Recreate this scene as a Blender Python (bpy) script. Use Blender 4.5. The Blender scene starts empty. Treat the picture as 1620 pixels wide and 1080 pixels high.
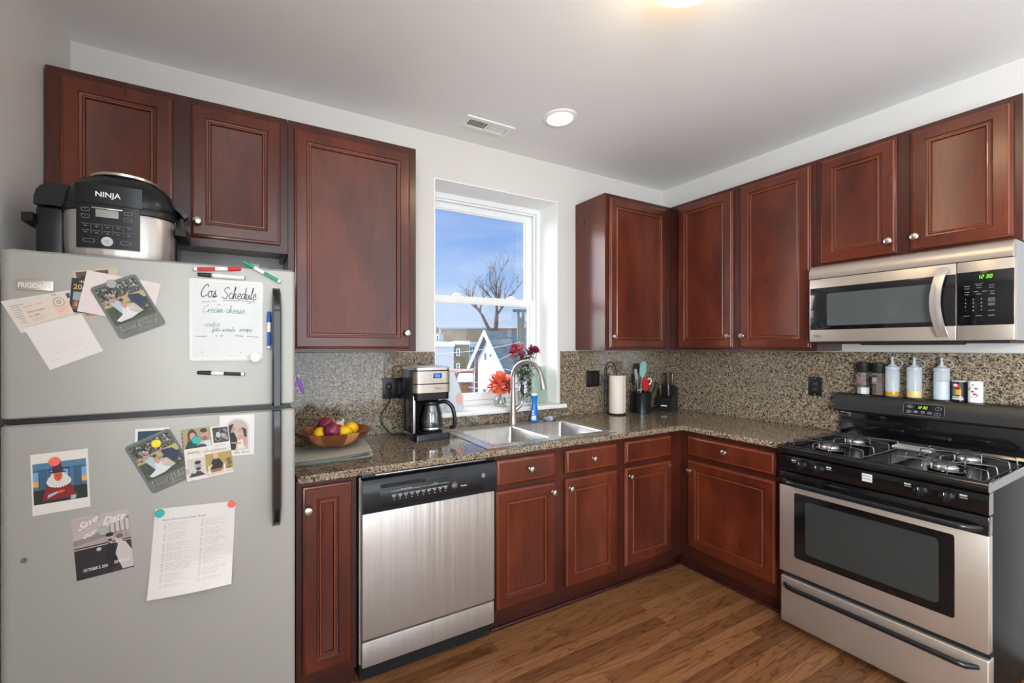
import bpy, bmesh, math, random
from mathutils import Vector, Matrix
random.seed(7)
sc = bpy.context.scene
COL = sc.collection
PI = math.pi

def lin(r, g, b, a=1.0):
    f = lambda c: (c / 255 / 12.92) if c / 255 <= 0.04045 else ((c / 255 + 0.055) / 1.055) ** 2.4
    return (f(r), f(g), f(b), a)

# ------------------------------------------------------------------ camera
CX, CY, CZ, YAW = -3.083, -2.397, 1.409, math.radians(28.03)
FPX, HX, HY = 676.6, 745.8, 548.4
cam_d = bpy.data.cameras.new('camera'); cam = bpy.data.objects.new('camera', cam_d); COL.objects.link(cam)
cam.location = (CX, CY, CZ); cam.rotation_euler = (PI / 2, 0, -YAW)
cam_d.sensor_width = 36; cam_d.lens = FPX / 1620 * 36
cam_d.shift_x = (810 - HX) / 1620; cam_d.shift_y = -(540 - HY) / 1620
cam_d.clip_start = 0.02; cam_d.clip_end = 500
sc.camera = cam

def at(px, py, x=None, y=None, z=None):
    """the point of a real surface (a wall, a door, a worktop) seen at a place of the 1620x1080 photograph"""
    t = (px - HX) / FPX
    d = (math.sin(YAW) + t * math.cos(YAW), math.cos(YAW) - t * math.sin(YAW), -(py - HY) / FPX)
    o = (CX, CY, CZ)
    k, c = [(i, v) for i, v in enumerate((x, y, z)) if v is not None][0]
    s = (c - o[k]) / d[k]
    return Vector((o[0] + s * d[0], o[1] + s * d[1], o[2] + s * d[2]))

# ------------------------------------------------------------------ view, world, lights
sc.view_settings.view_transform = 'Standard'
sc.view_settings.look = 'None'
sc.view_settings.gamma = 1.0
sc.view_settings.use_curve_mapping = False
sc.view_settings.exposure = 0.10
try:
    sc.cycles.use_denoising = True
    sc.cycles.max_bounces = 10; sc.cycles.diffuse_bounces = 5; sc.cycles.glossy_bounces = 5
    sc.cycles.transparent_max_bounces = 16; sc.cycles.transmission_bounces = 8
    sc.cycles.caustics_reflective = False; sc.cycles.caustics_refractive = False
    sc.cycles.sample_clamp_indirect = 6.0
except Exception:
    pass

world = bpy.data.worlds.new('sky'); sc.world = world; world.use_nodes = True
wn = world.node_tree.nodes; wl = world.node_tree.links; wn.clear()
w_tc = wn.new('ShaderNodeTexCoord'); w_sep = wn.new('ShaderNodeSeparateXYZ')
w_ramp = wn.new('ShaderNodeValToRGB'); w_map = wn.new('ShaderNodeMapping'); w_noise = wn.new('ShaderNodeTexNoise')
w_cr = wn.new('ShaderNodeValToRGB'); w_mix = wn.new('ShaderNodeMix'); w_mix.data_type = 'RGBA'
w_bg = wn.new('ShaderNodeBackground'); w_out = wn.new('ShaderNodeOutputWorld')
wl.new(w_tc.outputs['Generated'], w_sep.inputs[0]); wl.new(w_sep.outputs['Z'], w_ramp.inputs[0])
e = w_ramp.color_ramp.elements
e[0].position = 0.0; e[0].color = lin(214, 226, 246)
e[1].position = 0.10; e[1].color = lin(178, 206, 246)
for p, c in ((0.22, lin(140, 180, 240)), (0.36, lin(108, 158, 236)), (0.55, (1.3, 1.7, 2.4, 1)), (1.0, (2.6, 3.0, 3.6, 1))):
    q = e.new(p); q.color = c
w_map.inputs['Scale'].default_value = (2.2, 2.2, 11.0)
wl.new(w_tc.outputs['Generated'], w_map.inputs[0]); wl.new(w_map.outputs[0], w_noise.inputs['Vector'])
w_noise.inputs['Scale'].default_value = 1.6; w_noise.inputs['Detail'].default_value = 5
wl.new(w_noise.outputs[0], w_cr.inputs[0])
w_cr.color_ramp.elements[0].position = 0.46; w_cr.color_ramp.elements[0].color = (0, 0, 0, 1)
w_cr.color_ramp.elements[1].position = 0.85; w_cr.color_ramp.elements[1].color = (0.55, 0.55, 0.55, 1)
wl.new(w_cr.outputs[0], w_mix.inputs['Factor']); wl.new(w_ramp.outputs[0], w_mix.inputs[6])
w_mix.inputs[7].default_value = lin(226, 234, 248)
# hazy glow around the low sun, left of what the window shows
w_dot = wn.new('ShaderNodeVectorMath'); w_dot.operation = 'DOT_PRODUCT'; wl.new(w_tc.outputs['Generated'], w_dot.inputs[0])
w_dot.inputs[1].default_value = Vector((-0.62, 0.70, 0.35)).normalized()
w_max = wn.new('ShaderNodeMath'); w_max.operation = 'MAXIMUM'; w_max.inputs[1].default_value = 0.0; wl.new(w_dot.outputs['Value'], w_max.inputs[0])
w_pow = wn.new('ShaderNodeMath'); w_pow.operation = 'POWER'; w_pow.inputs[1].default_value = 8.0; wl.new(w_max.outputs[0], w_pow.inputs[0])
w_scl = wn.new('ShaderNodeMath'); w_scl.operation = 'MULTIPLY'; w_scl.inputs[1].default_value = 11.0; wl.new(w_pow.outputs[0], w_scl.inputs[0])
w_add = wn.new('ShaderNodeMix'); w_add.data_type = 'RGBA'; w_add.blend_type = 'ADD'; w_add.inputs[0].default_value = 1.0; w_add.clamp_result = False
wl.new(w_mix.outputs[2], w_add.inputs[6]); wl.new(w_scl.outputs[0], w_add.inputs[7])
wl.new(w_add.outputs[2], w_bg.inputs[0]); wl.new(w_bg.outputs[0], w_out.inputs[0])
w_bg.inputs['Strength'].default_value = 1.0

def light(name, kind, loc, rot, power, color=(1, 1, 1), **kw):
    d = bpy.data.lights.new(name, kind); d.energy = power; d.color = color
    for k, v in kw.items(): setattr(d, k, v)
    o = bpy.data.objects.new(name, d); COL.objects.link(o); o.location = loc; o.rotation_euler = rot
    return o
light('sun', 'SUN', (0, 0, 12), (math.radians(48), 0, math.radians(-150)), 3.5, (1, 0.98, 0.95), angle=math.radians(50))
# area lamps for unseen rear and left windows, tilted up to brighten the ceiling
light('daylight_rear_window', 'AREA', (-2.05, -5.12, 1.45), (math.radians(90 + 26), 0, 0), 50, (0.86, 0.94, 1.0), shape='RECTANGLE', size=2.3, size_y=2.1)
light('side_window_fill', 'AREA', (-3.80, -4.0, 1.5), (math.radians(90 + 12), 0, math.radians(-90)), 190, (0.88, 0.95, 1.0), shape='RECTANGLE', size=1.3, size_y=1.5)  # side lamp added as fill for the right-hand cabinets

light('bowl_lamp', 'POINT', (-1.765, -1.505, 2.50), (0, 0, 0), 1.5, (1, 0.80, 0.58), shadow_soft_size=0.12)

# ------------------------------------------------------------------ materials
MATS = {}
def mat(name, color=(0.5, 0.5, 0.5, 1), rough=0.5, metal=0.0, coat=0.0, spec=0.5, emit=None, es=0.0, trans=0.0, alpha=1.0, ior=1.45, coat_rough=0.05, aniso=0.0):
    m = bpy.data.materials.new(name); m.use_nodes = True
    b = m.node_tree.nodes['Principled BSDF']; i = b.inputs
    i['Base Color'].default_value = color; i['Roughness'].default_value = rough; i['Metallic'].default_value = metal
    i['Coat Weight'].default_value = coat; i['Coat Roughness'].default_value = coat_rough
    i['Specular IOR Level'].default_value = spec; i['Transmission Weight'].default_value = trans
    i['Alpha'].default_value = alpha; i['IOR'].default_value = ior; i['Anisotropic'].default_value = aniso
    if emit: i['Emission Color'].default_value = emit; i['Emission Strength'].default_value = es
    MATS[name] = m
    return m
def nodes(m): return m.node_tree.nodes, m.node_tree.links, m.node_tree.nodes['Principled BSDF']
def texco(m, scale=(1, 1, 1), kind='Object', rot=(0, 0, 0)):
    n, l, b = nodes(m); t = n.new('ShaderNodeTexCoord'); mp = n.new('ShaderNodeMapping')
    mp.inputs['Scale'].default_value = scale; mp.inputs['Rotation'].default_value = rot
    if kind == 'World':
        g = n.new('ShaderNodeNewGeometry'); l.new(g.outputs['Position'], mp.inputs[0])
    else: l.new(t.outputs[kind], mp.inputs[0])
    return mp.outputs[0]
def noise(m, vec, scale, detail=3, rough=0.5, dist=0.0):
    n, l, b = nodes(m); t = n.new('ShaderNodeTexNoise'); l.new(vec, t.inputs['Vector'])
    t.inputs['Scale'].default_value = scale; t.inputs['Detail'].default_value = detail
    t.inputs['Roughness'].default_value = rough; t.inputs['Distortion'].default_value = dist
    return t.outputs[0]
def ramp(m, fac, *stops, interp='LINEAR'):
    n, l, b = nodes(m); r = n.new('ShaderNodeValToRGB'); l.new(fac, r.inputs[0]); r.color_ramp.interpolation = interp
    e = r.color_ramp.elements; e[0].position, e[0].color = stops[0]; e[1].position, e[1].color = stops[1]
    for p, c in stops[2:]: q = e.new(p); q.color = c
    return r.outputs[0]
def mixc(m, fac, a, b_, blend='MIX'):
    n, l, b = nodes(m); x = n.new('ShaderNodeMix'); x.data_type = 'RGBA'; x.blend_type = blend
    for k, v in ((0, fac), (6, a), (7, b_)):
        if hasattr(v, 'links'): l.new(v, x.inputs[k])
        else: x.inputs[k].default_value = v
    return x.outputs[2]
def math_(m, op, a, b_=0.0, c_=0.0):
    n, l, b = nodes(m); x = n.new('ShaderNodeMath'); x.operation = op
    for k, v in ((0, a), (1, b_), (2, c_)):
        if hasattr(v, 'links'): l.new(v, x.inputs[k])
        else: x.inputs[k].default_value = v
    return x.outputs[0]
def bump(m, h, strength=0.2, dist=0.001, target='Normal'):
    n, l, b = nodes(m); x = n.new('ShaderNodeBump'); x.inputs['Strength'].default_value = strength; x.inputs['Distance'].default_value = dist
    l.new(h, x.inputs['Height']); l.new(x.outputs[0], b.inputs[target])
def setc(m, col): n, l, b = nodes(m); l.new(col, b.inputs['Base Color'])
def setr(m, r): n, l, b = nodes(m); l.new(r, b.inputs['Roughness'])
BW = ((0, 0, 0, 1), (1, 1, 1, 1))

# painted plaster
m = mat('wall_paint', lin(212, 209, 205), 0.6)
v = texco(m, kind='World'); bump(m, noise(m, v, 260, 3), 0.12, 0.0006)
setc(m, mixc(m, noise(m, v, 1.3, 2), lin(210, 207, 203), lin(214, 211, 207)))
m = mat('ceiling_paint', lin(238, 238, 237), 0.7)
v = texco(m, kind='World'); bump(m, noise(m, v, 220, 3), 0.1, 0.0006)
mat('white_trim', lin(240, 240, 236), 0.35)
mat('white_vinyl', lin(236, 238, 238), 0.3)
# stained cherry
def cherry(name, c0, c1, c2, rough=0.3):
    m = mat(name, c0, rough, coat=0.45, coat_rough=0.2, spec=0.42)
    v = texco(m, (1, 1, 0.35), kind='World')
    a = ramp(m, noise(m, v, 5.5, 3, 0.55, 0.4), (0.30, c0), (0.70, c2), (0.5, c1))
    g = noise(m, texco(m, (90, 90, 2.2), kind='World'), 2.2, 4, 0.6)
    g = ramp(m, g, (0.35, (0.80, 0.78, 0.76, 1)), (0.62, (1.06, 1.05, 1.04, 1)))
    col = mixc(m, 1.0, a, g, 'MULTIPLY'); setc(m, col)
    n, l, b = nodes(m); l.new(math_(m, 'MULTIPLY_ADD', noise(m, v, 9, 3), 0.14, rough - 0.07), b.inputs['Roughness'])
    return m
cherry('cherry_wood', lin(70, 26, 13), lin(88, 35, 18), lin(108, 47, 25))
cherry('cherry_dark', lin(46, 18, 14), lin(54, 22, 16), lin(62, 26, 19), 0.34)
cherry('cherry_frame', lin(54, 20, 11), lin(66, 25, 14), lin(80, 32, 18), 0.34)
mat('cherry_worn_glint', lin(124, 62, 34), 0.3, coat=0.5)  # rubbed stain on the door edges, with gloss glints painted into its colour
# speckled granite
def granite(name, tint):
    m = mat(name, (0.2, 0.17, 0.13, 1), 0.09, spec=0.62)
    v = texco(m, kind='World')
    n, l, b = nodes(m)
    n1 = noise(m, v, 175, 4, 0.62, 0.2)
    base = ramp(m, n1, (0.34, lin(44, 40, 37)), (0.72, lin(176, 163, 142)), (0.43, lin(80, 71, 62)), (0.50, lin(116, 104, 89)), (0.60, lin(140, 128, 110)))
    vo = n.new('ShaderNodeTexVoronoi'); vo.inputs['Scale'].default_value = 150; l.new(v, vo.inputs['Vector'])
    dark = ramp(m, vo.outputs['Color'], (0.20, (0, 0, 0, 1)), (0.27, (1, 1, 1, 1)))
    n2 = noise(m, v, 60, 2)
    d2 = ramp(m, n2, (0.30, (0.62, 0.62, 0.64, 1)), (0.66, (1.08, 1.05, 1.0, 1)))
    col = mixc(m, dark, lin(38, 36, 34), base)
    col = mixc(m, 1.0, col, d2, 'MULTIPLY'); col = mixc(m, 1.0, col, tint, 'MULTIPLY'); setc(m, col)
    return m
granite('granite', (1.66, 1.64, 1.58, 1))
# oak floor: strips along x
m = mat('oak_floor', (0.2, 0.1, 0.05, 1), 0.32, coat=0.25, coat_rough=0.2)
n, l, b = nodes(m)
v = texco(m, kind='World')
br = n.new('ShaderNodeTexBrick'); l.new(v, br.inputs['Vector'])
br.offset = 0.37; br.offset_frequency = 2; br.squash = 1.0
br.inputs['Scale'].default_value = 1.0; br.inputs['Brick Width'].default_value = 0.86; br.inputs['Row Height'].default_value = 0.0585
br.inputs['Mortar Size'].default_value = 0.0009; br.inputs['Mortar Smooth'].default_value = 0.2; br.inputs['Bias'].default_value = 0.0
br.inputs['Color1'].default_value = (0, 0, 0, 1); br.inputs['Color2'].default_value = (1, 1, 1, 1); br.inputs['Mortar'].default_value = (0.5, 0.5, 0.5, 1)
tone = ramp(m, br.outputs['Color'], (0.0, lin(114, 75, 45)), (1.0, lin(152, 106, 68)), (0.5, lin(133, 90, 56)))
sepc = n.new('ShaderNodeSeparateColor'); l.new(br.outputs['Color'], sepc.inputs[0])
cmb = n.new('ShaderNodeCombineXYZ'); l.new(math_(m, 'MULTIPLY', sepc.outputs[0], 13.7), cmb.inputs[0]); l.new(math_(m, 'MULTIPLY', sepc.outputs[0], 7.1), cmb.inputs[1])
add = n.new('ShaderNodeVectorMath'); add.operation = 'ADD'; l.new(v, add.inputs[0]); l.new(cmb.outputs[0], add.inputs[1])
mp = n.new('ShaderNodeMapping'); mp.inputs['Scale'].default_value = (0.9, 8.0, 1); l.new(add.outputs[0], mp.inputs[0])
field = noise(m, mp.outputs[0], 1.15, 3, 0.5, 0.5)
rings = math_(m, 'FRACT', math_(m, 'MULTIPLY', field, 11.0))
grain = ramp(m, rings, (0.0, (0.34, 0.28, 0.24, 1)), (0.22, (1, 1, 1, 1)), (0.86, (1.03, 1.02, 1.0, 1)), (1.0, (0.60, 0.54, 0.50, 1)))
mp2 = n.new('ShaderNodeMapping'); mp2.inputs['Scale'].default_value = (14, 330, 1); l.new(add.outputs[0], mp2.inputs[0])
fine = ramp(m, noise(m, mp2.outputs[0], 1.0, 3, 0.6), (0.34, (0.72, 0.70, 0.68, 1)), (0.56, (1.04, 1.03, 1.02, 1)))
col = mixc(m, 0.72, tone, grain, 'MULTIPLY'); col = mixc(m, 0.75, col, fine, 'MULTIPLY')
col = mixc(m, br.outputs['Fac'], col, lin(58, 38, 26)); setc(m, col)
bump(m, br.outputs['Fac'], -0.25, 0.0008)
# metals, plastics
def brushed(name, color, rough, vscale):
    m = mat(name, color, rough, metal=0.72)
    v = texco(m, vscale, kind='World'); g = noise(m, v, 1.0, 3, 0.6)
    n, l, b = nodes(m); l.new(math_(m, 'MULTIPLY_ADD', g, 0.16, rough - 0.08), b.inputs['Roughness'])
    setc(m, mixc(m, g, tuple(c * 0.93 for c in color[:3]) + (1,), tuple(min(1, c * 1.05) for c in color[:3]) + (1,)))
    return m
brushed('steel_brushed', lin(190, 178, 166), 0.34, (3, 3, 900))
brushed('steel_vertical', lin(192, 186, 180), 0.36, (900, 900, 2))
m = MATS['steel_vertical']; bump(m, noise(m, texco(m, (20, 20, 0.4), kind='World'), 1.0, 2), 1.0, 0.006)
brushed('steel_warm', lin(186, 178, 170), 0.33, (3, 3, 900))
brushed('sink_steel', lin(196, 194, 190), 0.26, (500, 5, 5))
mat('nickel', lin(206, 200, 190), 0.28, metal=1.0)
brushed('brushed_nickel', lin(176, 168, 158), 0.3, (4, 4, 600))
mat('chrome', lin(225, 225, 225), 0.08, metal=1.0)
mat('aluminium', lin(205, 203, 200), 0.35, metal=0.9)
m = mat('fridge_silver', lin(166, 164, 157), 0.42, metal=0.25, spec=0.5)
bump(m, noise(m, texco(m, (2, 2, 700), kind='World'), 1, 2), 0.06, 0.0003)
mat('fridge_side', lin(120, 122, 122), 0.5)
mat('black_plastic', lin(24, 25, 26), 0.35)
mat('black_gloss', lin(12, 13, 15), 0.08, coat=0.4)
mat('black_enamel', lin(16, 17, 18), 0.12, coat=0.5)
mat('black_satin', lin(22, 24, 27), 0.25)
mat('console_black', lin(30, 34, 38), 0.22)
mat('range_black', lin(12, 12, 13), 0.40, spec=0.12)
mat('grate_iron', lin(96, 96, 98), 0.25, metal=0.7)
mat('reveal_white', lin(246, 246, 243), 0.5)
mat('dark_void', lin(14, 14, 15), 0.8)
mat('matte_black', lin(28, 28, 28), 0.55)
m = mat('black_pebbled', lin(24, 25, 26), 0.24, spec=0.9)
bump(m, noise(m, texco(m, kind='World'), 330, 2), 0.35, 0.002)
mat('grey_plastic', lin(140, 142, 142), 0.4)
mat('light_grey_plastic', lin(196, 196, 192), 0.4)
mat('lcd_grey', lin(150, 150, 144), 0.25)
mat('white_plastic', lin(238, 238, 234), 0.35)
mat('board_white', lin(222, 222, 218), 0.3)
mat('paper_white', lin(240, 236, 230), 0.7)
mat('print_white', lin(228, 228, 226), 0.5)
mat('print_grey', lin(150, 150, 148), 0.5)
mat('red_plastic', lin(206, 34, 38), 0.35)
mat('red_silicone', lin(204, 30, 44), 0.4)
mat('green_plastic', lin(22, 148, 104), 0.35)
mat('blue_plastic', lin(28, 78, 176), 0.35)
mat('teal_plastic', lin(38, 172, 168), 0.4)
mat('coral_plastic', lin(236, 104, 88), 0.4)
mat('yellow_plastic', lin(232, 212, 56), 0.4)
mat('grey_magnet', lin(160, 164, 158), 0.45)
mat('dark_magnet', lin(98, 98, 96), 0.4)
mat('purple_plastic', lin(112, 62, 160), 0.35)
mat('mint_silicone', lin(140, 198, 184), 0.45)
mat('cream_plastic', lin(226, 214, 190), 0.45)
mat('green_led', (0, 0, 0, 1), 0.5, emit=lin(120, 255, 40), es=1.6)
mat('lime_led', (0, 0, 0, 1), 0.5, emit=lin(170, 235, 60), es=1.3)
mat('blue_lcd', lin(40, 90, 220), 0.3, emit=lin(70, 130, 255), es=0.9)
mat('lamp_white', (1, 1, 1, 1), 0.5, emit=(1, 0.97, 0.9, 1), es=5.0)
mat('lamp_warm', (1, 1, 1, 1), 0.5, emit=(1, 0.74, 0.42, 1), es=17.0)
mat('brass', lin(190, 160, 110), 0.3, metal=1.0)
mat('range_glass', lin(12, 13, 15), 0.06, coat=0.3)
m = mat('oven_window', lin(46, 50, 50), 0.12, coat=0.5)
m = mat('micro_window', lin(74, 78, 78), 0.2, coat=0.4)
# glass: thin clear pane
def thin(name, tint, rough=0.0, gl=0.1, op=0.0, opc=(1, 1, 1, 1), refl=(1, 1, 1, 1)):
    m = bpy.data.materials.new(name); m.use_nodes = True; n = m.node_tree.nodes; l = m.node_tree.links; n.clear()
    tr = n.new('ShaderNodeBsdfTransparent'); tr.inputs[0].default_value = tint
    g = n.new('ShaderNodeBsdfGlossy'); g.inputs['Roughness'].default_value = rough; g.inputs[0].default_value = refl
    fr = n.new('ShaderNodeLayerWeight'); fr.inputs['Blend'].default_value = 0.25
    mm = n.new('ShaderNodeMath'); mm.operation = 'MULTIPLY_ADD'; mm.inputs[1].default_value = 0.75; mm.inputs[2].default_value = gl * 0.5
    l.new(fr.outputs['Fresnel'], mm.inputs[0])
    mx = n.new('ShaderNodeMixShader'); l.new(mm.outputs[0], mx.inputs[0]); l.new(tr.outputs[0], mx.inputs[1]); l.new(g.outputs[0], mx.inputs[2])
    out = n.new('ShaderNodeOutputMaterial'); last = mx
    if op > 0:
        d = n.new('ShaderNodeBsdfDiffuse'); d.inputs[0].default_value = opc
        t2 = n.new('ShaderNodeBsdfTranslucent'); t2.inputs[0].default_value = opc
        a = n.new('ShaderNodeMixShader'); a.inputs[0].default_value = 0.45; l.new(d.outputs[0], a.inputs[1]); l.new(t2.outputs[0], a.inputs[2])
        mx2 = n.new('ShaderNodeMixShader'); mx2.inputs[0].default_value = op; l.new(mx.outputs[0], mx2.inputs[1]); l.new(a.outputs[0], mx2.inputs[2]); last = mx2
    l.new(last.outputs[0], out.inputs[0]); MATS[name] = m
    return m
thin('window_glass', (0.97, 0.98, 0.98, 1), 0.0, 0.03)
thin('clear_glass', (0.93, 0.95, 0.95, 1), 0.02, 0.12)
thin('carafe_glass', (0.62, 0.66, 0.68, 1), 0.02, 0.25)
thin('cutting_glass', (0.80, 0.90, 0.86, 1), 0.05, 0.12, 0.55, lin(196, 214, 204))
thin('frosted_plastic', (0.9, 0.93, 0.95, 1), 0.2, 0.12, 0.80, lin(238, 244, 248))
thin('clear_plastic', (0.92, 0.92, 0.92, 1), 0.1, 0.15, 0.18, lin(220, 220, 220))
thin('blue_bottle', (0.10, 0.50, 0.90, 1), 0.06, 0.15, 0.62, lin(20, 140, 220))
mat('soap_blue', lin(20, 120, 205), 0.25)
mat('olive_oil', lin(190, 140, 20), 0.15); mat('light_oil', lin(214, 196, 120), 0.15); mat('pale_liquid', lin(192, 204, 218), 0.2)
mat('salt_white', lin(236, 232, 226), 0.7); mat('pepper_mix', lin(96, 78, 66), 0.8)
# printed matter: colour printed on the sheet, one colour per shape
m = mat('printed', (1, 1, 1, 1), 0.45)
n, l, b = nodes(m); a = n.new('ShaderNodeAttribute'); a.attribute_name = 'Col'; setc(m, mixc(m, 1.0, a.outputs['Color'], (0.84, 0.84, 0.84, 1), 'MULTIPLY'))
# fruit, wood, cloth
m = mat('wood_block', lin(150, 92, 48), 0.35, coat=0.2); n, l, b = nodes(m)
a = n.new('ShaderNodeAttribute'); a.attribute_name = 'Col'
g = ramp(m, noise(m, texco(m, (30, 30, 120)), 1, 3), (0.3, (0.8, 0.76, 0.72, 1)), (0.7, (1.1, 1.08, 1.05, 1)))
setc(m, mixc(m, 1.0, a.outputs['Color'], g, 'MULTIPLY'))
m = mat('lemon_peel', lin(240, 190, 20), 0.4); bump(m, noise(m, texco(m), 160, 2), 0.3, 0.001)
m = mat('onion_skin', lin(120, 30, 56), 0.28); setc(m, ramp(m, noise(m, texco(m, (1, 1, 0.2)), 34, 3), (0.35, lin(92, 20, 44)), (0.7, lin(158, 60, 82))))
mat('garlic_skin', lin(226, 208, 190), 0.5); mat('red_pepper', lin(190, 36, 30), 0.25); mat('dry_stem', lin(150, 120, 80), 0.7)
m = mat('terry_cloth', lin(166, 164, 150), 0.9)
vv = texco(m); n, l, b = nodes(m); wv = n.new('ShaderNodeTexChecker'); wv.inputs['Scale'].default_value = 150; l.new(vv, wv.inputs['Vector'])
setc(m, mixc(m, wv.outputs['Fac'], lin(214, 210, 194), lin(168, 166, 152))); bump(m, wv.outputs['Fac'], 0.4, 0.001)
mat('cloth_hem', lin(98, 104, 96), 0.9)
mat('paper_towel', lin(226, 214, 202), 0.85)
mat('coral_petal', lin(240, 132, 96), 0.6); mat('coral_petal_dark', lin(226, 98, 70), 0.6)
mat('rose_petal', lin(172, 56, 74), 0.6); mat('rose_petal_pale', lin(206, 116, 116), 0.6); mat('plum_petal', lin(134, 40, 70), 0.6)
mat('stem_green', lin(92, 116, 60), 0.6); mat('leaf_green', lin(64, 84, 52), 0.6); mat('leaf_dry', lin(86, 88, 66), 0.7)
mat('stone_grey', lin(160, 160, 160), 0.6)
# outdoors
def brickm(name, c1, c2, mortar, sc_=1.0):
    m = mat(name, c1, 0.85); n, l, b = nodes(m); v = texco(m, kind='World')
    s = n.new('ShaderNodeSeparateXYZ'); l.new(v, s.inputs[0]); c = n.new('ShaderNodeCombineXYZ')
    l.new(math_(m, 'ADD', s.outputs[0], s.outputs[1]), c.inputs[0]); l.new(s.outputs[2], c.inputs[1])
    t = n.new('ShaderNodeTexBrick'); l.new(c.outputs[0], t.inputs['Vector']); t.inputs['Scale'].default_value = sc_
    t.inputs['Brick Width'].default_value = 0.22; t.inputs['Row Height'].default_value = 0.075; t.inputs['Mortar Size'].default_value = 0.008
    t.inputs['Color1'].default_value = c1; t.inputs['Color2'].default_value = c2; t.inputs['Mortar'].default_value = mortar
    g = ramp(m, noise(m, v, 0.8, 3), (0.3, (0.85, 0.85, 0.85, 1)), (0.7, (1.1, 1.1, 1.1, 1)))
    setc(m, mixc(m, 1.0, t.outputs['Color'], g, 'MULTIPLY')); return m
brickm('tan_brick', lin(178, 156, 122), lin(160, 138, 106), lin(150, 136, 116))
brickm('olive_brick', lin(132, 122, 84), lin(112, 102, 70), lin(110, 104, 84))
brickm('red_brick', lin(158, 112, 88), lin(140, 96, 76), lin(140, 120, 104))
brickm('rust_brick', lin(150, 94, 66), lin(130, 84, 58), lin(130, 110, 90))
def siding(name, c, step):
    m = mat(name, c, 0.6); n, l, b = nodes(m); v = texco(m, kind='World'); s = n.new('ShaderNodeSeparateXYZ'); l.new(v, s.inputs[0])
    f = math_(m, 'FRACT', math_(m, 'DIVIDE', s.outputs[2], step))
    setc(m, mixc(m, 1.0, c, ramp(m, f, (0.0, (0.78, 0.78, 0.8, 1)), (0.16, (1, 1, 1, 1))), 'MULTIPLY')); return m
siding('white_siding', lin(228, 232, 242), 0.2); siding('grey_siding', lin(196, 196, 196), 0.25); siding('blue_siding', lin(186, 204, 226), 0.22)
m = mat('slate_shingle', lin(108, 126, 138), 0.8)
setc(m, ramp(m, noise(m, texco(m, (3, 3, 9), kind='World'), 1.2, 4), (0.3, lin(62, 72, 78)), (0.7, lin(88, 98, 104))))
mat('snow', lin(236, 240, 248), 0.7); mat('asphalt', lin(176, 172, 168), 0.9); mat('bark', lin(98, 84, 76), 0.9)
mat('pole_wood', lin(104, 110, 100), 0.85); mat('rust_pole', lin(112, 84, 74), 0.8); mat('wire_grey', lin(196, 200, 206), 0.5)
mat('dark_window', lin(70, 82, 94), 0.2)

# ------------------------------------------------------------------ geometry helpers
IDENT = Matrix.Identity(4)
RIGHT = Matrix(((0, 1, 0, 0), (-1, 0, 0, 0), (0, 0, 1, 0), (0, 0, 0, 1)))   # run along the right wall: x runs towards the viewer, y into the wall
FRAME = [IDENT]
def bm_(): return bmesh.new()
def _mark(bm): return set(bm.faces)
def _set(bm, before, mi):
    if mi:
        for f in bm.faces:
            if f not in before: f.material_index = mi
def box(bm, x0, x1, y0, y1, z0, z1, r=0.0, seg=2, mi=0, M=None):
    b4 = _mark(bm) if mi else None
    x0, x1 = min(x0, x1), max(x0, x1); y0, y1 = min(y0, y1), max(y0, y1); z0, z1 = min(z0, z1), max(z0, z1)
    g = bmesh.ops.create_cube(bm, size=1.0)['verts']
    for v in g: v.co = Vector((x0 + (v.co.x + .5) * (x1 - x0), y0 + (v.co.y + .5) * (y1 - y0), z0 + (v.co.z + .5) * (z1 - z0)))
    if M is not None: bmesh.ops.transform(bm, matrix=M, verts=g)
    if r > 0:
        r = min(r, 0.49 * min(x1 - x0, y1 - y0, z1 - z0))
        es = list({ed for v in g for ed in v.link_edges})
        bmesh.ops.bevel(bm, geom=es, offset=r, segments=seg, affect='EDGES', profile=0.5)
    if mi: _set(bm, b4, mi)
def loft(bm, rings, close=True, cap0=True, cap1=True, mi=0):
    """rings: lists of points, same count; joins them with quads"""
    vs = [[bm.verts.new(p) for p in r] for r in rings]; n = len(vs[0]); fs = []
    for a, b in zip(vs, vs[1:]):
        for i in range(n if close else n - 1):
            j = (i + 1) % n
            try: fs.append(bm.faces.new((a[i], a[j], b[j], b[i])))
            except ValueError: pass
    if close and cap0: fs.append(bm.faces.new(list(reversed(vs[0]))))
    if close and cap1: fs.append(bm.faces.new(vs[-1]))
    for f in fs: f.material_index = mi
    return fs
def lathe(bm, prof, c=(0, 0, 0), seg=32, mi=0, M=None, cap0=True, cap1=True, sq=None):
    """profile of (radius, z) turned about z at c; sq = superellipse exponent"""
    rings = []
    for r, z in prof:
        ring = []
        for k in range(seg):
            a = 2 * PI * k / seg; cs, sn = math.cos(a), math.sin(a)
            q = 1.0 if not sq else (abs(cs) ** sq + abs(sn) ** sq) ** (-1.0 / sq)
            p = Vector((r * q * cs, r * q * sn, z))
            if M is not None: p = M @ p
            ring.append(Vector(c) + p)
        rings.append(ring)
    return loft(bm, rings, True, cap0, cap1, mi)
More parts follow.
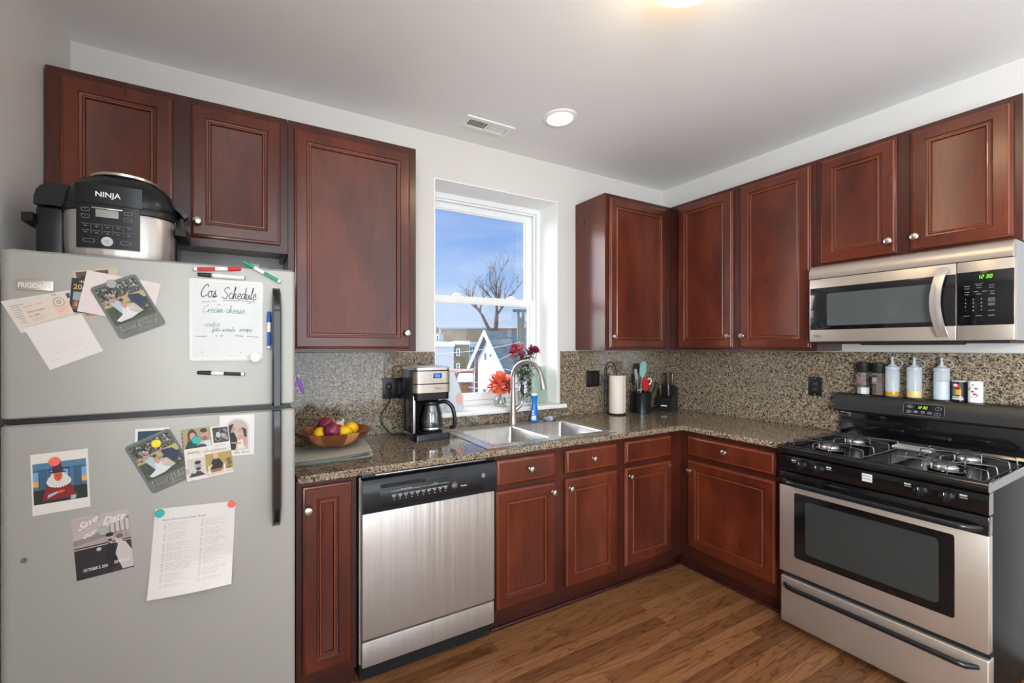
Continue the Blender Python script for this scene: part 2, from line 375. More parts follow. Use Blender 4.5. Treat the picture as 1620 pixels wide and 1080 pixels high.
def tube(bm, pts, r, seg=8, mi=0, closed=False, flat=1.0):
    pts = [Vector(p) for p in pts]; n = len(pts); rings = []; up = None
    rr = r if isinstance(r, (list, tuple)) else [r] * n
    for i, p in enumerate(pts):
        a = pts[i - 1] if (i > 0 or closed) else p; b = pts[(i + 1) % n] if (i < n - 1 or closed) else p
        t = (b - a).normalized() if (b - a).length > 1e-9 else Vector((0, 0, 1))
        if up is None: up = Vector((0, 0, 1)) if abs(t.z) < 0.9 else Vector((0, 1, 0))
        s = t.cross(up)
        if s.length < 1e-6: s = t.cross(Vector((1, 0, 0)))
        s.normalize(); u = s.cross(t).normalized(); up = u
        rings.append([p + rr[i] * (math.cos(2 * PI * k / seg) * s + math.sin(2 * PI * k / seg) * u * flat) for k in range(seg)])
    if closed: rings.append(rings[0]); 
    if closed:
        vs = [[bm.verts.new(q) for q in rg] for rg in rings[:-1]]
        for i in range(n):
            a, b = vs[i], vs[(i + 1) % n]
            for k in range(seg): bm.faces.new((a[k], a[(k + 1) % seg], b[(k + 1) % seg], b[k])).material_index = mi
    else: loft(bm, rings, True, True, True, mi)
def arc(c, r, a0, a1, n, ax=(1, 0, 0), ay=(0, 0, 1)):
    c = Vector(c); ax = Vector(ax); ay = Vector(ay)
    return [c + r * (math.cos(math.radians(a0 + (a1 - a0) * i / n)) * ax + math.sin(math.radians(a0 + (a1 - a0) * i / n)) * ay) for i in range(n + 1)]
def smooth_path(pts, n=6):
    P = [Vector(p) for p in pts]; out = []
    for i in range(len(P) - 1):
        p0 = P[max(i - 1, 0)]; p1 = P[i]; p2 = P[i + 1]; p3 = P[min(i + 2, len(P) - 1)]
        for k in range(n):
            t = k / n
            out.append(0.5 * ((2 * p1) + (-p0 + p2) * t + (2 * p0 - 5 * p1 + 4 * p2 - p3) * t * t + (-p0 + 3 * p1 - 3 * p2 + p3) * t ** 3))
    out.append(P[-1]); return out
def prism(bm, poly, axis, d0, d1, mi=0):
    """polygon in the plane across axis, extruded from d0 to d1 along it (axis x: (y,z); y: (x,z); z: (x,y))"""
    def P(p, d): return {'x': (d, p[0], p[1]), 'y': (p[0], d, p[1]), 'z': (p[0], p[1], d)}[axis]
    loft(bm, [[P(p, d0) for p in poly], [P(p, d1) for p in poly]], True, True, True, mi)
def cells(bm, us, vs, keep, w0, w1, axis='z', mi=0):
    """a slab cut into a grid; the cells for which keep(u, v) holds are solid from w0 to w1 along axis"""
    def P(u, v, w): return {'z': (u, v, w), 'y': (u, w, v), 'x': (w, u, v)}[axis]
    K = [[bool(keep((us[i] + us[i + 1]) / 2, (vs[j] + vs[j + 1]) / 2)) for j in range(len(vs) - 1)] for i in range(len(us) - 1)]
    cache = {}
    def V(i, j, w):
        k = (i, j, w)
        if k not in cache: cache[k] = bm.verts.new(P(us[i], vs[j], w))
        return cache[k]
    def has(i, j): return 0 <= i < len(us) - 1 and 0 <= j < len(vs) - 1 and K[i][j]
    for i in range(len(us) - 1):
        for j in range(len(vs) - 1):
            if not K[i][j]: continue
            for w in (w0, w1): bm.faces.new((V(i, j, w), V(i + 1, j, w), V(i + 1, j + 1, w), V(i, j + 1, w))).material_index = mi
            for (di, dj, a, b) in ((-1, 0, (i, j), (i, j + 1)), (1, 0, (i + 1, j), (i + 1, j + 1)), (0, -1, (i, j), (i + 1, j)), (0, 1, (i, j + 1), (i + 1, j + 1))):
                if not has(i + di, j + dj): bm.faces.new((V(*a, w0), V(*b, w0), V(*b, w1), V(*a, w1))).material_index = mi
def rrect(x0, x1, y0, y1, r, n=5):
    out = []
    for cx, cy, a in ((x1 - r, y0 + r, -90), (x1 - r, y1 - r, 0), (x0 + r, y1 - r, 90), (x0 + r, y0 + r, 180)):
        for k in range(n + 1):
            t = math.radians(a + 90 * k / n); out.append((cx + r * math.cos(t), cy + r * math.sin(t)))
    return out
def sphere(bm, c, r, sx=1, sy=1, sz=1, u=16, v=10, mi=0, M=None):
    prof = [(max(1e-4, math.sin(PI * k / v)), -math.cos(PI * k / v)) for k in range(v + 1)]
    S = Matrix.Diagonal((r * sx, r * sy, r * sz, 1))
    return lathe(bm, prof, c, u, mi, (M @ S) if M is not None else S)

def finish(name, bm, mats, parent=None, loc=None, ang=35):
    bmesh.ops.recalc_face_normals(bm, faces=bm.faces[:])
    W = parent['_W'] if False else None
    me = bpy.data.meshes.new(name)
    F = FRAME[0]
    if parent is not None:
        bm.transform(world_of(parent).inverted() @ F)
        o_loc = None
    else:
        base = F @ Matrix.Translation(Vector(loc or (0, 0, 0)))
        bm.transform(base.inverted() @ F); o_loc = base
    bm.to_mesh(me); bm.free()
    for mm in (mats if isinstance(mats, (list, tuple)) else [mats]): me.materials.append(MATS[mm])
    me.polygons.foreach_set('use_smooth', [True] * len(me.polygons))
    try: me.set_sharp_from_angle(angle=math.radians(ang))
    except Exception: pass
    o = bpy.data.objects.new(name, me); COL.objects.link(o)
    if parent is not None: o.parent = parent; WORLD[o.name] = world_of(parent)
    else: o.matrix_world = o_loc; WORLD[o.name] = o_loc
    return o
WORLD = {}
def world_of(o): return WORLD[o.name]
def tag(o, label, cat, group=None, kind=None):
    if label: o['label'] = label
    if cat: o['category'] = cat
    if group: o['group'] = group
    if kind: o['kind'] = kind
    return o
def thing(name, label, cat, loc, group=None, kind=None, extra=None):
    o = bpy.data.objects.new(name, None); COL.objects.link(o); o.empty_display_size = 0.05
    M = FRAME[0] @ Matrix.Translation(Vector(loc))
    if extra is not None: M = M @ extra
    o.matrix_world = M; WORLD[o.name] = M
    return tag(o, label, cat, group, kind)
def part(parent, name, bm, mats, label=None, ang=35):
    o = finish(name, bm, mats, parent, ang=ang)
    if label: o['label'] = label
    return o
def solo(name, label, cat, bm, mats, loc, group=None, kind=None, ang=35):
    return tag(finish(name, bm, mats, None, loc, ang), label, cat, group, kind)
def struct(name, bm, mats, loc=(0, 0, 0), ang=35):
    o = finish(name, bm, mats, None, loc, ang); o['kind'] = 'structure'; return o
def copy_tree(src, parent=None):
    c = src.copy(); COL.objects.link(c); WORLD[c.name] = WORLD[src.name]
    if parent is not None: c.parent = parent
    for ch in list(src.children): copy_tree(ch, c)
    return c
def moved(src, dloc, label=None, group=None):
    c = copy_tree(src); c.location = src.location + (FRAME[0].to_3x3() @ Vector(dloc))
    if label: c['label'] = label
    if group: c['group'] = group
    return c

# lettering -----------------------------------------------------------
_tc = {}
def text_polys(s, bold=False):
    """flat polygons of a word in the built-in font, scaled to cap height 1; returns list of polygons and width"""
    if (s, bold) in _tc: return _tc[(s, bold)]
    cu = bpy.data.curves.new('t', 'FONT'); cu.body = s; cu.size = 1.0; cu.fill_mode = 'FRONT' if False else 'BOTH'
    cu.extrude = 0.0; cu.offset = 0.018 if bold else 0.0; cu.resolution_u = 3
    o = bpy.data.objects.new('t', cu); COL.objects.link(o)
    dg = bpy.context.evaluated_depsgraph_get(); me = bpy.data.meshes.new_from_object(o.evaluated_get(dg))
    polys = [[(me.vertices[i].co.x, me.vertices[i].co.y) for i in p.vertices] for p in me.polygons]
    xs = [p[0] for q in polys for p in q] or [0, 1]; x0, x1 = min(xs), max(xs)
    polys = [[((x - x0) / 0.70, y / 0.70) for x, y in q] for q in polys]; w = (x1 - x0) / 0.70
    bpy.data.objects.remove(o); bpy.data.curves.remove(cu); bpy.data.meshes.remove(me)
    _tc[(s, bold)] = (polys, w); return polys, w
def letters(bm, s, x, z, h, y, width=None, align='c', bold=False, shear=0.0, mi=0, t=0.0006):
    """raised lettering on a face looking to -y (run coordinates), cap height h"""
    polys, w = text_polys(s, bold); sx = h if width is None else width / w
    x0 = x - (w * sx / 2 if align == 'c' else 0)
    for q in polys:
        vs = [bm.verts.new((x0 + (u + shear * v) * sx, y - t, z + v * h)) for u, v in q]
        bm.faces.new(vs).material_index = mi
SEG = {'0': 'abcdef', '1': 'bc', '2': 'abged', '3': 'abgcd'}
def seven(bm, s, x, z, h, y, mi=0):
    w = h * 0.5; th = h * 0.13; cx = x
    for ch in s:
        if ch == ':':
            cx += w * 0.28; continue
        def R(a, b, c, d):
            pts = [(a, c), (b, c), (b, d), (a, d)]
            bm.faces.new([bm.verts.new((cx + u + 0.14 * v, y, z + v)) for u, v in pts]).material_index = mi
        for g in SEG[ch]:
            if g == 'a': R(th * .5, w - th * .5, h - th, h)
            if g == 'd': R(th * .5, w - th * .5, 0, th)
            if g == 'g': R(th * .5, w - th * .5, h / 2 - th / 2, h / 2 + th / 2)
            if g == 'b': R(w - th, w, h / 2 + th * .1, h - th * .2)
            if g == 'c': R(w - th, w, th * .2, h / 2 - th * .1)
            if g == 'f': R(0, th, h / 2 + th * .1, h - th * .2)
            if g == 'e': R(0, th, th * .2, h / 2 - th * .1)
        cx += w * 1.35
m = mat('clear_packet', lin(206, 212, 218), 0.15, coat=0.5); setc(m, ramp(m, noise(m, texco(m), 45, 2), (0.42, lin(226, 230, 234)), (0.60, lin(96, 104, 112)), (0.52, lin(120, 150, 180))))
m = mat('cork_print', lin(150, 116, 84), 0.6); setc(m, ramp(m, noise(m, texco(m), 18, 2), (0.4, lin(160, 122, 84)), (0.6, lin(96, 88, 84))))
thin('clear_label', (0.85, 0.85, 0.85, 1), 0.1, 0.1, 0.35, lin(200, 200, 200))
mat('green_print', lin(60, 140, 60), 0.5); mat('orange_print', lin(226, 140, 44), 0.5); mat('faded_red', lin(222, 176, 170), 0.5); mat('maroon_print', lin(150, 40, 54), 0.5)
brickm('olive_tan', lin(150, 134, 100), lin(136, 120, 90), lin(140, 128, 106))
# ------------------------------------------------------------------ the room
H = 2.704; XL = -3.73; YB = -5.2; WT = 0.30
WX0, WX1, WZ0, WZ1 = -2.062, -1.112, 1.008, 2.438        # window opening
bm = bm_(); cells(bm, [XL - .15, WX0, WX1, 0.15], [-0.05, WZ0 - 0.025, WZ1, H + 0.1], lambda u, v: not (WX0 < u < WX1 and WZ0 - .025 < v < WZ1), 0.0, WT, 'y')
struct('wall_back', bm, 'wall_paint')
bm = bm_(); box(bm, 0.0, 0.15, YB, 0.0, -0.05, H + 0.1); struct('wall_right', bm, 'wall_paint')
bm = bm_(); cells(bm, [YB, -4.75, -3.25, 0.0], [-0.05, 0.75, 2.25, H + 0.1], lambda u, v: not (-4.75 < u < -3.25 and 0.75 < v < 2.25), XL - .15, XL, 'x')
struct('wall_left', bm, 'wall_paint')
bm = bm_(); cells(bm, [XL - .15, -3.3, -0.8, 0.15], [-0.05, 0.4, 2.5, H + 0.1], lambda u, v: not (-3.3 < u < -0.8 and 0.4 < v < 2.5), YB - .15, YB, 'y')
struct('wall_rear', bm, 'wall_paint')
bm = bm_(); box(bm, XL, 0.0, YB, 0.0, -0.06, 0.0); struct('floor', bm, 'oak_floor')
# ceiling with the two round and one oblong cut-outs covered by their fittings
bm = bm_(); box(bm, XL, 0.0, YB, 0.0, H, H + 0.08); struct('ceiling', bm, 'ceiling_paint')
for nm, ax, a0, a1, z0, z1, w in (('window_2', 'y', -3.3, -0.8, 0.4, 2.5, YB - 0.08), ('window_3', 'x', -4.75, -3.25, 0.75, 2.25, XL - 0.1)):
    bm = bm_(); m0 = (a0 + a1) / 2
    cells(bm, [a0, a0 + .06, m0 - .03, m0 + .03, a1 - .06, a1], [z0, z0 + .06, z1 - .06, z1],
          lambda u, v: not ((a0 + .06 < u < m0 - .03 or m0 + .03 < u < a1 - .06) and z0 + .06 < v < z1 - .06), w - .02, w + .02, ax)
    struct(nm, bm, 'white_vinyl')
for nm, b4 in (('baseboard_left', (XL, XL + .014, YB, -0.9)), ('baseboard_right', (-0.014, 0, YB, -2.0)), ('baseboard_rear', (XL + .02, -.02, YB, YB + .014))):
    bm = bm_(); box(bm, b4[0], b4[1], b4[2], b4[3], 0, 0.11, .003); struct(nm, bm, 'white_trim')

# kitchen window: vinyl double hung in the deep reveal
YW = 0.20
bm = bm_()
cells(bm, [WX0, WX0 + .034, WX1 - .034, WX1], [WZ0, WZ0 + .03, WZ1 - .04, WZ1], lambda u, v: not (WX0 + .034 < u < WX1 - .034 and WZ0 + .03 < v < WZ1 - .04), YW, YW + .09, 'y')
# stepped tracks
for x in (WX0 + .034, WX1 - .034 - .012): box(bm, x, x + .012, YW + .025, YW + .035, WZ0 + .03, WZ1 - .04)
box(bm, WX0 + .034, WX1 - .034, YW + .018, YW + .03, WZ1 - .052, WZ1 - .04)
w1 = struct('window_1', bm, 'white_vinyl')
def sash(name, x0, x1, z0, z1, y0, y1, st, bot, top):
    bm = bm_()
    cells(bm, [x0, x0 + st, x1 - st, x1], [z0, z0 + bot, z1 - top, z1], lambda u, v: not (x0 + st < u < x1 - st and z0 + bot < v < z1 - top), y0, y1, 'y')
    # glazing bead
    for a in ((x0 + st, x0 + st + .008, z0 + bot, z1 - top), (x1 - st - .008, x1 - st, z0 + bot, z1 - top), (x0 + st + .008, x1 - st - .008, z0 + bot, z0 + bot + .008), (x0 + st + .008, x1 - st - .008, z1 - top - .008, z1 - top)):
        box(bm, a[0], a[1], y0 + .008, y1 - .008, a[2], a[3])
    s = part(w1, name, bm, 'white_vinyl'); s['kind'] = 'structure'
    bm = bm_(); box(bm, x0 + st + .002, x1 - st - .002, (y0 + y1) / 2 - .002, (y0 + y1) / 2 + .002, z0 + bot + .002, z1 - top - .002)
    g = part(s, 'glass_pane', bm, 'window_glass')
    return s
sash('upper_sash', WX0 + .036, WX1 - .036, 1.715, WZ1 - .042, YW + .048, YW + .078, .062, .036, .048)
ls = sash('lower_sash', WX0 + .036, WX1 - .036, WZ0 + .032, 1.755, YW + .012, YW + .044, .056, .042, .042)
for x in (-1.80, -1.36):
    bm = bm_(); box(bm, x - .032, x + .032, YW + .008, YW + .036, 1.755, 1.768, .003); box(bm, x - .02, x + .02, YW + .004, YW + .02, 1.768, 1.776, .002)
    part(ls, 'sash_lock', bm, 'white_plastic')
bm = bm_(); box(bm, WX0 - .045, WX1 + .045, -0.05, -0.021, WZ0 - .028, WZ0, .004)
box(bm, WX0, WX1, -0.022, YW, WZ0 - .024, WZ0)
struct('trim_1', bm, 'white_trim')      # the stool of the kitchen window

# white lining of the deep reveal
bm = bm_(); box(bm, WX0 + .0003, WX0 + .006, .001, YW - .001, WZ0 + .001, WZ1 - .0003); box(bm, WX1 - .006, WX1 - .0003, .001, YW - .001, WZ0 + .001, WZ1 - .0003); box(bm, WX0 + .006, WX1 - .006, .001, YW - .001, WZ1 - .006, WZ1 - .0003)
struct('trim_4', bm, 'reveal_white')
# backsplash slabs
bm = bm_()
cells(bm, [-2.915, WX0 - .006, WX1 + .022, -0.021], [0.915, WZ0 - .029, 1.378], lambda u, v: not (WX0 - .006 < u < WX1 + .022 and v > WZ0 - .029), -0.02, -0.0005, 'y')
solo('backsplash', 'polished brown granite backsplash along the window wall', 'backsplash', bm, 'granite', (-1.5, -0.01, 0.915))
bm = bm_(); cells(bm, [-2.30, -1.9, -1.21, -0.0005], [0.915, 1.379], lambda u, v: True, -0.02, -0.0005, 'x')
solo('backsplash', 'polished speckled granite backsplash behind the range on the right wall', 'backsplash', bm, 'granite', (-0.01, -0.6, 0.915))

# worktop: L shaped slab with the sink cut-out
SX0, SX1, SY0, SY1 = -2.045, -1.178, -0.605, -0.068
bm = bm_()
cells(bm, [-2.905, SX0 + .02, SX1 - .02, -0.65, -0.001], [-1.190, -0.65, SY0 + .02, SY1 - .02, -0.001],
      lambda u, v: (v > -0.65 or u > -0.65) and not (SX0 + .02 < u < SX1 - .02 and SY0 + .02 < v < SY1 - .02), 0.884, 0.914)
top = finish('countertop', bm, 'granite', None, (-1.5, -0.3, 0.884))
bv = top.modifiers.new('edge', 'BEVEL'); bv.width = 0.004; bv.segments = 2; bv.limit_method = 'ANGLE'; bv.angle_limit = math.radians(50)
tag(top, 'polished brown granite worktop turning the corner under the window', 'countertop')

# ------------------------------------------------------------------ cabinets
def door_leaf(bm, x0, x1, z0, z1, y, t=0.02, fr=0.052, flat=False, mi=0):
    """framed leaf whose back lies at y, front at y - t"""
    w = min(x1 - x0, z1 - z0)
    fr = min(fr, w * 0.27)
    if flat: steps = [(0, 0), (0, t * .55), (.004, t * .72), (.010, t * .80), (.016, t)]
    else: steps = [(0, 0), (0, t * .55), (.003, t * .70), (.008, t * .78), (.012, t), (fr, t), (fr + .003, t * .80), (fr + .008, t * .72), (fr + .011, t * .72), (fr + .014, t * .86), (fr + .018, t * .86), (fr + .022, t * .45), (fr + .026, t * .40)]
    rings = [[(x0 + i, y - d, z0 + i), (x1 - i, y - d, z0 + i), (x1 - i, y - d, z1 - i), (x0 + i, y - d, z1 - i)] for i, d in steps]
    fs = loft(bm, rings, True, True, True, mi)
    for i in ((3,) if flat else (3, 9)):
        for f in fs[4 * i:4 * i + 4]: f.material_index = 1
def knob(parent, x, y, z):
    bm = bm_(); M = Matrix.Rotation(PI / 2, 4, 'X')
    lathe(bm, [(.0085, 0), (.0085, .002), (.005, .004), (.0048, .012), (.0085, .016), (.0145, .019), (.0158, .0225), (.0148, .026), (.009, .0285), (.001, .029)], (x, y, z), 20, 0, M @ Matrix.Diagonal((1, 1, 1, 1)))
    part(parent, 'knob', bm, 'nickel', ang=50)
def cabinet(name, label, x0, x1, z0, z1, yf, doors=(), drawers=(), upper=True, yb=-0.002, wood='cherry_wood', hollow=False, toe=True, side=False):
    t = thing(name, label, 'cabinet', ((x0 + x1) / 2, yb, 0.0 if not upper else z0))
    bm = bm_()
    if upper:
        box(bm, x0, x1, yf + .019, yb, z0 + .028, z1)                    # case, underside set up behind the frame
        box(bm, x0, x1, yf, yf + .019, z0, z1)                           # face frame
        for a, b in ((x0, x0 + .016), (x1 - .016, x1)): box(bm, a, b, yf + .019, yb, z0, z0 + .028)
        if side: box(bm, x0 - .003, x0, yf, yb, z0, z1, 0, 2, 1)
    else:
        if hollow:
            box(bm, x0, x0 + .016, yf + .02, yb, 0.105, z1); box(bm, x1 - .016, x1, yf + .02, yb, 0.105, z1); box(bm, x0 + .016, x1 - .016, yf + .02, yb, 0.105, 0.121)
        else: box(bm, x0, x1, yf + .02, yb, 0.105, z1)
        box(bm, x0, x1, yf, yf + .02, 0.085, z1)
    part(t, 'case', bm, ['cherry_frame', 'cherry_wood'])
    if not upper and toe:
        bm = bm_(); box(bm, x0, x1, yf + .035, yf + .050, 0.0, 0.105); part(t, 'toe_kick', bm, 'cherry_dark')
    for d in doors:
        bm = bm_(); door_leaf(bm, d[0], d[1], d[2], d[3], yf - .0005)
        o = part(t, 'door', bm, [wood, 'cherry_worn_glint'], ang=25)
        if len(d) > 4: knob(o, d[4], yf - .0205, d[5])
    for d in drawers:
        bm = bm_(); door_leaf(bm, d[0], d[1], d[2], d[3], yf - .0005, flat=True)
        o = part(t, 'drawer_front', bm, [wood, 'cherry_worn_glint'], ang=25)
        if len(d) > 4: knob(o, d[4], yf - .0205, d[5])
    return t
UF = -0.29
FRAME[0] = IDENT
cabinet('wall_cabinet', 'cherry wall cabinet with two short doors above the silver refrigerator', -3.722, -2.907, 1.83, 2.44, UF,
        [(-3.678, -3.336, 1.864, 2.412), (-3.276, -2.938, 1.864, 2.412, -3.252, 1.925)])
cabinet('wall_cabinet', 'tall cherry wall cabinet with one wide door between refrigerator and window', -2.905, -2.290, 1.385, 2.44, UF,
        [(-2.880, -2.326, 1.400, 2.405, -2.348, 1.478)])
cabinet('wall_cabinet', 'cherry corner wall cabinet right of the window with glossy side panel', -0.946, -0.292, 1.385, 2.44, UF,
        [(-0.918, -0.356, 1.402, 2.412, -0.898, 1.478)], side=True)
FRAME[0] = RIGHT
cabinet('wall_cabinet', 'cherry wall cabinet with two tall doors left of the microwave', 0.002, 1.210, 1.385, 2.44, UF,
        [(0.362, 0.757, 1.402, 2.418, 0.733, 1.478), (0.800, 1.186, 1.402, 2.418, 0.823, 1.478)])
cabinet('wall_cabinet', 'cherry wall cabinet with two short doors above the microwave', 1.212, 1.916, 1.842, 2.44, UF,
        [(1.231, 1.540, 1.862, 2.418, 1.516, 1.922), (1.586, 1.894, 1.862, 2.418, 1.609, 1.922)])
FRAME[0] = IDENT
BF = -0.61
cabinet('base_cabinet', 'narrow cherry base cabinet with one raised door between refrigerator and dishwasher', -2.903, -2.672, 0, 0.8835, BF,
        [(-2.882, -2.694, 0.125, 0.862, -2.864, 0.775)], upper=False)
cabinet('base_cabinet', 'wide cherry sink base cabinet right of the steel dishwasher', -2.012, -1.166, 0, 0.8835, BF,
        [(-2.004, -1.640, 0.125, 0.704, -1.664, 0.655), (-1.572, -1.192, 0.125, 0.704, -1.548, 0.655)],
        [(-2.004, -1.640, 0.730, 0.858, -1.808, 0.795), (-1.572, -1.192, 0.730, 0.858, -1.384, 0.795)], upper=False, hollow=True)
cabinet('base_cabinet', 'cherry base cabinet with a knobless drawer front beside the inside corner', -1.164, -0.612, 0, 0.8835, BF,
        [(-1.128, -0.722, 0.130, 0.704, -1.098, 0.655)], [(-1.128, -0.722, 0.730, 0.860)], upper=False)
FRAME[0] = RIGHT
cabinet('base_cabinet', 'cherry corner base cabinet with a wide door left of the range', 0.002, 1.196, 0, 0.8835, BF,
        [(0.664, 1.170, 0.160, 0.704, 0.688, 0.640)], [(0.664, 1.170, 0.732, 0.855, 0.905, 0.798)], upper=False)
FRAME[0] = IDENT
# dark quarter round along the toe kicks
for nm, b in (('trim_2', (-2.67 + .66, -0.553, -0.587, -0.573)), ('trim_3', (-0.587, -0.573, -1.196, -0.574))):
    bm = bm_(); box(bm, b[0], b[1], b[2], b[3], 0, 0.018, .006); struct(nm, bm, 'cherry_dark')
# ------------------------------------------------------------------ refrigerator
YF = -0.80; FX0, FX1 = -3.662, -2.925
fr = thing('refrigerator', 'silver top-freezer refrigerator with black handles, covered in notes', 'refrigerator', (-3.29, -0.4, 0))
bm = bm_(); box(bm, FX0 + .008, FX1 - .012, -0.735, -0.06, 0.03, 1.652, .006); part(fr, 'body', bm, 'fridge_side')
bm = bm_(); box(bm, FX0 + .02, FX1 - .02, -0.76, -0.7, 0.0, 0.09, .004)
for k in range(9): box(bm, FX0 + .06, FX1 - .06, -0.764, -0.758, 0.014 + k * .008, 0.018 + k * .008)
part(fr, 'kick_grille', bm, 'matte_black')
def fdoor(z0, z1, name):
    bm = bm_(); r = 0.024
    prof = [(FX0, -0.742)] + [(FX0 + r - r * math.cos(math.radians(a)), YF + r - r * math.sin(math.radians(a))) for a in range(0, 91, 15)] + \
           [(FX1 - .012 + .012 * math.sin(math.radians(a)), YF + .012 - .012 * math.cos(math.radians(a))) for a in range(0, 91, 15)] + [(FX1, -0.742)]
    rings = []
    for z, i in ((z0, .004), (z0 + .004, 0), (z1 - .006, 0), (z1, .006)):
        cx = (FX0 + FX1) / 2
        rings.append([(cx + (p[0] - cx) * (1 - i / .37), p[1] + (i if p[1] < -.75 else 0), z) for p in prof])
    loft(bm, rings); return part(fr, name, bm, 'fridge_silver', ang=30)
fzd = fdoor(1.2135, 1.673, 'freezer_door'); lwd = fdoor(0.095, 1.196, 'fridge_door')
bm = bm_(); box(bm, FX0 + .012, FX1 - .014, -0.785, -0.73, 1.194, 1.2155); part(fr, 'door_gasket', bm, 'black_plastic')
bm = bm_(); box(bm, FX1 - .07, FX1 - .008, -0.775, -0.70, 1.652, 1.678, .006); part(fr, 'hinge_cap', bm, 'light_grey_plastic')
bm = bm_(); box(bm, FX0 + .012, FX0 + .06, -0.775, -0.70, 1.652, 1.678, .006); part(fr, 'hinge_cap', bm, 'light_grey_plastic')
def handle(parent, z_free, z_in, sgn):
    """bowed black handle: free end at z_free, meets its fellow at z_in"""
    bm = bm_(); n = 22; rings = []
    for k in range(n + 1):
        t = k / n; z = z_free + (z_in - z_free) * t
        off = 0.040 * min(1.0, (t / 0.16)) ** 0.6 + 0.004
        w = 0.0115 + 0.0035 * min(1, t / 0.2)
        xc = -2.985
        rings.append([(xc - w, YF + .0005, z), (xc - w, YF - off * .75, z), (xc - w * .6, YF - off, z), (xc + w * .6, YF - off, z), (xc + w, YF - off * .75, z), (xc + w, YF + .0005, z)])
    loft(bm, rings); part(parent, 'handle', bm, 'black_gloss', ang=50)
handle(fzd, 1.607, 1.214, 1); handle(lwd, 0.802, 1.1955, -1)

# raised name plate
P = lambda px, py: at(px, py, y=YF)
a, b = P(26, 441), P(85.5, 462)
bm = bm_(); box(bm, a.x, b.x, YF - .004, YF + .0005, b.z + .002, a.z - .001, .0012); np_ = part(fzd, 'nameplate', bm, 'steel_brushed')
bm = bm_(); letters(bm, 'FRIGIDAIRE', (a.x + b.x) / 2, (a.z + b.z) / 2 - .0065, .013, YF - .0042, width=(b.x - a.x) * .88, bold=True); part(np_, 'lettering', bm, 'print_white')

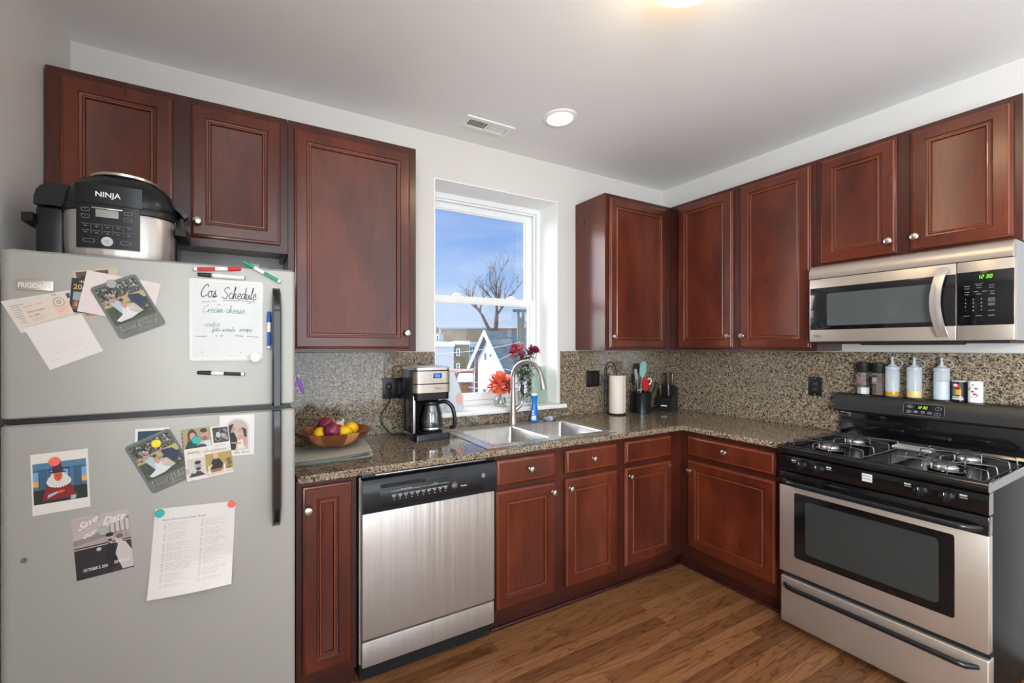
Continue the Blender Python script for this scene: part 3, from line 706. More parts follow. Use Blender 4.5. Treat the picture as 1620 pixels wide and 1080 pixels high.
# ------------------------------------------------------------------ printed cards and sheets on the doors
INK = {}
class Card:
    def __init__(s, tl, tr, br, bl, lift=0.0005, thick=0.0004, px=True):
        s.c = [P(*q) for q in (tl, tr, br, bl)] if px else [Vector(q) for q in (tl, tr, br, bl)]
        s.lift = lift; s.t = thick; s.bm = bm_(); s.n = 0; s.layer = s.bm.loops.layers.float_color.new('Col')
        s.W = (s.c[1] - s.c[0]).length; s.Hh = (s.c[3] - s.c[0]).length; s.curl = None
    def p(s, u, v, d=0.0):
        """u to the right, v up, 0..1"""
        a, b, c, e = s.c; q = (a * (1 - u) + b * u) * v + (e * (1 - u) + c * u) * (1 - v)
        q = q.copy(); q.y = YF - s.lift - d - (s.curl(u, v) if s.curl else 0); return q
    def face(s, vs, col):
        try: f = s.bm.faces.new(vs)
        except ValueError: return
        for l in f.loops: l[s.layer] = col
    def base(s, col, r=0.0, nu=1, nv=1, back=True):
        if r > 0:
            pts = rrect(0, 1, 0, 1, r, 6); ra = s.W / s.Hh
            pts = [(((u if r < u < 1 - r else u)), v) for u, v in pts]
            # keep corners round in metres
            pts = []
            for cx, cy, a in ((1 - r, r * ra, -90), (1 - r, 1 - r * ra, 0), (r, 1 - r * ra, 90), (r, r * ra, 180)):
                for k in range(7): t = math.radians(a + 15 * k); pts.append((cx + r * math.cos(t), cy + r * ra * math.sin(t)))
            f = [s.bm.verts.new(s.p(u, v, s.t)) for u, v in pts]; g = [s.bm.verts.new(s.p(u, v, 0)) for u, v in pts]
            s.face(f, col); s.face(list(reversed(g)), col)
            for i in range(len(f)): j = (i + 1) % len(f); s.face([f[i], g[i], g[j], f[j]], col)
        else:
            F_ = [[s.bm.verts.new(s.p(i / nu, j / nv, s.t)) for j in range(nv + 1)] for i in range(nu + 1)]
            G_ = [[s.bm.verts.new(s.p(i / nu, j / nv, 0)) for j in range(nv + 1)] for i in range(nu + 1)]
            for i in range(nu):
                for j in range(nv):
                    for K in (F_, G_): s.face([K[i][j], K[i + 1][j], K[i + 1][j + 1], K[i][j + 1]], col)
            for i in range(nu):
                s.face([F_[i][0], F_[i + 1][0], G_[i + 1][0], G_[i][0]], col); s.face([F_[i][nv], F_[i + 1][nv], G_[i + 1][nv], G_[i][nv]], col)
            for j in range(nv):
                s.face([F_[0][j], F_[0][j + 1], G_[0][j + 1], G_[0][j]], col); s.face([F_[nu][j], F_[nu][j + 1], G_[nu][j + 1], G_[nu][j]], col)
        return s
    def poly(s, pts, col, up=1):
        s.n += 1; d = s.t + 0.00005 + 0.000012 * s.n
        s.face([s.bm.verts.new(s.p(min(max(u, 0), 1), min(max(v, 0), 1), d)) for u, v in pts], lin(*col) if isinstance(col, tuple) else col); return s
    def rect(s, u0, u1, v0, v1, col): return s.poly([(u0, v0), (u1, v0), (u1, v1), (u0, v1)], col)
    def ell(s, u, v, ru, rv, col, n=16, rot=0.0):
        c, q = math.cos(rot), math.sin(rot)
        return s.poly([(u + ru * math.cos(2 * PI * k / n) * c - rv * math.sin(2 * PI * k / n) * q, v + rv * math.sin(2 * PI * k / n) * c + ru * math.cos(2 * PI * k / n) * q) for k in range(n)], col)
    def blobs(s, u0, u1, v0, v1, cols, n, size, seed=1):
        R = random.Random(seed)
        for _ in range(n):
            s.ell(R.uniform(u0 + size, u1 - size), R.uniform(v0 + size, v1 - size), size * R.uniform(.4, 1), size * R.uniform(.3, .8), R.choice(cols), 7, R.uniform(0, 3))
        return s
    def stroke(s, pts, w, col):
        ra = s.W / s.Hh
        for a, b in zip(pts, pts[1:]):
            du, dv = b[0] - a[0], (b[1] - a[1]) / ra; L = math.hypot(du, dv) or 1e-6
            nx, ny = -dv / L * w / 2, du / L * w / 2 * ra; ex, ey = du / L * w * .3, dv / L * w * .3 * ra
            s.poly([(a[0] + nx - ex, a[1] + ny - ey), (b[0] + nx + ex, b[1] + ny + ey), (b[0] - nx + ex, b[1] - ny + ey), (a[0] - nx - ex, a[1] - ny - ey)], col)
            s.n -= 1
        s.n += 1; return s
    def text(s, txt, u, v, h, col, width=None, align='l', bold=False, shear=0.0, slope=0.0):
        """h: cap height in v units"""
        polys, w = text_polys(txt, bold); ra = s.W / s.Hh; su = (h / ra) if width is None else width / w
        u0 = u - (w * su / 2 if align == 'c' else 0); s.n += 1; d = s.t + 0.00005 + 0.000012 * s.n
        for q in polys:
            s.face([s.bm.verts.new(s.p(u0 + (x + shear * y) * su, v + y * h + slope * x * su, d)) for x, y in q], lin(*col))
        return s
    def script(s, txt, u, v, h, col, w=0.006, width=None, slope=0.0):
        """joined handwriting; h: height of the small letters in v units"""
        ra = s.W / s.Hh; adv = 0; lines = []
        for ch in txt:
            g = HAND.get(ch) or HAND.get(ch.lower())
            if g is None: adv += 0.6; continue
            for st in g[1]: lines.append([(adv + x, y) for x, y in st])
            adv += g[0]
        k = (h / ra) if width is None else width / adv
        for st in lines:
            pp = [(p.x, p.y) for p in smooth_path([(x, y, 0) for x, y in st], 4)]
            s.stroke([(u + (x + .18 * y) * k, v + y * h + slope * x * k) for x, y in pp], w, col)
        return s
    def done(s, name, label, cat, group=None):
        me = bpy.data.meshes.new(name); c = s.p(.5, .5); s.bm.transform(Matrix.Translation(-c)); s.bm.to_mesh(me); s.bm.free()
        me.materials.append(MATS['printed']); o = bpy.data.objects.new(name, me); COL.objects.link(o); o.location = c
        WORLD[o.name] = Matrix.Translation(c)
        return tag(o, label, cat, group)
# one-stroke hand: advance, strokes (small letters one unit high)
HAND = {
 'a': (1.0, [[(.75, .85), (.35, 1), (.05, .5), (.3, 0), (.7, .4), (.75, .9), (.78, .15), (1, .1)]]),
 'b': (.9, [[(.05, .1), (.35, 2), (.15, 1), (.15, 0), (.6, .1), (.65, .7), (.3, .8), (.9, .3)]]),
 'c': (.8, [[(.7, .85), (.35, 1), (.05, .5), (.35, 0), (.8, .2)]]),
 'd': (1.0, [[(.7, .85), (.3, .95), (.05, .4), (.35, 0), (.7, .5), (.85, 2), (.8, .2), (1, .1)]]),
 'e': (.8, [[(.05, .45), (.6, .6), (.5, 1), (.1, .7), (.15, .1), (.45, 0), (.8, .25)]]),
 'f': (.7, [[(0, .1), (.4, 1.2), (.5, 1.9), (.3, 1.6), (.2, -.7), (.4, -.4), (.7, .4)]]),
 'g': (.9, [[(.7, .85), (.3, 1), (.05, .5), (.35, .1), (.7, .8), (.6, -.7), (.2, -.8), (.9, .3)]]),
 'h': (1.0, [[(0, .1), (.4, 1.7), (.3, 2), (.15, 0), (.35, .8), (.6, .9), (.65, .2), (1, .15)]]),
 'i': (.5, [[(0, .1), (.22, .95), (.22, .1), (.5, .2)], [(.28, 1.35), (.32, 1.42)]]),
 'k': (.9, [[(0, .1), (.35, 2), (.15, 0)], [(.6, 1), (.2, .55), (.7, 0), (.9, .15)]]),
 'l': (.5, [[(0, .1), (.38, 1.7), (.28, 2), (.15, .2), (.5, .15)]]),
 'm': (1.4, [[(0, .1), (.15, .9), (.15, 0), (.4, .9), (.6, .8), (.6, 0), (.85, .9), (1.05, .8), (1.1, .1), (1.4, .15)]]),
 'n': (1.0, [[(0, .1), (.15, .9), (.15, 0), (.4, .85), (.65, .85), (.7, .1), (1, .15)]]),
 'o': (.9, [[(.5, 1), (.1, .8), (.1, .2), (.45, 0), (.7, .4), (.5, .95), (.9, .8)]]),
 'p': (.95, [[(0, .2), (.2, 1), (.1, -.9), (.2, .6), (.5, .95), (.65, .4), (.3, 0), (.95, .3)]]),
 'r': (.8, [[(0, .1), (.2, .9), (.2, .1), (.35, .75), (.65, .9), (.8, .8)]]),
 's': (.75, [[(0, .1), (.4, 1), (.3, .75), (.55, .3), (.3, 0), (.05, .1), (.75, .2)]]),
 't': (.6, [[(0, .1), (.3, 1.6), (.2, .2), (.6, .15)], [(.0, 1.1), (.55, 1.2)]]),
 'u': (1.0, [[(0, .2), (.15, .95), (.1, .2), (.4, 0), (.7, .9), (.72, .15), (1, .1)]]),
 'v': (.9, [[(0, .8), (.15, .95), (.35, 0), (.65, .9), (.9, .85)]]),
 'w': (1.2, [[(0, .8), (.15, .95), (.3, 0), (.55, .8), (.75, 0), (1, .9), (1.2, .85)]]),
 'y': (.95, [[(0, .8), (.12, .95), (.2, .2), (.5, .1), (.75, .95), (.55, -.8), (.2, -.7), (.95, .3)]]),
 'C': (1.3, [[(1.2, 1.6), (1.0, 2.0), (.4, 1.5), (.1, .6), (.4, 0), (1.2, .4)]]),
 'S': (1.4, [[(1.3, 1.7), (1.0, 2.0), (.4, 1.6), (.5, 1.2), (1.1, .7), (.8, 0), (0, .3)]]),
 'D': (1.5, [[(.3, 1.9), (.2, 0), (.9, .2), (1.3, 1.1), (.9, 1.9), (.1, 1.8)]]),
}
WH, CRM = lin(240, 236, 230), lin(238, 232, 222)

# mail at the upper left
c = Card((1.2, 476.5), (112.3, 458.4), (119, 500), (34, 527), .0006).base(lin(226, 218, 206))
for k in range(6): c.rect(.07, .07 + .20 + .1 * ((k * 7) % 3) / 3, .80 - .07 * k, .815 - .07 * k, (150, 148, 142))
for k in range(3): c.rect(.10, .2, .38 - .07 * k, .395 - .07 * k, (160, 156, 150))
c.rect(.905, .97, .72, .90, (56, 78, 120)); c.script('lan', .70, .90, .05, (150, 160, 170), .004)
c.done('letter', 'off-white folded letter with a blue stamp at the refrigerator door edge', 'letter')
c = Card((38, 519.5), (129, 496), (163.8, 554.8), (79.5, 585.4), .0014).base(lin(236, 229, 224))
for k in range(4): c.rect(.22, .80 - .08 * (k % 2), .47 - .06 * k, .478 - .06 * k, (222, 204, 196))
c.rect(.10, .98, .17, .175, (214, 200, 194)); c.done('notecard', 'large white card with faint pink lines below the mail', 'card')
c = Card((29.8, 483.5), (103.7, 464.4), (117.5, 495.5), (46.5, 515.8), .0022).base(lin(232, 214, 200))
c.ell(.80, .5, .17, .46, (236, 202, 180), 24); c.ell(.80, .70, .115, .215, (92, 104, 108), 28); c.ell(.80, .70, .105, .195, (226, 214, 202), 28); c.ell(.80, .70, .05, .09, (92, 104, 108), 20)
c.ell(.80, .70, .035, .06, (226, 214, 202), 16)
c.text("We're here", .10, .55, .105, (60, 66, 76), width=.36); c.text('to talk.', .10, .36, .105, (60, 66, 76), width=.24)
c.rect(.08, .27, .855, .870, (176, 70, 60)); c.rect(.33, .46, .855, .870, (176, 110, 90))
for k in range(3): c.rect(.12, .44 - .05 * k, .25 - .06 * k, .26 - .06 * k, (150, 140, 134))
for k in range(3): c.rect(.70, .92 - .05 * k, .38 - .07 * k, .39 - .07 * k, (170, 130, 110))
c.done('notecard', "peach card reading We're here to talk with a round emblem", 'card')
c = Card((115, 428.7), (185.8, 423), (191, 497), (133, 502), .0006).base(lin(206, 190, 160))
c.rect(.05, .78, .02, .97, (92, 74, 58)); c.blobs(.08, .76, .55, .95, [(150, 128, 100), (70, 56, 46), (116, 96, 74), (40, 34, 30)], 26, .12, 3); c.rect(.05, .78, .02, .25, (186, 130, 88))
c.done('photograph', 'brown and tan photograph mostly hidden behind the pink envelope', 'photo')
c = Card((114, 439.4), (144, 441.5), (141, 496), (109.2, 492.6), .0014).base(lin(34, 33, 32))
c.text('20', .12, .68, .14, (214, 176, 96), bold=True); c.blobs(.2, .7, .86, .96, [(214, 200, 170)], 5, .05, 2)
c.rect(.14, .98, .08, .60, (150, 168, 174)); c.rect(.14, .98, .08, .36, (120, 78, 52)); c.blobs(.14, .98, .10, .40, [(176, 120, 80), (96, 60, 40), (200, 150, 110)], 10, .14, 5)
c.done('greeting_card', 'black card with gold 20 peeking out left of the pink envelope', 'card')
c = Card((138.3, 427.3), (254.9, 448.9), (239, 513), (122.4, 492.1), .0022).base(lin(236, 222, 218))
R = random.Random(4)
for k in range(9):
    u, v = R.uniform(.03, .9), R.uniform(.05, .95); c.stroke([(u, v), (min(u + .07, .99), min(v + .10, .99)), (min(u + .12, .99), min(v + .09, .99))], .006, (228, 190, 188))
c.stroke([(.02, .95), (.40, .50), (.95, .97)], .003, (224, 206, 202)); c.done('envelope', 'pale pink patterned envelope tucked behind the grey wedding card', 'envelope')
def wedding(tl, tr, br, bl, lift, label):
    c = Card(tl, tr, br, bl, lift).base(lin(116, 118, 114), r=.085)
    U0, U1, V0, V1 = .06, .95, .25, .955
    c.rect(U0, U1, V0, V1, (74, 84, 64)); c.rect(U0, U1, .58, .72, (196, 186, 122))
    c.rect(U0, U1, .70, V1, (92, 94, 84))
    c.blobs(U0, U1, .68, V1, [(60, 62, 56), (40, 44, 38), (150, 148, 140), (196, 190, 188), (84, 90, 74), (70, 74, 62)], 260, .032, 8)
    c.blobs(U0, .42, .60, .80, [(206, 176, 176), (178, 132, 134), (90, 84, 70)], 60, .028, 9)
    c.blobs(U0, U1, V0, .56, [(62, 72, 54), (88, 98, 70), (70, 78, 60)], 40, .07, 10)
    c.poly([(.22, .62), (.38, .66), (.46, .40), (.34, .36)], (188, 202, 214))                                # chair
    c.poly([(.38, .52), (.52, .55), (.60, .42), (.70, .36), (.46, .30), (.20, .29), (.14, .33), (.32, .40)], (228, 228, 226))   # gown
    c.poly([(.38, .56), (.48, .60), (.52, .52), (.42, .48)], (206, 160, 136)); c.ell(.46, .62, .038, .036, (204, 154, 128)); c.ell(.445, .645, .04, .03, (84, 52, 40))
    c.poly([(.60, .70), (.84, .66), (.92, .54), (.78, .40), (.72, .46), (.62, .56)], (44, 56, 84)); c.ell(.585, .695, .036, .034, (206, 160, 132)); c.ell(.58, .725, .034, .018, (96, 70, 48))
    c.poly([(.50, .54), (.64, .54), (.74, .36), (.62, .34), (.50, .42)], (206, 192, 180)); c.ell(.545, .56, .035, .035, (186, 170, 160)); c.ell(.55, .57, .012, .01, (30, 30, 30))
    c.ell(.56, .46, .05, .032, (222, 196, 188)); c.ell(.80, .38, .03, .015, (40, 40, 44)); c.ell(.86, .41, .03, .015, (190, 150, 130))
    c.script('happiest of holidays', .10, .12, .048, (232, 226, 206), .006, width=.80)
    c.ell(.90, .215, .012, .009, (220, 150, 140)); c.rect(.42, .70, .06, .066, (190, 188, 180))
    return c.done('greeting_card', label, 'card')
wedding((141.4, 455.8), (214.3, 432.5), (263.6, 512), (191.8, 537.9), .0030, 'rounded grey wedding card with grey magnet on the freezer door')
c = Card((214.4, 678.5), (268, 675.5), (266, 733), (212.4, 737), .0006).base(WH).rect(.07, .95, .12, .93, (28, 66, 84)).rect(.07, .95, .12, .5, (20, 40, 54))
c.done('photograph', 'dark teal photograph hidden behind the lower grey wedding card', 'photo')
wedding((195.7, 707.7), (267.4, 675.8), (313, 750), (241.6, 781.7), .0014, 'rounded grey wedding card under a yellow magnet on the lower door')
c = Card((286.5, 681.0), (302, 679.5), (309, 759.8), (295.2, 762.6), .0022).base(lin(120, 40, 44))
for k in range(26): c.rect(0, .14, k / 26 + .004, k / 26 + .02, (196, 160, 150) if k % 2 else (80, 26, 32))
c.done('greeting_card', 'dark red patterned card peeking out left of the christmas photo card', 'card')
c = Card((347.5, 657.5), (402.5, 654.8), (401.8, 717.9), (348.2, 722), .0006).base(lin(240, 236, 232))
arch = [(.18, .14), (.82, .14), (.82, .62)] + [(.50 + .32 * math.cos(math.radians(a)), .62 + .27 * math.sin(math.radians(a))) for a in range(0, 181, 15)]
c.poly([(.50 + (u - .5) * 1.12, .52 + (v - .52) * 1.08) for u, v in arch], (206, 200, 194)); c.poly([(.50 + (u - .5) * 1.06, .52 + (v - .52) * 1.04) for u, v in arch], (240, 236, 232)); c.poly(arch, (196, 182, 176))
c.poly([(.18, .14), (.44, .14), (.50, .40), (.40, .58), (.20, .56)], (34, 32, 34)); c.ell(.36, .66, .085, .075, (196, 148, 122)); c.poly([(.20, .50), (.26, .76), (.40, .78), (.33, .66), (.28, .48)], (62, 40, 32))
c.poly([(.50, .16), (.72, .16), (.74, .40), (.52, .40)], (232, 222, 216)); c.poly([(.50, .36), (.56, .52), (.74, .50), (.76, .22), (.70, .22), (.66, .40)], (208, 156, 128)); c.ell(.58, .62, .07, .07, (206, 156, 130)); c.poly([(.62, .70), (.76, .64), (.78, .44), (.70, .46), (.66, .62)], (64, 38, 30))
c.stroke([(.34, .32), (.60, .30)], .05, (200, 150, 122)); c.script('the love', .40, .05, .035, (70, 66, 64), .008, width=.45)
c.done('greeting_card', 'white card with an arched photo of an embracing couple', 'card')
c = Card((288, 679.2), (360.8, 671.7), (369.9, 745.1), (295.9, 762), .0030).base(lin(238, 230, 220))
c.rect(.0, .60, .62, 1, (176, 160, 120)); c.ell(.20, .86, .10, .13, (92, 56, 40)); c.poly([(.08, .62), (.10, .82), (.16, .62)], (92, 56, 40)); c.ell(.21, .84, .065, .085, (212, 164, 140)); c.poly([(.02, .62), (.30, .62), (.28, .72), (.10, .76)], (30, 72, 52))
c.ell(.46, .86, .075, .105, (204, 154, 130)); c.ell(.45, .945, .075, .045, (70, 50, 38)); c.ell(.46, .79, .06, .045, (150, 108, 88)); c.poly([(.36, .62), (.58, .62), (.58, .74), (.44, .74)], (206, 220, 230)); c.ell(.36, .72, .055, .055, (222, 180, 160)); c.poly([(.28, .62), (.50, .62), (.44, .68), (.32, .68)], (48, 56, 84))
c.rect(.64, .98, .66, .97, (66, 66, 64)); c.blobs(.64, .98, .66, .97, [(110, 110, 108), (40, 40, 40), (150, 150, 146)], 40, .05, 11); c.ell(.76, .82, .05, .06, (200, 200, 198)); c.ell(.86, .80, .04, .05, (176, 176, 172))
c.script('merry', .06, .52, .035, (176, 166, 156), .006, width=.26); c.script('christmas', .38, .50, .035, (176, 166, 156), .006, width=.52); c.rect(.62, .90, .60, .606, (150, 144, 138))
c.rect(.05, .40, .07, .42, (214, 208, 200)); c.ell(.26, .26, .07, .085, (170, 168, 164)); c.ell(.26, .335, .07, .035, (50, 48, 46)); c.ell(.26, .21, .055, .03, (60, 58, 56)); c.poly([(.06, .07), (.40, .07), (.30, .16), (.14, .18)], (66, 66, 68)); c.ell(.17, .18, .05, .05, (206, 204, 200))
c.rect(.42, 1.0, .03, .46, (182, 158, 96)); c.blobs(.84, 1.0, .05, .35, [(140, 90, 60), (160, 130, 70), (110, 100, 60)], 18, .05, 12); c.poly([(.42, .03), (1, .03), (1, .10), (.42, .12)], (214, 206, 190))
c.poly([(.50, .20), (.58, .34), (.72, .34), (.80, .22), (.76, .14), (.54, .14)], (34, 36, 42)); c.ell(.65, .40, .052, .062, (226, 184, 160)); c.ell(.65, .445, .045, .025, (220, 190, 150)); c.poly([(.50, .14), (.78, .14), (.74, .08), (.54, .08)], (160, 106, 74)); c.poly([(.49, .20), (.54, .26), (.57, .22), (.52, .17)], (232, 180, 60))
for u in (.47, .80): c.rect(u, u + .03, .04, .22, (236, 234, 228))
c.done('greeting_card', 'merry christmas card with four family photos under a teal magnet', 'card')
c = Card((47.8, 719.6), (138.9, 708.9), (143.3, 800.4), (51.8, 816.2), .0006).base(lin(234, 228, 218))
c.rect(.03, .96, .17, .84, (52, 60, 66)); c.rect(.03, .96, .38, .84, (70, 112, 144)); c.rect(.03, .96, .72, .84, (84, 130, 160)); c.rect(.03, .96, .715, .725, (40, 74, 100))
for u in (.13, .74): c.rect(u, u + .14, .38, .74, (58, 96, 124)); c.rect(u, u + .01, .38, .74, (36, 66, 90))
for u0, u1 in ((.03, .12), (.87, .96)): c.rect(u0, u1, .46, .70, (120, 170, 214)); c.rect(u0, u1, .46, .55, (240, 168, 70))
c.rect(.30, .66, .38, .74, (44, 78, 104)); c.rect(.33, .63, .42, .70, (150, 196, 224)); c.rect(.03, .96, .17, .40, (38, 46, 38)); c.blobs(.03, .96, .18, .40, [(30, 36, 30), (54, 58, 42)], 30, .06, 13)
c.poly([(.18, .22), (.24, .44), (.36, .50), (.56, .50), (.70, .42), (.76, .22)], (136, 34, 36)); c.poly([(.30, .44), (.26, .50), (.28, .57), (.36, .64), (.56, .64), (.66, .56), (.68, .48), (.60, .44), (.46, .41)], (226, 222, 214))
for k in range(14): a = math.radians(180 + k * 180 / 13); c.ell(.47 + .20 * math.cos(a), .52 + .10 * math.sin(a), .014, .02, (236, 232, 226), 8)
c.ell(.46, .60, .075, .085, (222, 96, 56), 20); c.ell(.43, .615, .018, .008, (70, 30, 26)); c.ell(.49, .615, .018, .008, (70, 30, 26)); c.poly([(.455, .61), (.465, .61), (.475, .57), (.45, .57)], (186, 70, 44)); c.rect(.44, .49, .55, .558, (130, 30, 30))
c.poly([(.36, .65), (.37, .78), (.42, .80), (.52, .80), (.56, .66)], (70, 44, 66)); c.poly([(.33, .66), (.60, .655), (.62, .675), (.32, .685)], (56, 34, 54))
c.poly([(.26, .25), (.42, .31), (.44, .35), (.28, .31)], (170, 190, 214)); c.poly([(.42, .30), (.56, .33), (.57, .36), (.44, .355)], (222, 96, 56)); c.poly([(.66, .18), (.75, .18), (.76, .25), (.67, .25)], (170, 190, 214))
c.done('art_print', 'square art print of a figure with white ruff and red coat', 'print')
c = Card((112.7, 821.1), (202.2, 803.8), (212.2, 895.6), (121.8, 918.9), .0006).base(lin(196, 180, 176))
c.rect(0, 1, 0, .48, (58, 54, 54)); c.poly([(.0, .62), (.0, .50), (1, .50), (1, .66)], (176, 160, 156)); c.poly([(0, .64), (.30, .66), (1, .90), (1, .66), (0, .55)], (150, 136, 132))
for k in range(5): c.rect(.56 + .09 * k, .63 + .09 * k, .66, .92 - .02 * k, (206, 194, 190)); c.rect(.56 + .09 * k, .565 + .09 * k, .50, .95, (70, 64, 64))
for k in range(5): c.stroke([(0, .93 - .05 * k), (.5, .99 - .02 * k)], .006, (140, 124, 120))
c.rect(0, 1, .495, .515, (46, 42, 42)); c.poly([(.0, .0), (.0, .47), (.50, .48), (.62, .40), (.60, .0)], (44, 40, 42))
c.poly([(.56, .02), (.52, .42), (.60, .50), (.70, .44), (.72, .10)], (34, 32, 34)); c.ell(.63, .57, .062, .075, (196, 180, 174)); c.ell(.63, .63, .07, .035, (44, 38, 38)); c.ell(.625, .54, .045, .025, (70, 60, 58))
c.poly([(.70, .30), (.78, .50), (.90, .46), (1, .30), (1, .02), (.80, .02), (.74, .18)], (206, 196, 192)); c.ell(.78, .52, .06, .07, (206, 190, 184)); c.ell(.80, .575, .065, .04, (120, 100, 94)); c.ell(.42, .43, .045, .03, (196, 182, 176))
c.text('Save', .10, .78, .13, (236, 230, 226), width=.34, bold=True, shear=.35, slope=.35); c.text('our', .16, .64, .10, (236, 230, 226), width=.24, bold=True, shear=.35, slope=.25); c.text('Date', .53, .80, .13, (236, 230, 226), width=.40, bold=True, shear=.35, slope=.12)
c.text('OCTOBER 5, 2024', .12, .115, .045, (236, 230, 226), width=.42, bold=True, shear=.25); c.text('DENVER, CO', .66, .135, .045, (236, 230, 226), width=.28, bold=True, shear=.25)
c.done('photo_card', 'black and white Save our Date photo card under a grey magnet', 'card')
# the pinned sheet, curling away at its lower corners
c = Card((245.8, 805), (372.5, 791.7), (366.5, 915), (233.3, 946.5), .0008)
c.curl = lambda u, v: 0.10 * max(0, .35 - v) ** 1.5 * (.6 + u) + 0.006 * (1 - v) * math.sin(PI * u)
c.base(lin(234, 228, 222), nu=12, nv=24)
c.text('Excel Shortcuts Cheat Sheet', .10, .855, .022, (90, 88, 88), width=.52); c.rect(.12, .90, .842, .844, (190, 186, 182))
R = random.Random(6)
for colm, n0 in ((.12, 44), (.57, 44)):
    for k in range(n0):
        v = .82 - k * .0165
        if k % 7 == 6: continue
        u = colm; L = R.uniform(.18, .33)
        c.n = 5
        c.rect(u, u + .03, v, v + .004, (150, 148, 148)); uu = u + .05
        while uu < u + L: w_ = R.uniform(.02, .05); c.n = 5; c.rect(uu, uu + w_, v, v + .0035, (178, 176, 176)); uu += w_ + .008
c.done('paper_sheet', 'white two-column shortcut sheet pinned by teal and coral magnets', 'paper')
def magnet(px, py, r, m_, label, lift=.004, cat='magnet'):
    q = P(px, py); bm = bm_(); M = Matrix.Rotation(PI / 2, 4, 'X')
    lathe(bm, [(r * .96, 0), (r, .001), (r, .0035), (r * .93, .0048), (.0005, .0052)], (q.x, YF - lift, q.z), 28, 0, M)
    solo('round_magnet', label, cat, bm, m_, (q.x, YF - lift, q.z), 'round magnets on the refrigerator')
magnet(177.2, 449.4, .0125, 'grey_magnet', 'round pale grey magnet holding the upper wedding card', .0043)
magnet(247.7, 700.9, .0125, 'yellow_plastic', 'round yellow magnet on the lower wedding card', .0028)
magnet(311, 695.2, .0125, 'teal_plastic', 'round teal magnet on the merry christmas card', .0042)
magnet(87.1, 729.6, .0125, 'coral_plastic', 'round coral magnet holding the ruffed figure print', .0018)
magnet(164.4, 838.4, .0120, 'grey_magnet', 'round grey magnet on the Save our Date card', .0018)
magnet(253, 811.3, .0120, 'teal_plastic', 'round teal magnet at the sheet top left corner', .0018)
magnet(366.3, 796.7, .0110, 'coral_plastic', 'round coral magnet at the sheet top right corner', .0018)
magnet(38.4, 886, .0062, 'dark_magnet', 'small dark grey magnet alone near the left door edge', .0)

# whiteboard
wb = [P(300, 438.5), P(418, 447.3), P(414.8, 572), P(296.3, 570)]
x0 = (wb[0].x + wb[3].x) / 2; x1 = (wb[1].x + wb[2].x) / 2; z1 = (wb[0].z + wb[1].z) / 2; z0 = (wb[2].z + wb[3].z) / 2
t = thing('whiteboard', 'small white dry-erase board with Cos Schedule handwriting on the freezer door', 'whiteboard', ((x0 + x1) / 2, YF, z0))
bm = bm_()
r1 = rrect(x0, x1, z0, z1, .010, 6); r2 = rrect(x0 + .003, x1 - .003, z0 + .003, z1 - .003, .009, 6); r3 = rrect(x0 + .010, x1 - .010, z0 + .010, z1 - .010, .006, 6)
loft(bm, [[(p[0], YF - .0003, p[1]) for p in r1], [(p[0], YF - .004, p[1]) for p in r1], [(p[0], YF - .006, p[1]) for p in r2], [(p[0], YF - .0058, p[1]) for p in r3], [(p[0], YF - .0042, p[1]) for p in r3]])
part(t, 'board', bm, 'board_white')
c = Card((x0 + .010, 0, z1 - .010), (x1 - .010, 0, z1 - .010), (x1 - .010, 0, z0 + .010), (x0 + .010, 0, z0 + .010), .0042, .0002, px=False).base(lin(230, 232, 230))
K = (38, 36, 38); G = (92, 178, 172)
c.script('Cos', .11, .80, .085, K, .012, width=.24); c.script('Schedule', .42, .79, .078, K, .011, width=.52)
for a in (((.14, .735), (.25, .745)), ((.28, .75), (.34, .755)), ((.44, .765), (.70, .77), (.92, .76)), ((.36, .705), (.40, .705)), ((.80, .74), (.86, .75))): c.stroke(a, .007, K)
c.script('Cream cheese', .14, .60, .048, G, .0065, width=.62); c.script('costco', .17, .42, .034, G, .0055, width=.22); c.script('feta scoula', .28, .355, .03, G, .0055, width=.34); c.script('soaps', .68, .36, .03, G, .0055, width=.2)
for a in (((.05, .285), (.20, .29)), ((.33, .295), (.36, .295)), ((.40, .295), (.44, .296)), ((.62, .30), (.74, .295)), ((.80, .295), (.97, .28)), ((.14, .07), (.142, .09)), ((.56, .03), (.57, .03)), ((.70, .07), (.71, .072))): c.stroke(a, .007, K)
c.rect(.80, .88, .008, .016, (140, 140, 140))
d = c.done('writing', None, None); d.parent = t; d.matrix_parent_inverse = Matrix.Identity(4); d.location = d.location - WORLD[t.name].translation
q = P(404, 564.8); bm = bm_(); lathe(bm, [(.0165, 0), (.017, .002), (.0165, .010), (.014, .012), (.0005, .0125)], (q.x, YF - .0065, q.z), 28, 0, Matrix.Rotation(PI / 2, 4, 'X'))
solo('board_magnet', 'round white magnet on the lower right corner of the whiteboard', 'magnet', bm, 'white_plastic', (q.x, YF - .0065, q.z))
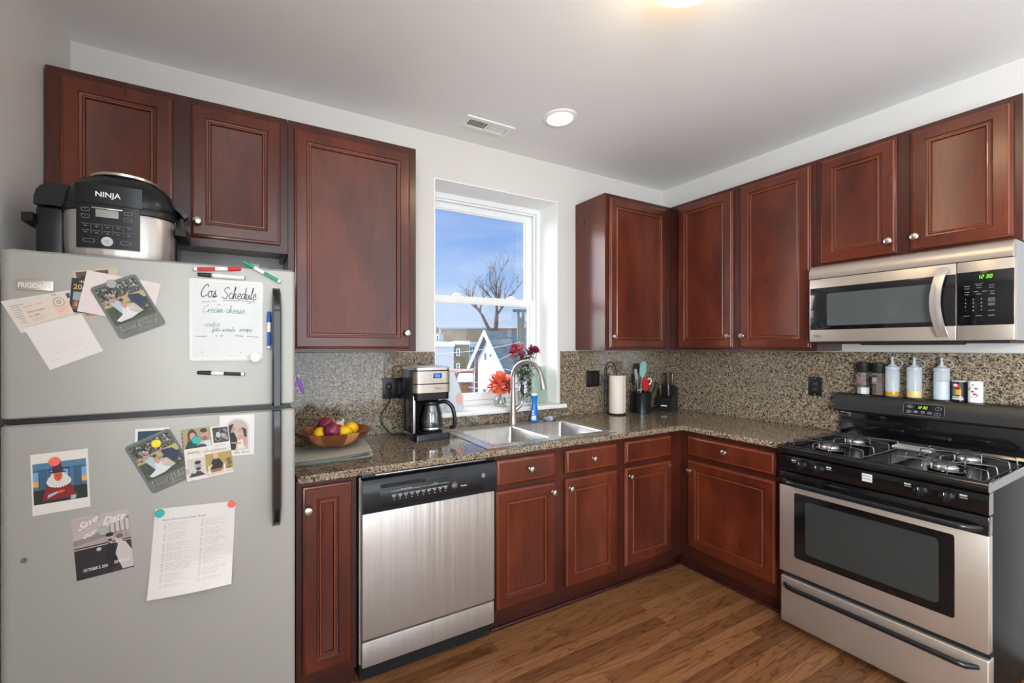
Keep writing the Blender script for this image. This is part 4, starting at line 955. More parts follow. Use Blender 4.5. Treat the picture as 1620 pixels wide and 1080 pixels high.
# markers: cap, white barrel, coloured sleeve, end plug
def marker(a, b, col, label, off=.0075, r=.0068, sleeve=(.55, .92)):
    A, B = P(*a), P(*b); A.y = B.y = YF - off; L = (B - A).length; d = (B - A) / L
    t = thing('marker', label, 'marker', tuple((A + B) / 2), 'dry erase markers on the freezer door')
    z = d.to_track_quat('Z', 'Y').to_matrix().to_4x4()
    bm = bm_(); lathe(bm, [(.002, 0), (r * .80, .002), (r * .92, .02), (r, L * .27), (r, L * .29)], A, 18, 0, z); part(t, 'cap', bm, col)
    bm = bm_(); lathe(bm, [(r * .9, L * .285), (r * .94, L * .30), (r * .94, L * .965), (r * .88, L * .99), (.002, L * .99)], A, 18, 0, z); part(t, 'barrel', bm, 'white_plastic')
    bm = bm_(); n = 9
    for k in range(n):
        a0, a1 = -1.0 + 2.0 * k / n, -1.0 + 2.0 * (k + 1) / n; s_ = d.cross(Vector((0, -1, 0))).normalized()
        def Q(a_, l_): return A + d * (L * l_) + (Vector((0, -1, 0)) * math.cos(a_) + s_ * math.sin(a_)) * (r * .97)
        bm.faces.new([bm.verts.new(Q(a0, sleeve[0])), bm.verts.new(Q(a1, sleeve[0])), bm.verts.new(Q(a1, sleeve[1])), bm.verts.new(Q(a0, sleeve[1]))])
    part(t, 'label_band', bm, col)
    bm = bm_(); lathe(bm, [(r * .9, L * .985), (r * .9, L), (.001, L)], A, 14, 0, z); part(t, 'end_plug', bm, col)
marker((381.5, 425.8), (306, 426.2), 'red_plastic', 'red dry-erase marker, uppermost above the whiteboard')
marker((312.4, 434.3), (387.8, 440.2), 'black_plastic', 'black dry-erase marker just above the whiteboard frame', sleeve=(.30, .31))
marker((383.7, 414.0), (443.9, 446.7), 'green_plastic', 'slanted green dry-erase marker at the freezer door top corner')
marker((425.4, 492.6), (425.2, 551.9), 'blue_plastic', 'upright blue dry-erase marker beside the freezer handle')
marker((311.9, 588.9), (387, 591.5), 'black_plastic', 'black dry-erase marker below the whiteboard')
# purple clip on the side
t = thing('magnetic_clip', 'small purple magnetic clip on the refrigerator side near the freezer handle', 'clip', (FX1, -0.755, 1.27))
bm = bm_(); a = Vector((FX1 + .009, -0.772, 1.302)); b = Vector((FX1 + .030, -0.776, 1.243))
tube(bm, [a, a * .7 + b * .3, a * .3 + b * .7, b], [.005, .0062, .0055, .003], 10); box(bm, FX1 + .0002, FX1 + .014, -.780, -.768, 1.270, 1.282, .003); part(t, 'clip_body', bm, 'purple_plastic')
bm = bm_(); tube(bm, [a + Vector((.004, 0, .008)), a + Vector((.008, 0, -.02))], .0025, 8); part(t, 'clip_lever', bm, 'light_grey_plastic')
# clear clip on the door top
bm = bm_(); box(bm, -3.075, -3.035, -0.785, -0.745, 1.674, 1.690, .003); box(bm, -3.065, -3.01, -0.770, -0.760, 1.674, 1.681, .002)
solo('plastic_clip', 'clear plastic clip lying on the refrigerator top by the green marker', 'clip', bm, 'clear_plastic', (-3.05, -0.765, 1.674))
FRAME[0] = IDENT
# ------------------------------------------------------------------ multi cooker on the refrigerator
CZ0 = 1.6525; ccx, ccy = -3.440, -0.535
t = thing('multi_cooker', 'black and steel electric multi cooker on top of the silver refrigerator', 'cooker', (ccx, ccy, CZ0))
S6 = 3.2
M0 = Matrix.Diagonal((1.0, .95, 1, 1))
bm = bm_(); lathe(bm, [(.115, 0), (.135, .004), (.142, .02), (.146, .045)], (ccx, ccy, CZ0), 48, 0, M0, sq=S6); part(t, 'base', bm, 'matte_black')
bm = bm_(); lathe(bm, [(.1455, .040), (.1475, .048), (.150, .100), (.150, .172), (.148, .182)], (ccx, ccy, CZ0), 48, 0, M0, sq=S6); part(t, 'body_band', bm, 'steel_vertical')
bm = bm_(); lathe(bm, [(.150, .1815), (.153, .184), (.154, .198), (.1515, .206)], (ccx, ccy, CZ0), 48, 0, M0, sq=S6); part(t, 'rim', bm, 'black_plastic')
bm = bm_(); lathe(bm, [(.153, .2065), (.155, .212), (.152, .240), (.140, .268), (.118, .294), (.092, .309), (.088, .312)], (ccx, ccy, CZ0), 48, 0, M0, sq=2.7)
lid = part(t, 'lid', bm, 'black_satin')
bm = bm_(); lathe(bm, [(.086, .3115), (.094, .314), (.094, .322), (.086, .3265)], (ccx, ccy, CZ0), 48, 0, None); part(lid, 'lid_ring', bm, 'nickel')
bm = bm_(); lathe(bm, [(.086, .3225), (.0855, .327), (.06, .331), (.001, .333)], (ccx, ccy, CZ0), 48, 0, None); part(lid, 'lid_cap', bm, 'black_plastic')
# raised front of the lid with the name
def shell(bm, x0, x1, z0, z1, depth, n=14, m_=4, grow=.004, r_of=None):
    """patch following the rounded front of the cooker"""
    def pos(x, z, g):
        u = (x - ccx) / .150; yy = ccy - .95 * .150 * max(0.0, (1 - abs(u) ** S6)) ** (1 / S6)
        return (x, yy - g, z)
    F_ = []
    for j in range(m_ + 1):
        z = z0 + (z1 - z0) * j / m_
        F_.append([pos(x0 + (x1 - x0) * i / n, z, depth) for i in range(n + 1)])
    B_ = [[(p[0], p[1] + depth + .012, p[2]) for p in row] for row in F_]
    loopF = F_[0] + [r[-1] for r in F_[1:]] + list(reversed(F_[-1][:-1])) + [r[0] for r in reversed(F_[1:-1])]
    V = [[bm.verts.new(p) for p in row] for row in F_]; Wv = [[bm.verts.new(p) for p in row] for row in B_]
    for j in range(m_):
        for i in range(n): bm.faces.new((V[j][i], V[j][i + 1], V[j + 1][i + 1], V[j + 1][i]))
    for i in range(n):
        bm.faces.new((V[0][i], Wv[0][i], Wv[0][i + 1], V[0][i + 1])); bm.faces.new((V[m_][i], V[m_][i + 1], Wv[m_][i + 1], Wv[m_][i]))
    for j in range(m_):
        bm.faces.new((V[j][0], V[j + 1][0], Wv[j + 1][0], Wv[j][0])); bm.faces.new((V[j][n], Wv[j][n], Wv[j + 1][n], V[j + 1][n]))
bm = bm_(); shell(bm, ccx - .095, ccx + .062, CZ0 + .063, CZ0 + .197, .010)
bmesh.ops.bevel(bm, geom=[e for e in bm.edges if e.is_boundary is False and e.calc_face_angle(0) > 1.0], offset=.004, segments=2, affect='EDGES')
cp = part(t, 'control_panel', bm, 'black_satin', ang=50)
bm = bm_(); shell(bm, ccx - .100, ccx + .068, CZ0 + .200, CZ0 + .262, .007)
bmesh.ops.bevel(bm, geom=[e for e in bm.edges if e.calc_face_angle(0) > 1.0], offset=.004, segments=2, affect='EDGES')
part(lid, 'lid_front', bm, 'black_satin', ang=50)
YP = ccy - .95 * .150 - .0108
pc = ccx - .0165
bm = bm_(); letters(bm, 'NINJA', pc, CZ0 + .222, .0155, YP + .0030, width=.062, bold=True)
part(lid, 'lettering', bm, 'print_white')
bm = bm_(); box(bm, pc - .030, pc + .026, YP - .0006, YP + .003, CZ0 + .158, CZ0 + .182, .001); scr = part(cp, 'display', bm, 'lcd_grey')
bm = bm_(); box(bm, pc - .040, pc + .036, YP - .0016, YP + .003, CZ0 + .184, CZ0 + .1875, .001); part(cp, 'display_visor', bm, 'nickel')
bm = bm_()
def ringrect(bm, x0, x1, z0, z1, y, w=.0009, r=.003):
    a = rrect(x0, x1, z0, z1, r, 3); b_ = rrect(x0 + w, x1 - w, z0 + w, z1 - w, r * .7, 3)
    A = [bm.verts.new((p[0], y, p[1])) for p in a]; B = [bm.verts.new((p[0], y, p[1])) for p in b_]
    for i in range(len(A)): j = (i + 1) % len(A); bm.faces.new((A[i], A[j], B[j], B[i]))
def line(bm, x0, x1, z, y, h=.0008): bm.faces.new([bm.verts.new(q) for q in ((x0, y, z), (x1, y, z), (x1, y, z + h), (x0, y, z + h))])
yf = YP - .0003
for dz in (.172, .152):
    ringrect(bm, pc - .064, pc - .044, CZ0 + dz, CZ0 + dz + .011, yf); ringrect(bm, pc + .040, pc + .060, CZ0 + dz, CZ0 + dz + .011, yf)
    for x in (-.054, .050):
        letters(bm, '^' if dz > .16 else 'v', pc + x, CZ0 + dz + .004, .004, yf, mi=0)
ringrect(bm, pc - .060, pc - .032, CZ0 + .078, CZ0 + .089, yf); ringrect(bm, pc + .030, pc + .058, CZ0 + .078, CZ0 + .089, yf)
WD = [['PRESSURE', 'STEAM', 'SLOW COOK', 'YOGURT', 'SEAR/SAUTE'], ['AIR CRISP', 'BAKE/ROAST', 'DEHYDRATE', 'BROIL', 'KEEP WARM']]
for j in range(2):
    for i in range(5):
        x = pc - .054 + .0265 * i; z = CZ0 + .133 - j * .020
        letters(bm, WD[j][i], x, z, .0026, yf, width=.018); line(bm, x - .004, x + .004, z - .006, yf, .0016)
for i in range(4): line(bm, pc - .041 + .0265 * i, pc - .0405 + .0265 * i, CZ0 + .106, yf, .032)
letters(bm, 'START', pc - .002, CZ0 + .0855, .003, yf - .0012, width=.012, mi=1); letters(bm, 'STOP', pc - .002, CZ0 + .0795, .003, yf - .0012, width=.010, mi=1)
part(cp, 'printing', bm, ['print_grey', 'black_plastic'])
bm = bm_(); lathe(bm, [(.0145, 0), (.0145, .001), (.0005, .0014)], (pc - .002, YP + .0005, CZ0 + .084), 24, 0, Matrix.Rotation(PI / 2, 4, 'X')); part(cp, 'start_button', bm, 'light_grey_plastic')
# hinge column, spout, side handles
bm = bm_(); box(bm, ccx - .205, ccx - .136, ccy - .090, ccy + .055, CZ0, CZ0 + .190, .012, 3); part(t, 'hinge_column', bm, 'black_satin')
bm = bm_(); hc = [(ccx - .207, CZ0 + .192), (ccx - .110, CZ0 + .192), (ccx - .110, CZ0 + .262), (ccx - .160, CZ0 + .262), (ccx - .178, CZ0 + .259), (ccx - .192, CZ0 + .250), (ccx - .201, CZ0 + .236), (ccx - .206, CZ0 + .218)]
prism(bm, hc, 'y', ccy - .092, ccy + .057); bmesh.ops.bevel(bm, geom=[e_ for e_ in bm.edges if e_.calc_face_angle(0) > 1.2], offset=.006, segments=2, affect='EDGES'); part(lid, 'hinge_cover', bm, 'black_satin', ang=40)
bm = bm_(); box(bm, ccx + .120, ccx + .152, ccy - .075, ccy + .055, CZ0 + .01, CZ0 + .198, .010, 3); part(t, 'side_panel', bm, 'black_satin')
bm = bm_()
sp = [(ccx + .110, .045, CZ0 + .285), (ccx + .140, .048, CZ0 + .258), (ccx + .172, .050, CZ0 + .232), (ccx + .186, .048, CZ0 + .214), (ccx + .180, .040, CZ0 + .200)]
loft(bm, [[(x + o[0], ccy - .02 + s_ * w, z + o[1]) for s_, o in ((-1, (0, 0)), (1, (0, 0)), (1, (-.012, -.010)), (-1, (-.012, -.010)))] for x, w, z in sp]); part(lid, 'spout', bm, 'black_satin')
for sx, nm in ((-1, 'handle'), (1, 'handle')):
    bm = bm_(); xa = ccx + sx * (.206 if sx < 0 else .150); xb = xa + sx * .030
    loft(bm, [[(xa, ccy - .10, CZ0 + dz), (xb, ccy - .085, CZ0 + dz), (xb + sx * .003, ccy, CZ0 + dz), (xb, ccy + .06, CZ0 + dz), (xa, ccy + .07, CZ0 + dz)] for dz in (.138, .142, .160, .164)])
    part(t, nm, bm, 'matte_black')

# ------------------------------------------------------------------ dishwasher
d = thing('dishwasher', 'stainless dishwasher with black control console below the granite worktop', 'dishwasher', (-2.34, -0.3, 0))
DX0, DX1, DYF = -2.660, -2.024, -0.650
bm = bm_(); box(bm, DX0 + .004, DX1 - .004, -0.60, -0.03, 0.01, 0.868); part(d, 'tub', bm, 'dark_void')
bm = bm_(); box(bm, DX0 - .004, DX0 + .0015, -0.628, -0.60, 0.10, 0.870); part(d, 'side_strip', bm, 'aluminium')
bm = bm_(); box(bm, DX0 + .004, DX1 - .004, DYF, -0.600, 0.207, 0.726, .003); dd = part(d, 'door_panel', bm, 'steel_vertical')
bm = bm_(); box(bm, DX0 + .004, DX1 - .004, DYF + .004, -0.600, 0.092, 0.196, .003); part(d, 'lower_panel', bm, 'steel_vertical')
bm = bm_(); box(bm, DX0 + .03, DX1 - .03, -0.585, -0.560, 0.0, 0.092); part(d, 'toe_panel', bm, 'black_plastic')
bm = bm_()
prism(bm, [(-.600, .728), (DYF - .012, .728), (DYF - .016, .735), (DYF - .016, .845), (DYF - .006, .862), (-.600, .868)], 'x', DX0 + .002, DX1 - .002)
con = part(d, 'console', bm, 'console_black')
bm = bm_(); box(bm, DX0 + .002, DX1 - .002, DYF + .006, -.600, .8695, .8830, .001); part(d, 'top_strip', bm, 'black_plastic')
bm = bm_(); box(bm, DX0 + .06, DX1 - .05, DYF + .004, DYF + .008, .875, .879, .001); part(d, 'metal_lip', bm, 'aluminium')
yc = DYF - .0166
bm = bm_(); box(bm, DX0 + .070, DX1 - .075, yc - .0004, yc + .004, .745, .815, .002); part(con, 'overlay', bm, 'black_satin')
# latch recess with ribs
bm = bm_(); box(bm, DX0 + .074, DX0 + .395, yc - .0012, yc + .003, .8245, .8270); box(bm, DX0 + .074, DX0 + .245, yc - .001, yc + .003, .827, .842)
for k in range(4): box(bm, DX0 + .102 + k * .048, DX0 + .104 + k * .048, yc - .003, yc + .002, .826, .842, 0, 1)
box(bm, DX0 + .255, DX0 + .27, yc - .005, yc, .826, .842, .002); part(con, 'latch', bm, ['black_plastic'])
bm = bm_(); yl = yc - .0010
LB = ['HEAVY', 'NORMAL', 'LIGHT', 'CHINA', 'RINSE', 'HOLD', 'HEATED', 'DELAY', 'SANI', 'RESET']
for k, w_ in enumerate(LB):
    x = DX0 + .132 + k * .0262
    letters(bm, w_, x, .788, .0042, yl, width=.020, bold=True); letters(bm, 'WASH' if k % 2 else 'DRY', x, .781, .0040, yl, width=.013, bold=True); line(bm, x - .002, x + .002, .771, yl, .002)
line(bm, DX0 + .120, DX0 + .250, .806, yl, .0007); line(bm, DX0 + .258, DX0 + .385, .806, yl, .0007)
letters(bm, 'WASH SELECTIONS', DX0 + .185, .809, .003, yl, width=.05); letters(bm, 'OPTIONS', DX0 + .32, .809, .003, yl, width=.024)
for a0 in range(24):
    pass
def circ(bm, x, z, r, y, w=.0008, n=28):
    A = [bm.verts.new((x + r * math.cos(2 * PI * k / n), y, z + r * math.sin(2 * PI * k / n))) for k in range(n)]
    B = [bm.verts.new((x + (r - w) * math.cos(2 * PI * k / n), y, z + (r - w) * math.sin(2 * PI * k / n))) for k in range(n)]
    for i in range(n): j = (i + 1) % n; bm.faces.new((A[i], A[j], B[j], B[i]))
circ(bm, DX0 + .412, .788, .0125, yl); letters(bm, 'START', DX0 + .412, .789, .0036, yl, width=.015, bold=True); letters(bm, 'RESET', DX0 + .412, .783, .0036, yl, width=.015, bold=True)
letters(bm, 'Nautilus', DX0 + .458, .778, .006, yl, width=.030, bold=True, shear=.2)
circ(bm, DX0 + .560, .812, .0095, yl - .001, .0012); letters(bm, 'GE', DX0 + .560, .8080, .0075, yl - .001, width=.010, shear=.1)
part(con, 'printing', bm, 'print_white')

# ------------------------------------------------------------------ gas range (run along the right wall)
FRAME[0] = RIGHT
RX0, RX1 = 1.216, 1.908
g = thing('gas_range', 'black and stainless gas range with four burners and window oven', 'range', (1.562, -0.35, 0))
bm = bm_(); box(bm, RX0 + .004, RX1 - .004, -0.640, -0.025, 0.02, 0.872, .002); part(g, 'body', bm, 'range_black')
bm = bm_(); box(bm, RX0 + .03, RX1 - .03, -0.62, -0.55, 0.0, 0.03); part(g, 'base', bm, 'dark_void')
# cooktop with rolled front edge and recessed wells
bm = bm_()
zt = .905
prof = [(-.030, .874), (-.655, .874), (-.672, .872), (-.688, .876), (-.694, .888), (-.692, .902), (-.684, .911), (-.672, .914), (-.655, .910), (-.645, zt), (-.065, zt), (-.058, .918), (-.030, .918)]
prism(bm, prof, 'x', RX0, RX1)
ct = part(g, 'cooktop', bm, 'black_enamel', ang=50)
bm = bm_()
bm.free()
for x in (RX0, RX1 - .010):
    bm = bm_(); box(bm, x, x + .010, -.655, -.06, zt - .002, zt + .007, .002); part(ct, 'side_rail', bm, 'black_enamel')
# control panel
bm = bm_(); prism(bm, [(-.635, .872), (-.676, .871), (-.684, .866), (-.688, .800), (-.684, .792), (-.635, .792)], 'x', RX0, RX1); pn = part(g, 'control_panel', bm, 'black_gloss')
def rknob(x, z=.835):
    bm = bm_(); M = Matrix.Rotation(PI / 2, 4, 'X')
    lathe(bm, [(.0235, 0), (.0235, .005), (.021, .010)], (x, -.6865, z), 24, 0, M)
    lathe(bm, [(.0215, .008), (.0205, .020), (.0185, .027), (.010, .029)], (x, -.6865, z), 8, 0, M)
    box(bm, x - .006, x + .006, -.6865 - .034, -.6865 - .020, z - .019, z + .019, .003)
    k = part(pn, 'burner_knob', bm, 'black_satin', ang=25)
    bm = bm_(); letters(bm, 'I', x, z + .006, .010, -.6865 - .0342, bold=True); part(k, 'pointer_mark', bm, 'print_white')
for x in (1.318, 1.386, 1.731, 1.802): rknob(x)
bm = bm_(); yk = -.6878
for x, s_ in ((1.283, 'FRONT'), (1.425, 'REAR'), (1.692, 'REAR'), (1.846, 'FRONT')):
    letters(bm, s_, x, .846, .006, yk, width=.020, bold=True); letters(bm, 'LITE HI LO', x, .838, .004, yk, width=.020)
part(pn, 'printing', bm, 'print_white')
bm = bm_(); box(bm, 1.546, 1.580, -.6905, -.686, .822, .856, .001); bd = part(pn, 'badge', bm, 'light_grey_plastic')
bm = bm_()
for z in (.834, .8455): prism(bm, [(1.548, z), (1.563, z + .0015), (1.578, z - .001), (1.578, z + .0008), (1.563, z + .0035), (1.548, z + .0018)], 'y', -.6912, -.690)
part(bd, 'badge_lines', bm, 'matte_black')
# oven door
bm = bm_(); box(bm, RX0, RX1, -.684, -.642, .283, .716, .004); od = part(g, 'oven_door', bm, 'steel_brushed')
bm = bm_(); box(bm, RX0, RX1, -.686, -.642, .716, .786, .004)
for k in range(4): box(bm, 1.36, 1.75, -.6885, -.684, .768 - k * .0075, .7705 - k * .0075, .0008, 1)
part(od, 'vent_band', bm, 'black_gloss')
bm = bm_(); r0 = rrect(1.283, 1.822, .370, .690, .010, 4); loft(bm, [[(p[0], -.6835, p[1]) for p in r0], [(p[0], -.6865, p[1]) for p in r0]]); wn_ = part(od, 'glass', bm, 'range_glass')
bm = bm_(); r0 = rrect(1.330, 1.780, .405, .660, .016, 5); loft(bm, [[(p[0], -.6860, p[1]) for p in r0], [(p[0], -.6870, p[1]) for p in r0]]); part(wn_, 'window', bm, 'oven_window')
def bow(parent, x0, x1, z, out, r, y0, sag=0.0):
    pts = []; n = 26
    for k in range(n + 1):
        t_ = k / n; x = x0 + (x1 - x0) * t_; e_ = min(t_, 1 - t_); o_ = out * min(1, e_ / .055) ** .5 if e_ < .055 else out
        pts.append((x, y0 - o_ - .004 * math.sin(PI * t_), z - sag * math.sin(PI * t_)))
    bm = bm_(); tube(bm, pts, [r * (.75 if k in (0, n) else 1) for k in range(n + 1)], 12, flat=1.15); part(parent, 'handle', bm, 'black_satin', ang=60)
bow(od, 1.236, 1.888, .741, .040, .0115, -.686)
bm = bm_(); box(bm, RX0 + .004, RX1 - .002, -.664, -.62, .2605, .2825); part(g, 'door_gap_strip', bm, 'dark_void')
bm = bm_(); box(bm, RX0 + .004, RX1, -.682, -.625, .030, .259, .006, 3); dr = part(g, 'drawer', bm, 'steel_brushed')
bow(dr, 1.240, 1.880, .222, .034, .010, -.682, -.004)
# back guard
bm = bm_(); box(bm, RX0 + .010, RX1 - .010, -.060, -.022, .918, 1.060, .003); part(g, 'back_panel', bm, 'black_gloss')
bm = bm_()
prism(bm, [(-.022, 1.046), (-.100, 1.046), (-.112, 1.050), (-.116, 1.058), (-.108, 1.090), (-.098, 1.128), (-.090, 1.142), (-.078, 1.148), (-.022, 1.148)], 'x', RX0, RX1 - .002)
bg = part(g, 'backguard', bm, 'black_pebbled', ang=30)
th = math.atan2(.020, .080)
MB = Matrix.Translation((0, -.1145, 1.062)) @ Matrix.Rotation(-th, 4, 'X')       # z along the sloping face, -y out of it
bm = bm_(); r0 = rrect(1.507, 1.650, .006, .062, .012, 6); loft(bm, [[(p[0], .002, p[1]) for p in r0], [(p[0], -.0020, p[1]) for p in r0]]); bm.transform(MB); clk = part(bg, 'clock_panel', bm, 'black_satin')
bm = bm_(); ringrect(bm, 1.505, 1.652, .004, .064, -.0024, .0016, .013); bm.transform(MB); part(clk, 'panel_trim', bm, 'nickel')
bm = bm_(); box(bm, 1.549, 1.608, -.0026, 0, .036, .055, .0004, 1); bm.transform(MB); dsp = part(clk, 'display', bm, 'black_gloss')
bm = bm_(); seven(bm, '12:30', 1.5545, .0385, .0135, -.0030); bm.transform(MB); part(dsp, 'digits', bm, 'lime_led')
bm = bm_(); yb_ = -.0024
for x, z, s_ in ((1.529, .046, 'BAKE'), (1.527, .020, 'OFF'), (1.630, .044, '^'), (1.628, .018, 'v')):
    ringrect(bm, x - .011, x + .011, z - .006, z + .008, yb_, .0006, .005); letters(bm, s_, x, z - .001, .004, yb_)
for x, s_ in ((1.551, 'TIMER'), (1.601, 'CLEAN')): letters(bm, s_, x, .022, .004, yb_, width=.014); line(bm, x - .008, x + .008, .0175, yb_)
circ(bm, 1.577, .022, .006, yb_); bm.transform(MB); part(clk, 'printing', bm, 'print_white')
# burners, grates, vent
def burner(x, y):
    bm = bm_(); z = zt - .0005
    lathe(bm, [(.052, 0), (.056, .003), (.054, .006), (.040, .006)], (x, y, z), 28)
    b_ = part(ct, 'burner', bm, 'black_enamel')
    bm = bm_(); n = 40; pr = [(.033, .005), (.035, .008), (.035, .016), (.034, .018)]
    lathe(bm, pr, (x, y, z), n); part(b_, 'burner_ring', bm, 'aluminium')
    bm = bm_(); lathe(bm, [(.030, .0175), (.031, .021), (.027, .024), (.0005, .0245)], (x, y, z), 28); part(b_, 'burner_cap', bm, 'aluminium')
    bm = bm_(); tube(bm, [(x - .04, y - .01, z + .004), (x - .04, y - .01, z + .022)], .0028, 8); part(b_, 'igniter', bm, 'light_grey_plastic')
for x, y in ((1.372, -.545), (1.372, -.270), (1.765, -.545), (1.765, -.270)): burner(x, y)
def grate(x0, x1, label):
    bm = bm_(); z1 = zt + .036; z0 = zt + .0022; r = .0025; y0, y1 = -.645, -.165
    tube(bm, [(x0, y0, z0), (x1, y0, z0), (x1, y1, z0), (x0, y1, z0)], r, 8, closed=True)
    xm = (x0 + x1) / 2
    for yc_ in (-.545, -.270):
        for dy, sw in ((-.055, 1), (.055, 1)):
            y = yc_ + dy                                                     # two arched wires across
            tube(bm, smooth_path([(x0, y, z0), (x0 + .004, y, z1 - .004), (x0 + .016, y, z1), (xm - .05, y * .5 + yc_ * .5, z1), (xm - .012, yc_ + dy * .25, z1 - .003), (xm + .012, yc_ + dy * .25, z1 - .003), (xm + .05, y * .5 + yc_ * .5, z1), (x1 - .016, y, z1), (x1 - .004, y, z1 - .004), (x1, y, z0)], 4), r, 8)
    for yy0, yy1, yc_ in ((y0, -.5, -.545), (-.44, -.33, -.40), (-.23, y1, -.27)):
        for dx in (-.035, .035):
            tube(bm, smooth_path([(xm + dx, yy0, z0), (xm + dx, yy0 + .004, z1 - .003), (xm + dx * .7, (yy0 + yy1) / 2, z1), (xm + dx * .5, yy1, z1)], 4), r, 8)
    return part(g, 'grate', bm, 'grate_iron')
grate(1.240, 1.520, ''); grate(1.625, 1.890, '')
bm = bm_(); box(bm, 1.500, 1.640, -.235, -.165, zt - .001, zt + .016, .005)
for k in range(4): box(bm, 1.508, 1.632, -.226 + k * .014, -.220 + k * .014, zt + .014, zt + .020, .002)
part(ct, 'oven_vent', bm, 'aluminium')

# ------------------------------------------------------------------ over-range microwave
m_ = thing('microwave_oven', 'stainless over-range microwave with curved handle below short wall cabinets', 'microwave', (1.565, -0.2, 1.432))
MX0, MX1 = 1.221, 1.915
bm = bm_(); box(bm, MX0 + .004, MX1 - .002, -.365, -.004, 1.436, 1.838); part(m_, 'body', bm, 'grey_plastic')
bm = bm_(); box(bm, MX0 + .02, MX1 - .02, -.355, -.03, 1.425, 1.4355)
box(bm, 1.40, 1.72, -.30, -.10, 1.418, 1.426, .004); part(m_, 'underside', bm, 'matte_black')
bm = bm_(); prism(bm, [(-.364, 1.7685), (-.402, 1.7685), (-.404, 1.775), (-.400, 1.808), (-.390, 1.826), (-.374, 1.838), (-.364, 1.8385)], 'x', MX0, MX1 - .004); part(m_, 'vent_strip', bm, 'steel_brushed', ang=40)
md0, md1 = MX0, 1.758
bm = bm_(); box(bm, md0, md1, -.398, -.366, 1.436, 1.7665, .003); mdoor = part(m_, 'door', bm, 'steel_brushed')
bm = bm_(); box(bm, md0 + .004, md1 - .001, -.3995, -.396, 1.498, 1.719, .001); gl = part(mdoor, 'glass', bm, 'range_glass')
bm = bm_(); r0 = rrect(1.300, 1.690, 1.519, 1.686, .008, 4); loft(bm, [[(p[0], -.3990, p[1]) for p in r0], [(p[0], -.4002, p[1]) for p in r0]]); part(gl, 'window', bm, 'micro_window')
bm = bm_(); rings = []
for k in range(17):
    tt = k / 16; z = 1.452 + (1.752 - 1.452) * tt; o_ = .010 + .034 * math.sin(PI * tt) ** .8; xo = 1.7235 - .017 * math.sin(PI * tt)
    rings.append([(xo - .0165, -.399 - o_, z), (xo - .0165, -.399 - o_ - .008, z), (xo + .0165, -.399 - o_ - .008, z), (xo + .0165, -.399 - o_, z)])
loft(bm, rings)
for z in (1.462, 1.742): box(bm, 1.7135, 1.7335, -.4125, -.3985, z - .009, z + .009, .002)
part(mdoor, 'handle', bm, 'steel_vertical', ang=30)
bm = bm_(); letters(bm, 'LG', 1.262, 1.4600, .011, -.3984, bold=True); circ(bm, 1.246, 1.4655, .0062, -.3988, .0012); part(mdoor, 'lettering', bm, 'matte_black')
bm = bm_(); box(bm, 1.760, MX1, -.398, -.366, 1.436, 1.7665, .003); pc_ = part(m_, 'control_panel', bm, 'steel_brushed')
bm = bm_(); box(bm, 1.761, MX1 - .001, -.3995, -.396, 1.498, 1.722, .001); kp = part(pc_, 'keypad', bm, 'range_glass')
bm = bm_(); seven(bm, '12:30', 1.817, 1.6905, .0150, -.3999); part(kp, 'digits', bm, 'green_led')
bm = bm_(); yk = -.3994
line(bm, 1.779, 1.866, 1.667, yk, .0008); letters(bm, 'QUICK TOUCH', 1.822, 1.669, .0030, yk, width=.022)
line(bm, 1.779, 1.866, 1.643, yk, .0008); line(bm, 1.889, 1.890, 1.500, yk, .220)
for x, z, a_, b_ in ((1.789, 1.656, 'SENSOR', 'REHEAT'), (1.822, 1.658, 'SENSOR', 'COOK'), (1.856, 1.656, 'AUTO', 'DEFROST')):
    letters(bm, a_, x, z + .004, .0030, yk, width=.016, bold=True); letters(bm, b_, x, z - .006, .0030, yk, width=.014, bold=True)
for x, z, a_ in ((1.789, 1.636, 'CUSTOM'), (1.815, 1.636, 'KEEP'), (1.838, 1.636, 'DEFROST'), (1.788, 1.626, 'TIME'), (1.822, 1.626, 'POWER'), (1.858, 1.634, 'MELT'), (1.858, 1.624, 'TIMER')): letters(bm, a_, x, z, .0030, yk, width=.013, bold=True)
for j, row in enumerate(('123', '456', '789', '-0*')):
    for i, ch in enumerate(row): letters(bm, ch, 1.785 + .022 * i, 1.604 - j * .0155, .0058, yk, bold=True)
for z, a_ in ((1.606, 'ADD 30 SEC'), (1.600, 'MORE LESS'), (1.5935, 'VENT FAN'), (1.584, 'STOP'), (1.579, 'CLEAR'), (1.556, 'START'), (1.536, 'LIGHT')): letters(bm, a_, 1.856, z, .0034, yk, width=.018, bold=True)
for z in (1.6125, 1.590, 1.575): line(bm, 1.846, 1.866, z, yk)
circ(bm, 1.856, 1.5665, .0056, yk)
for x, a_ in ((1.788, 'CLOCK'), (1.822, 'OPTIONS')): letters(bm, a_, x, 1.536, .0034, yk, width=.017, bold=True)
part(kp, 'printing', bm, 'print_grey')
FRAME[0] = IDENT

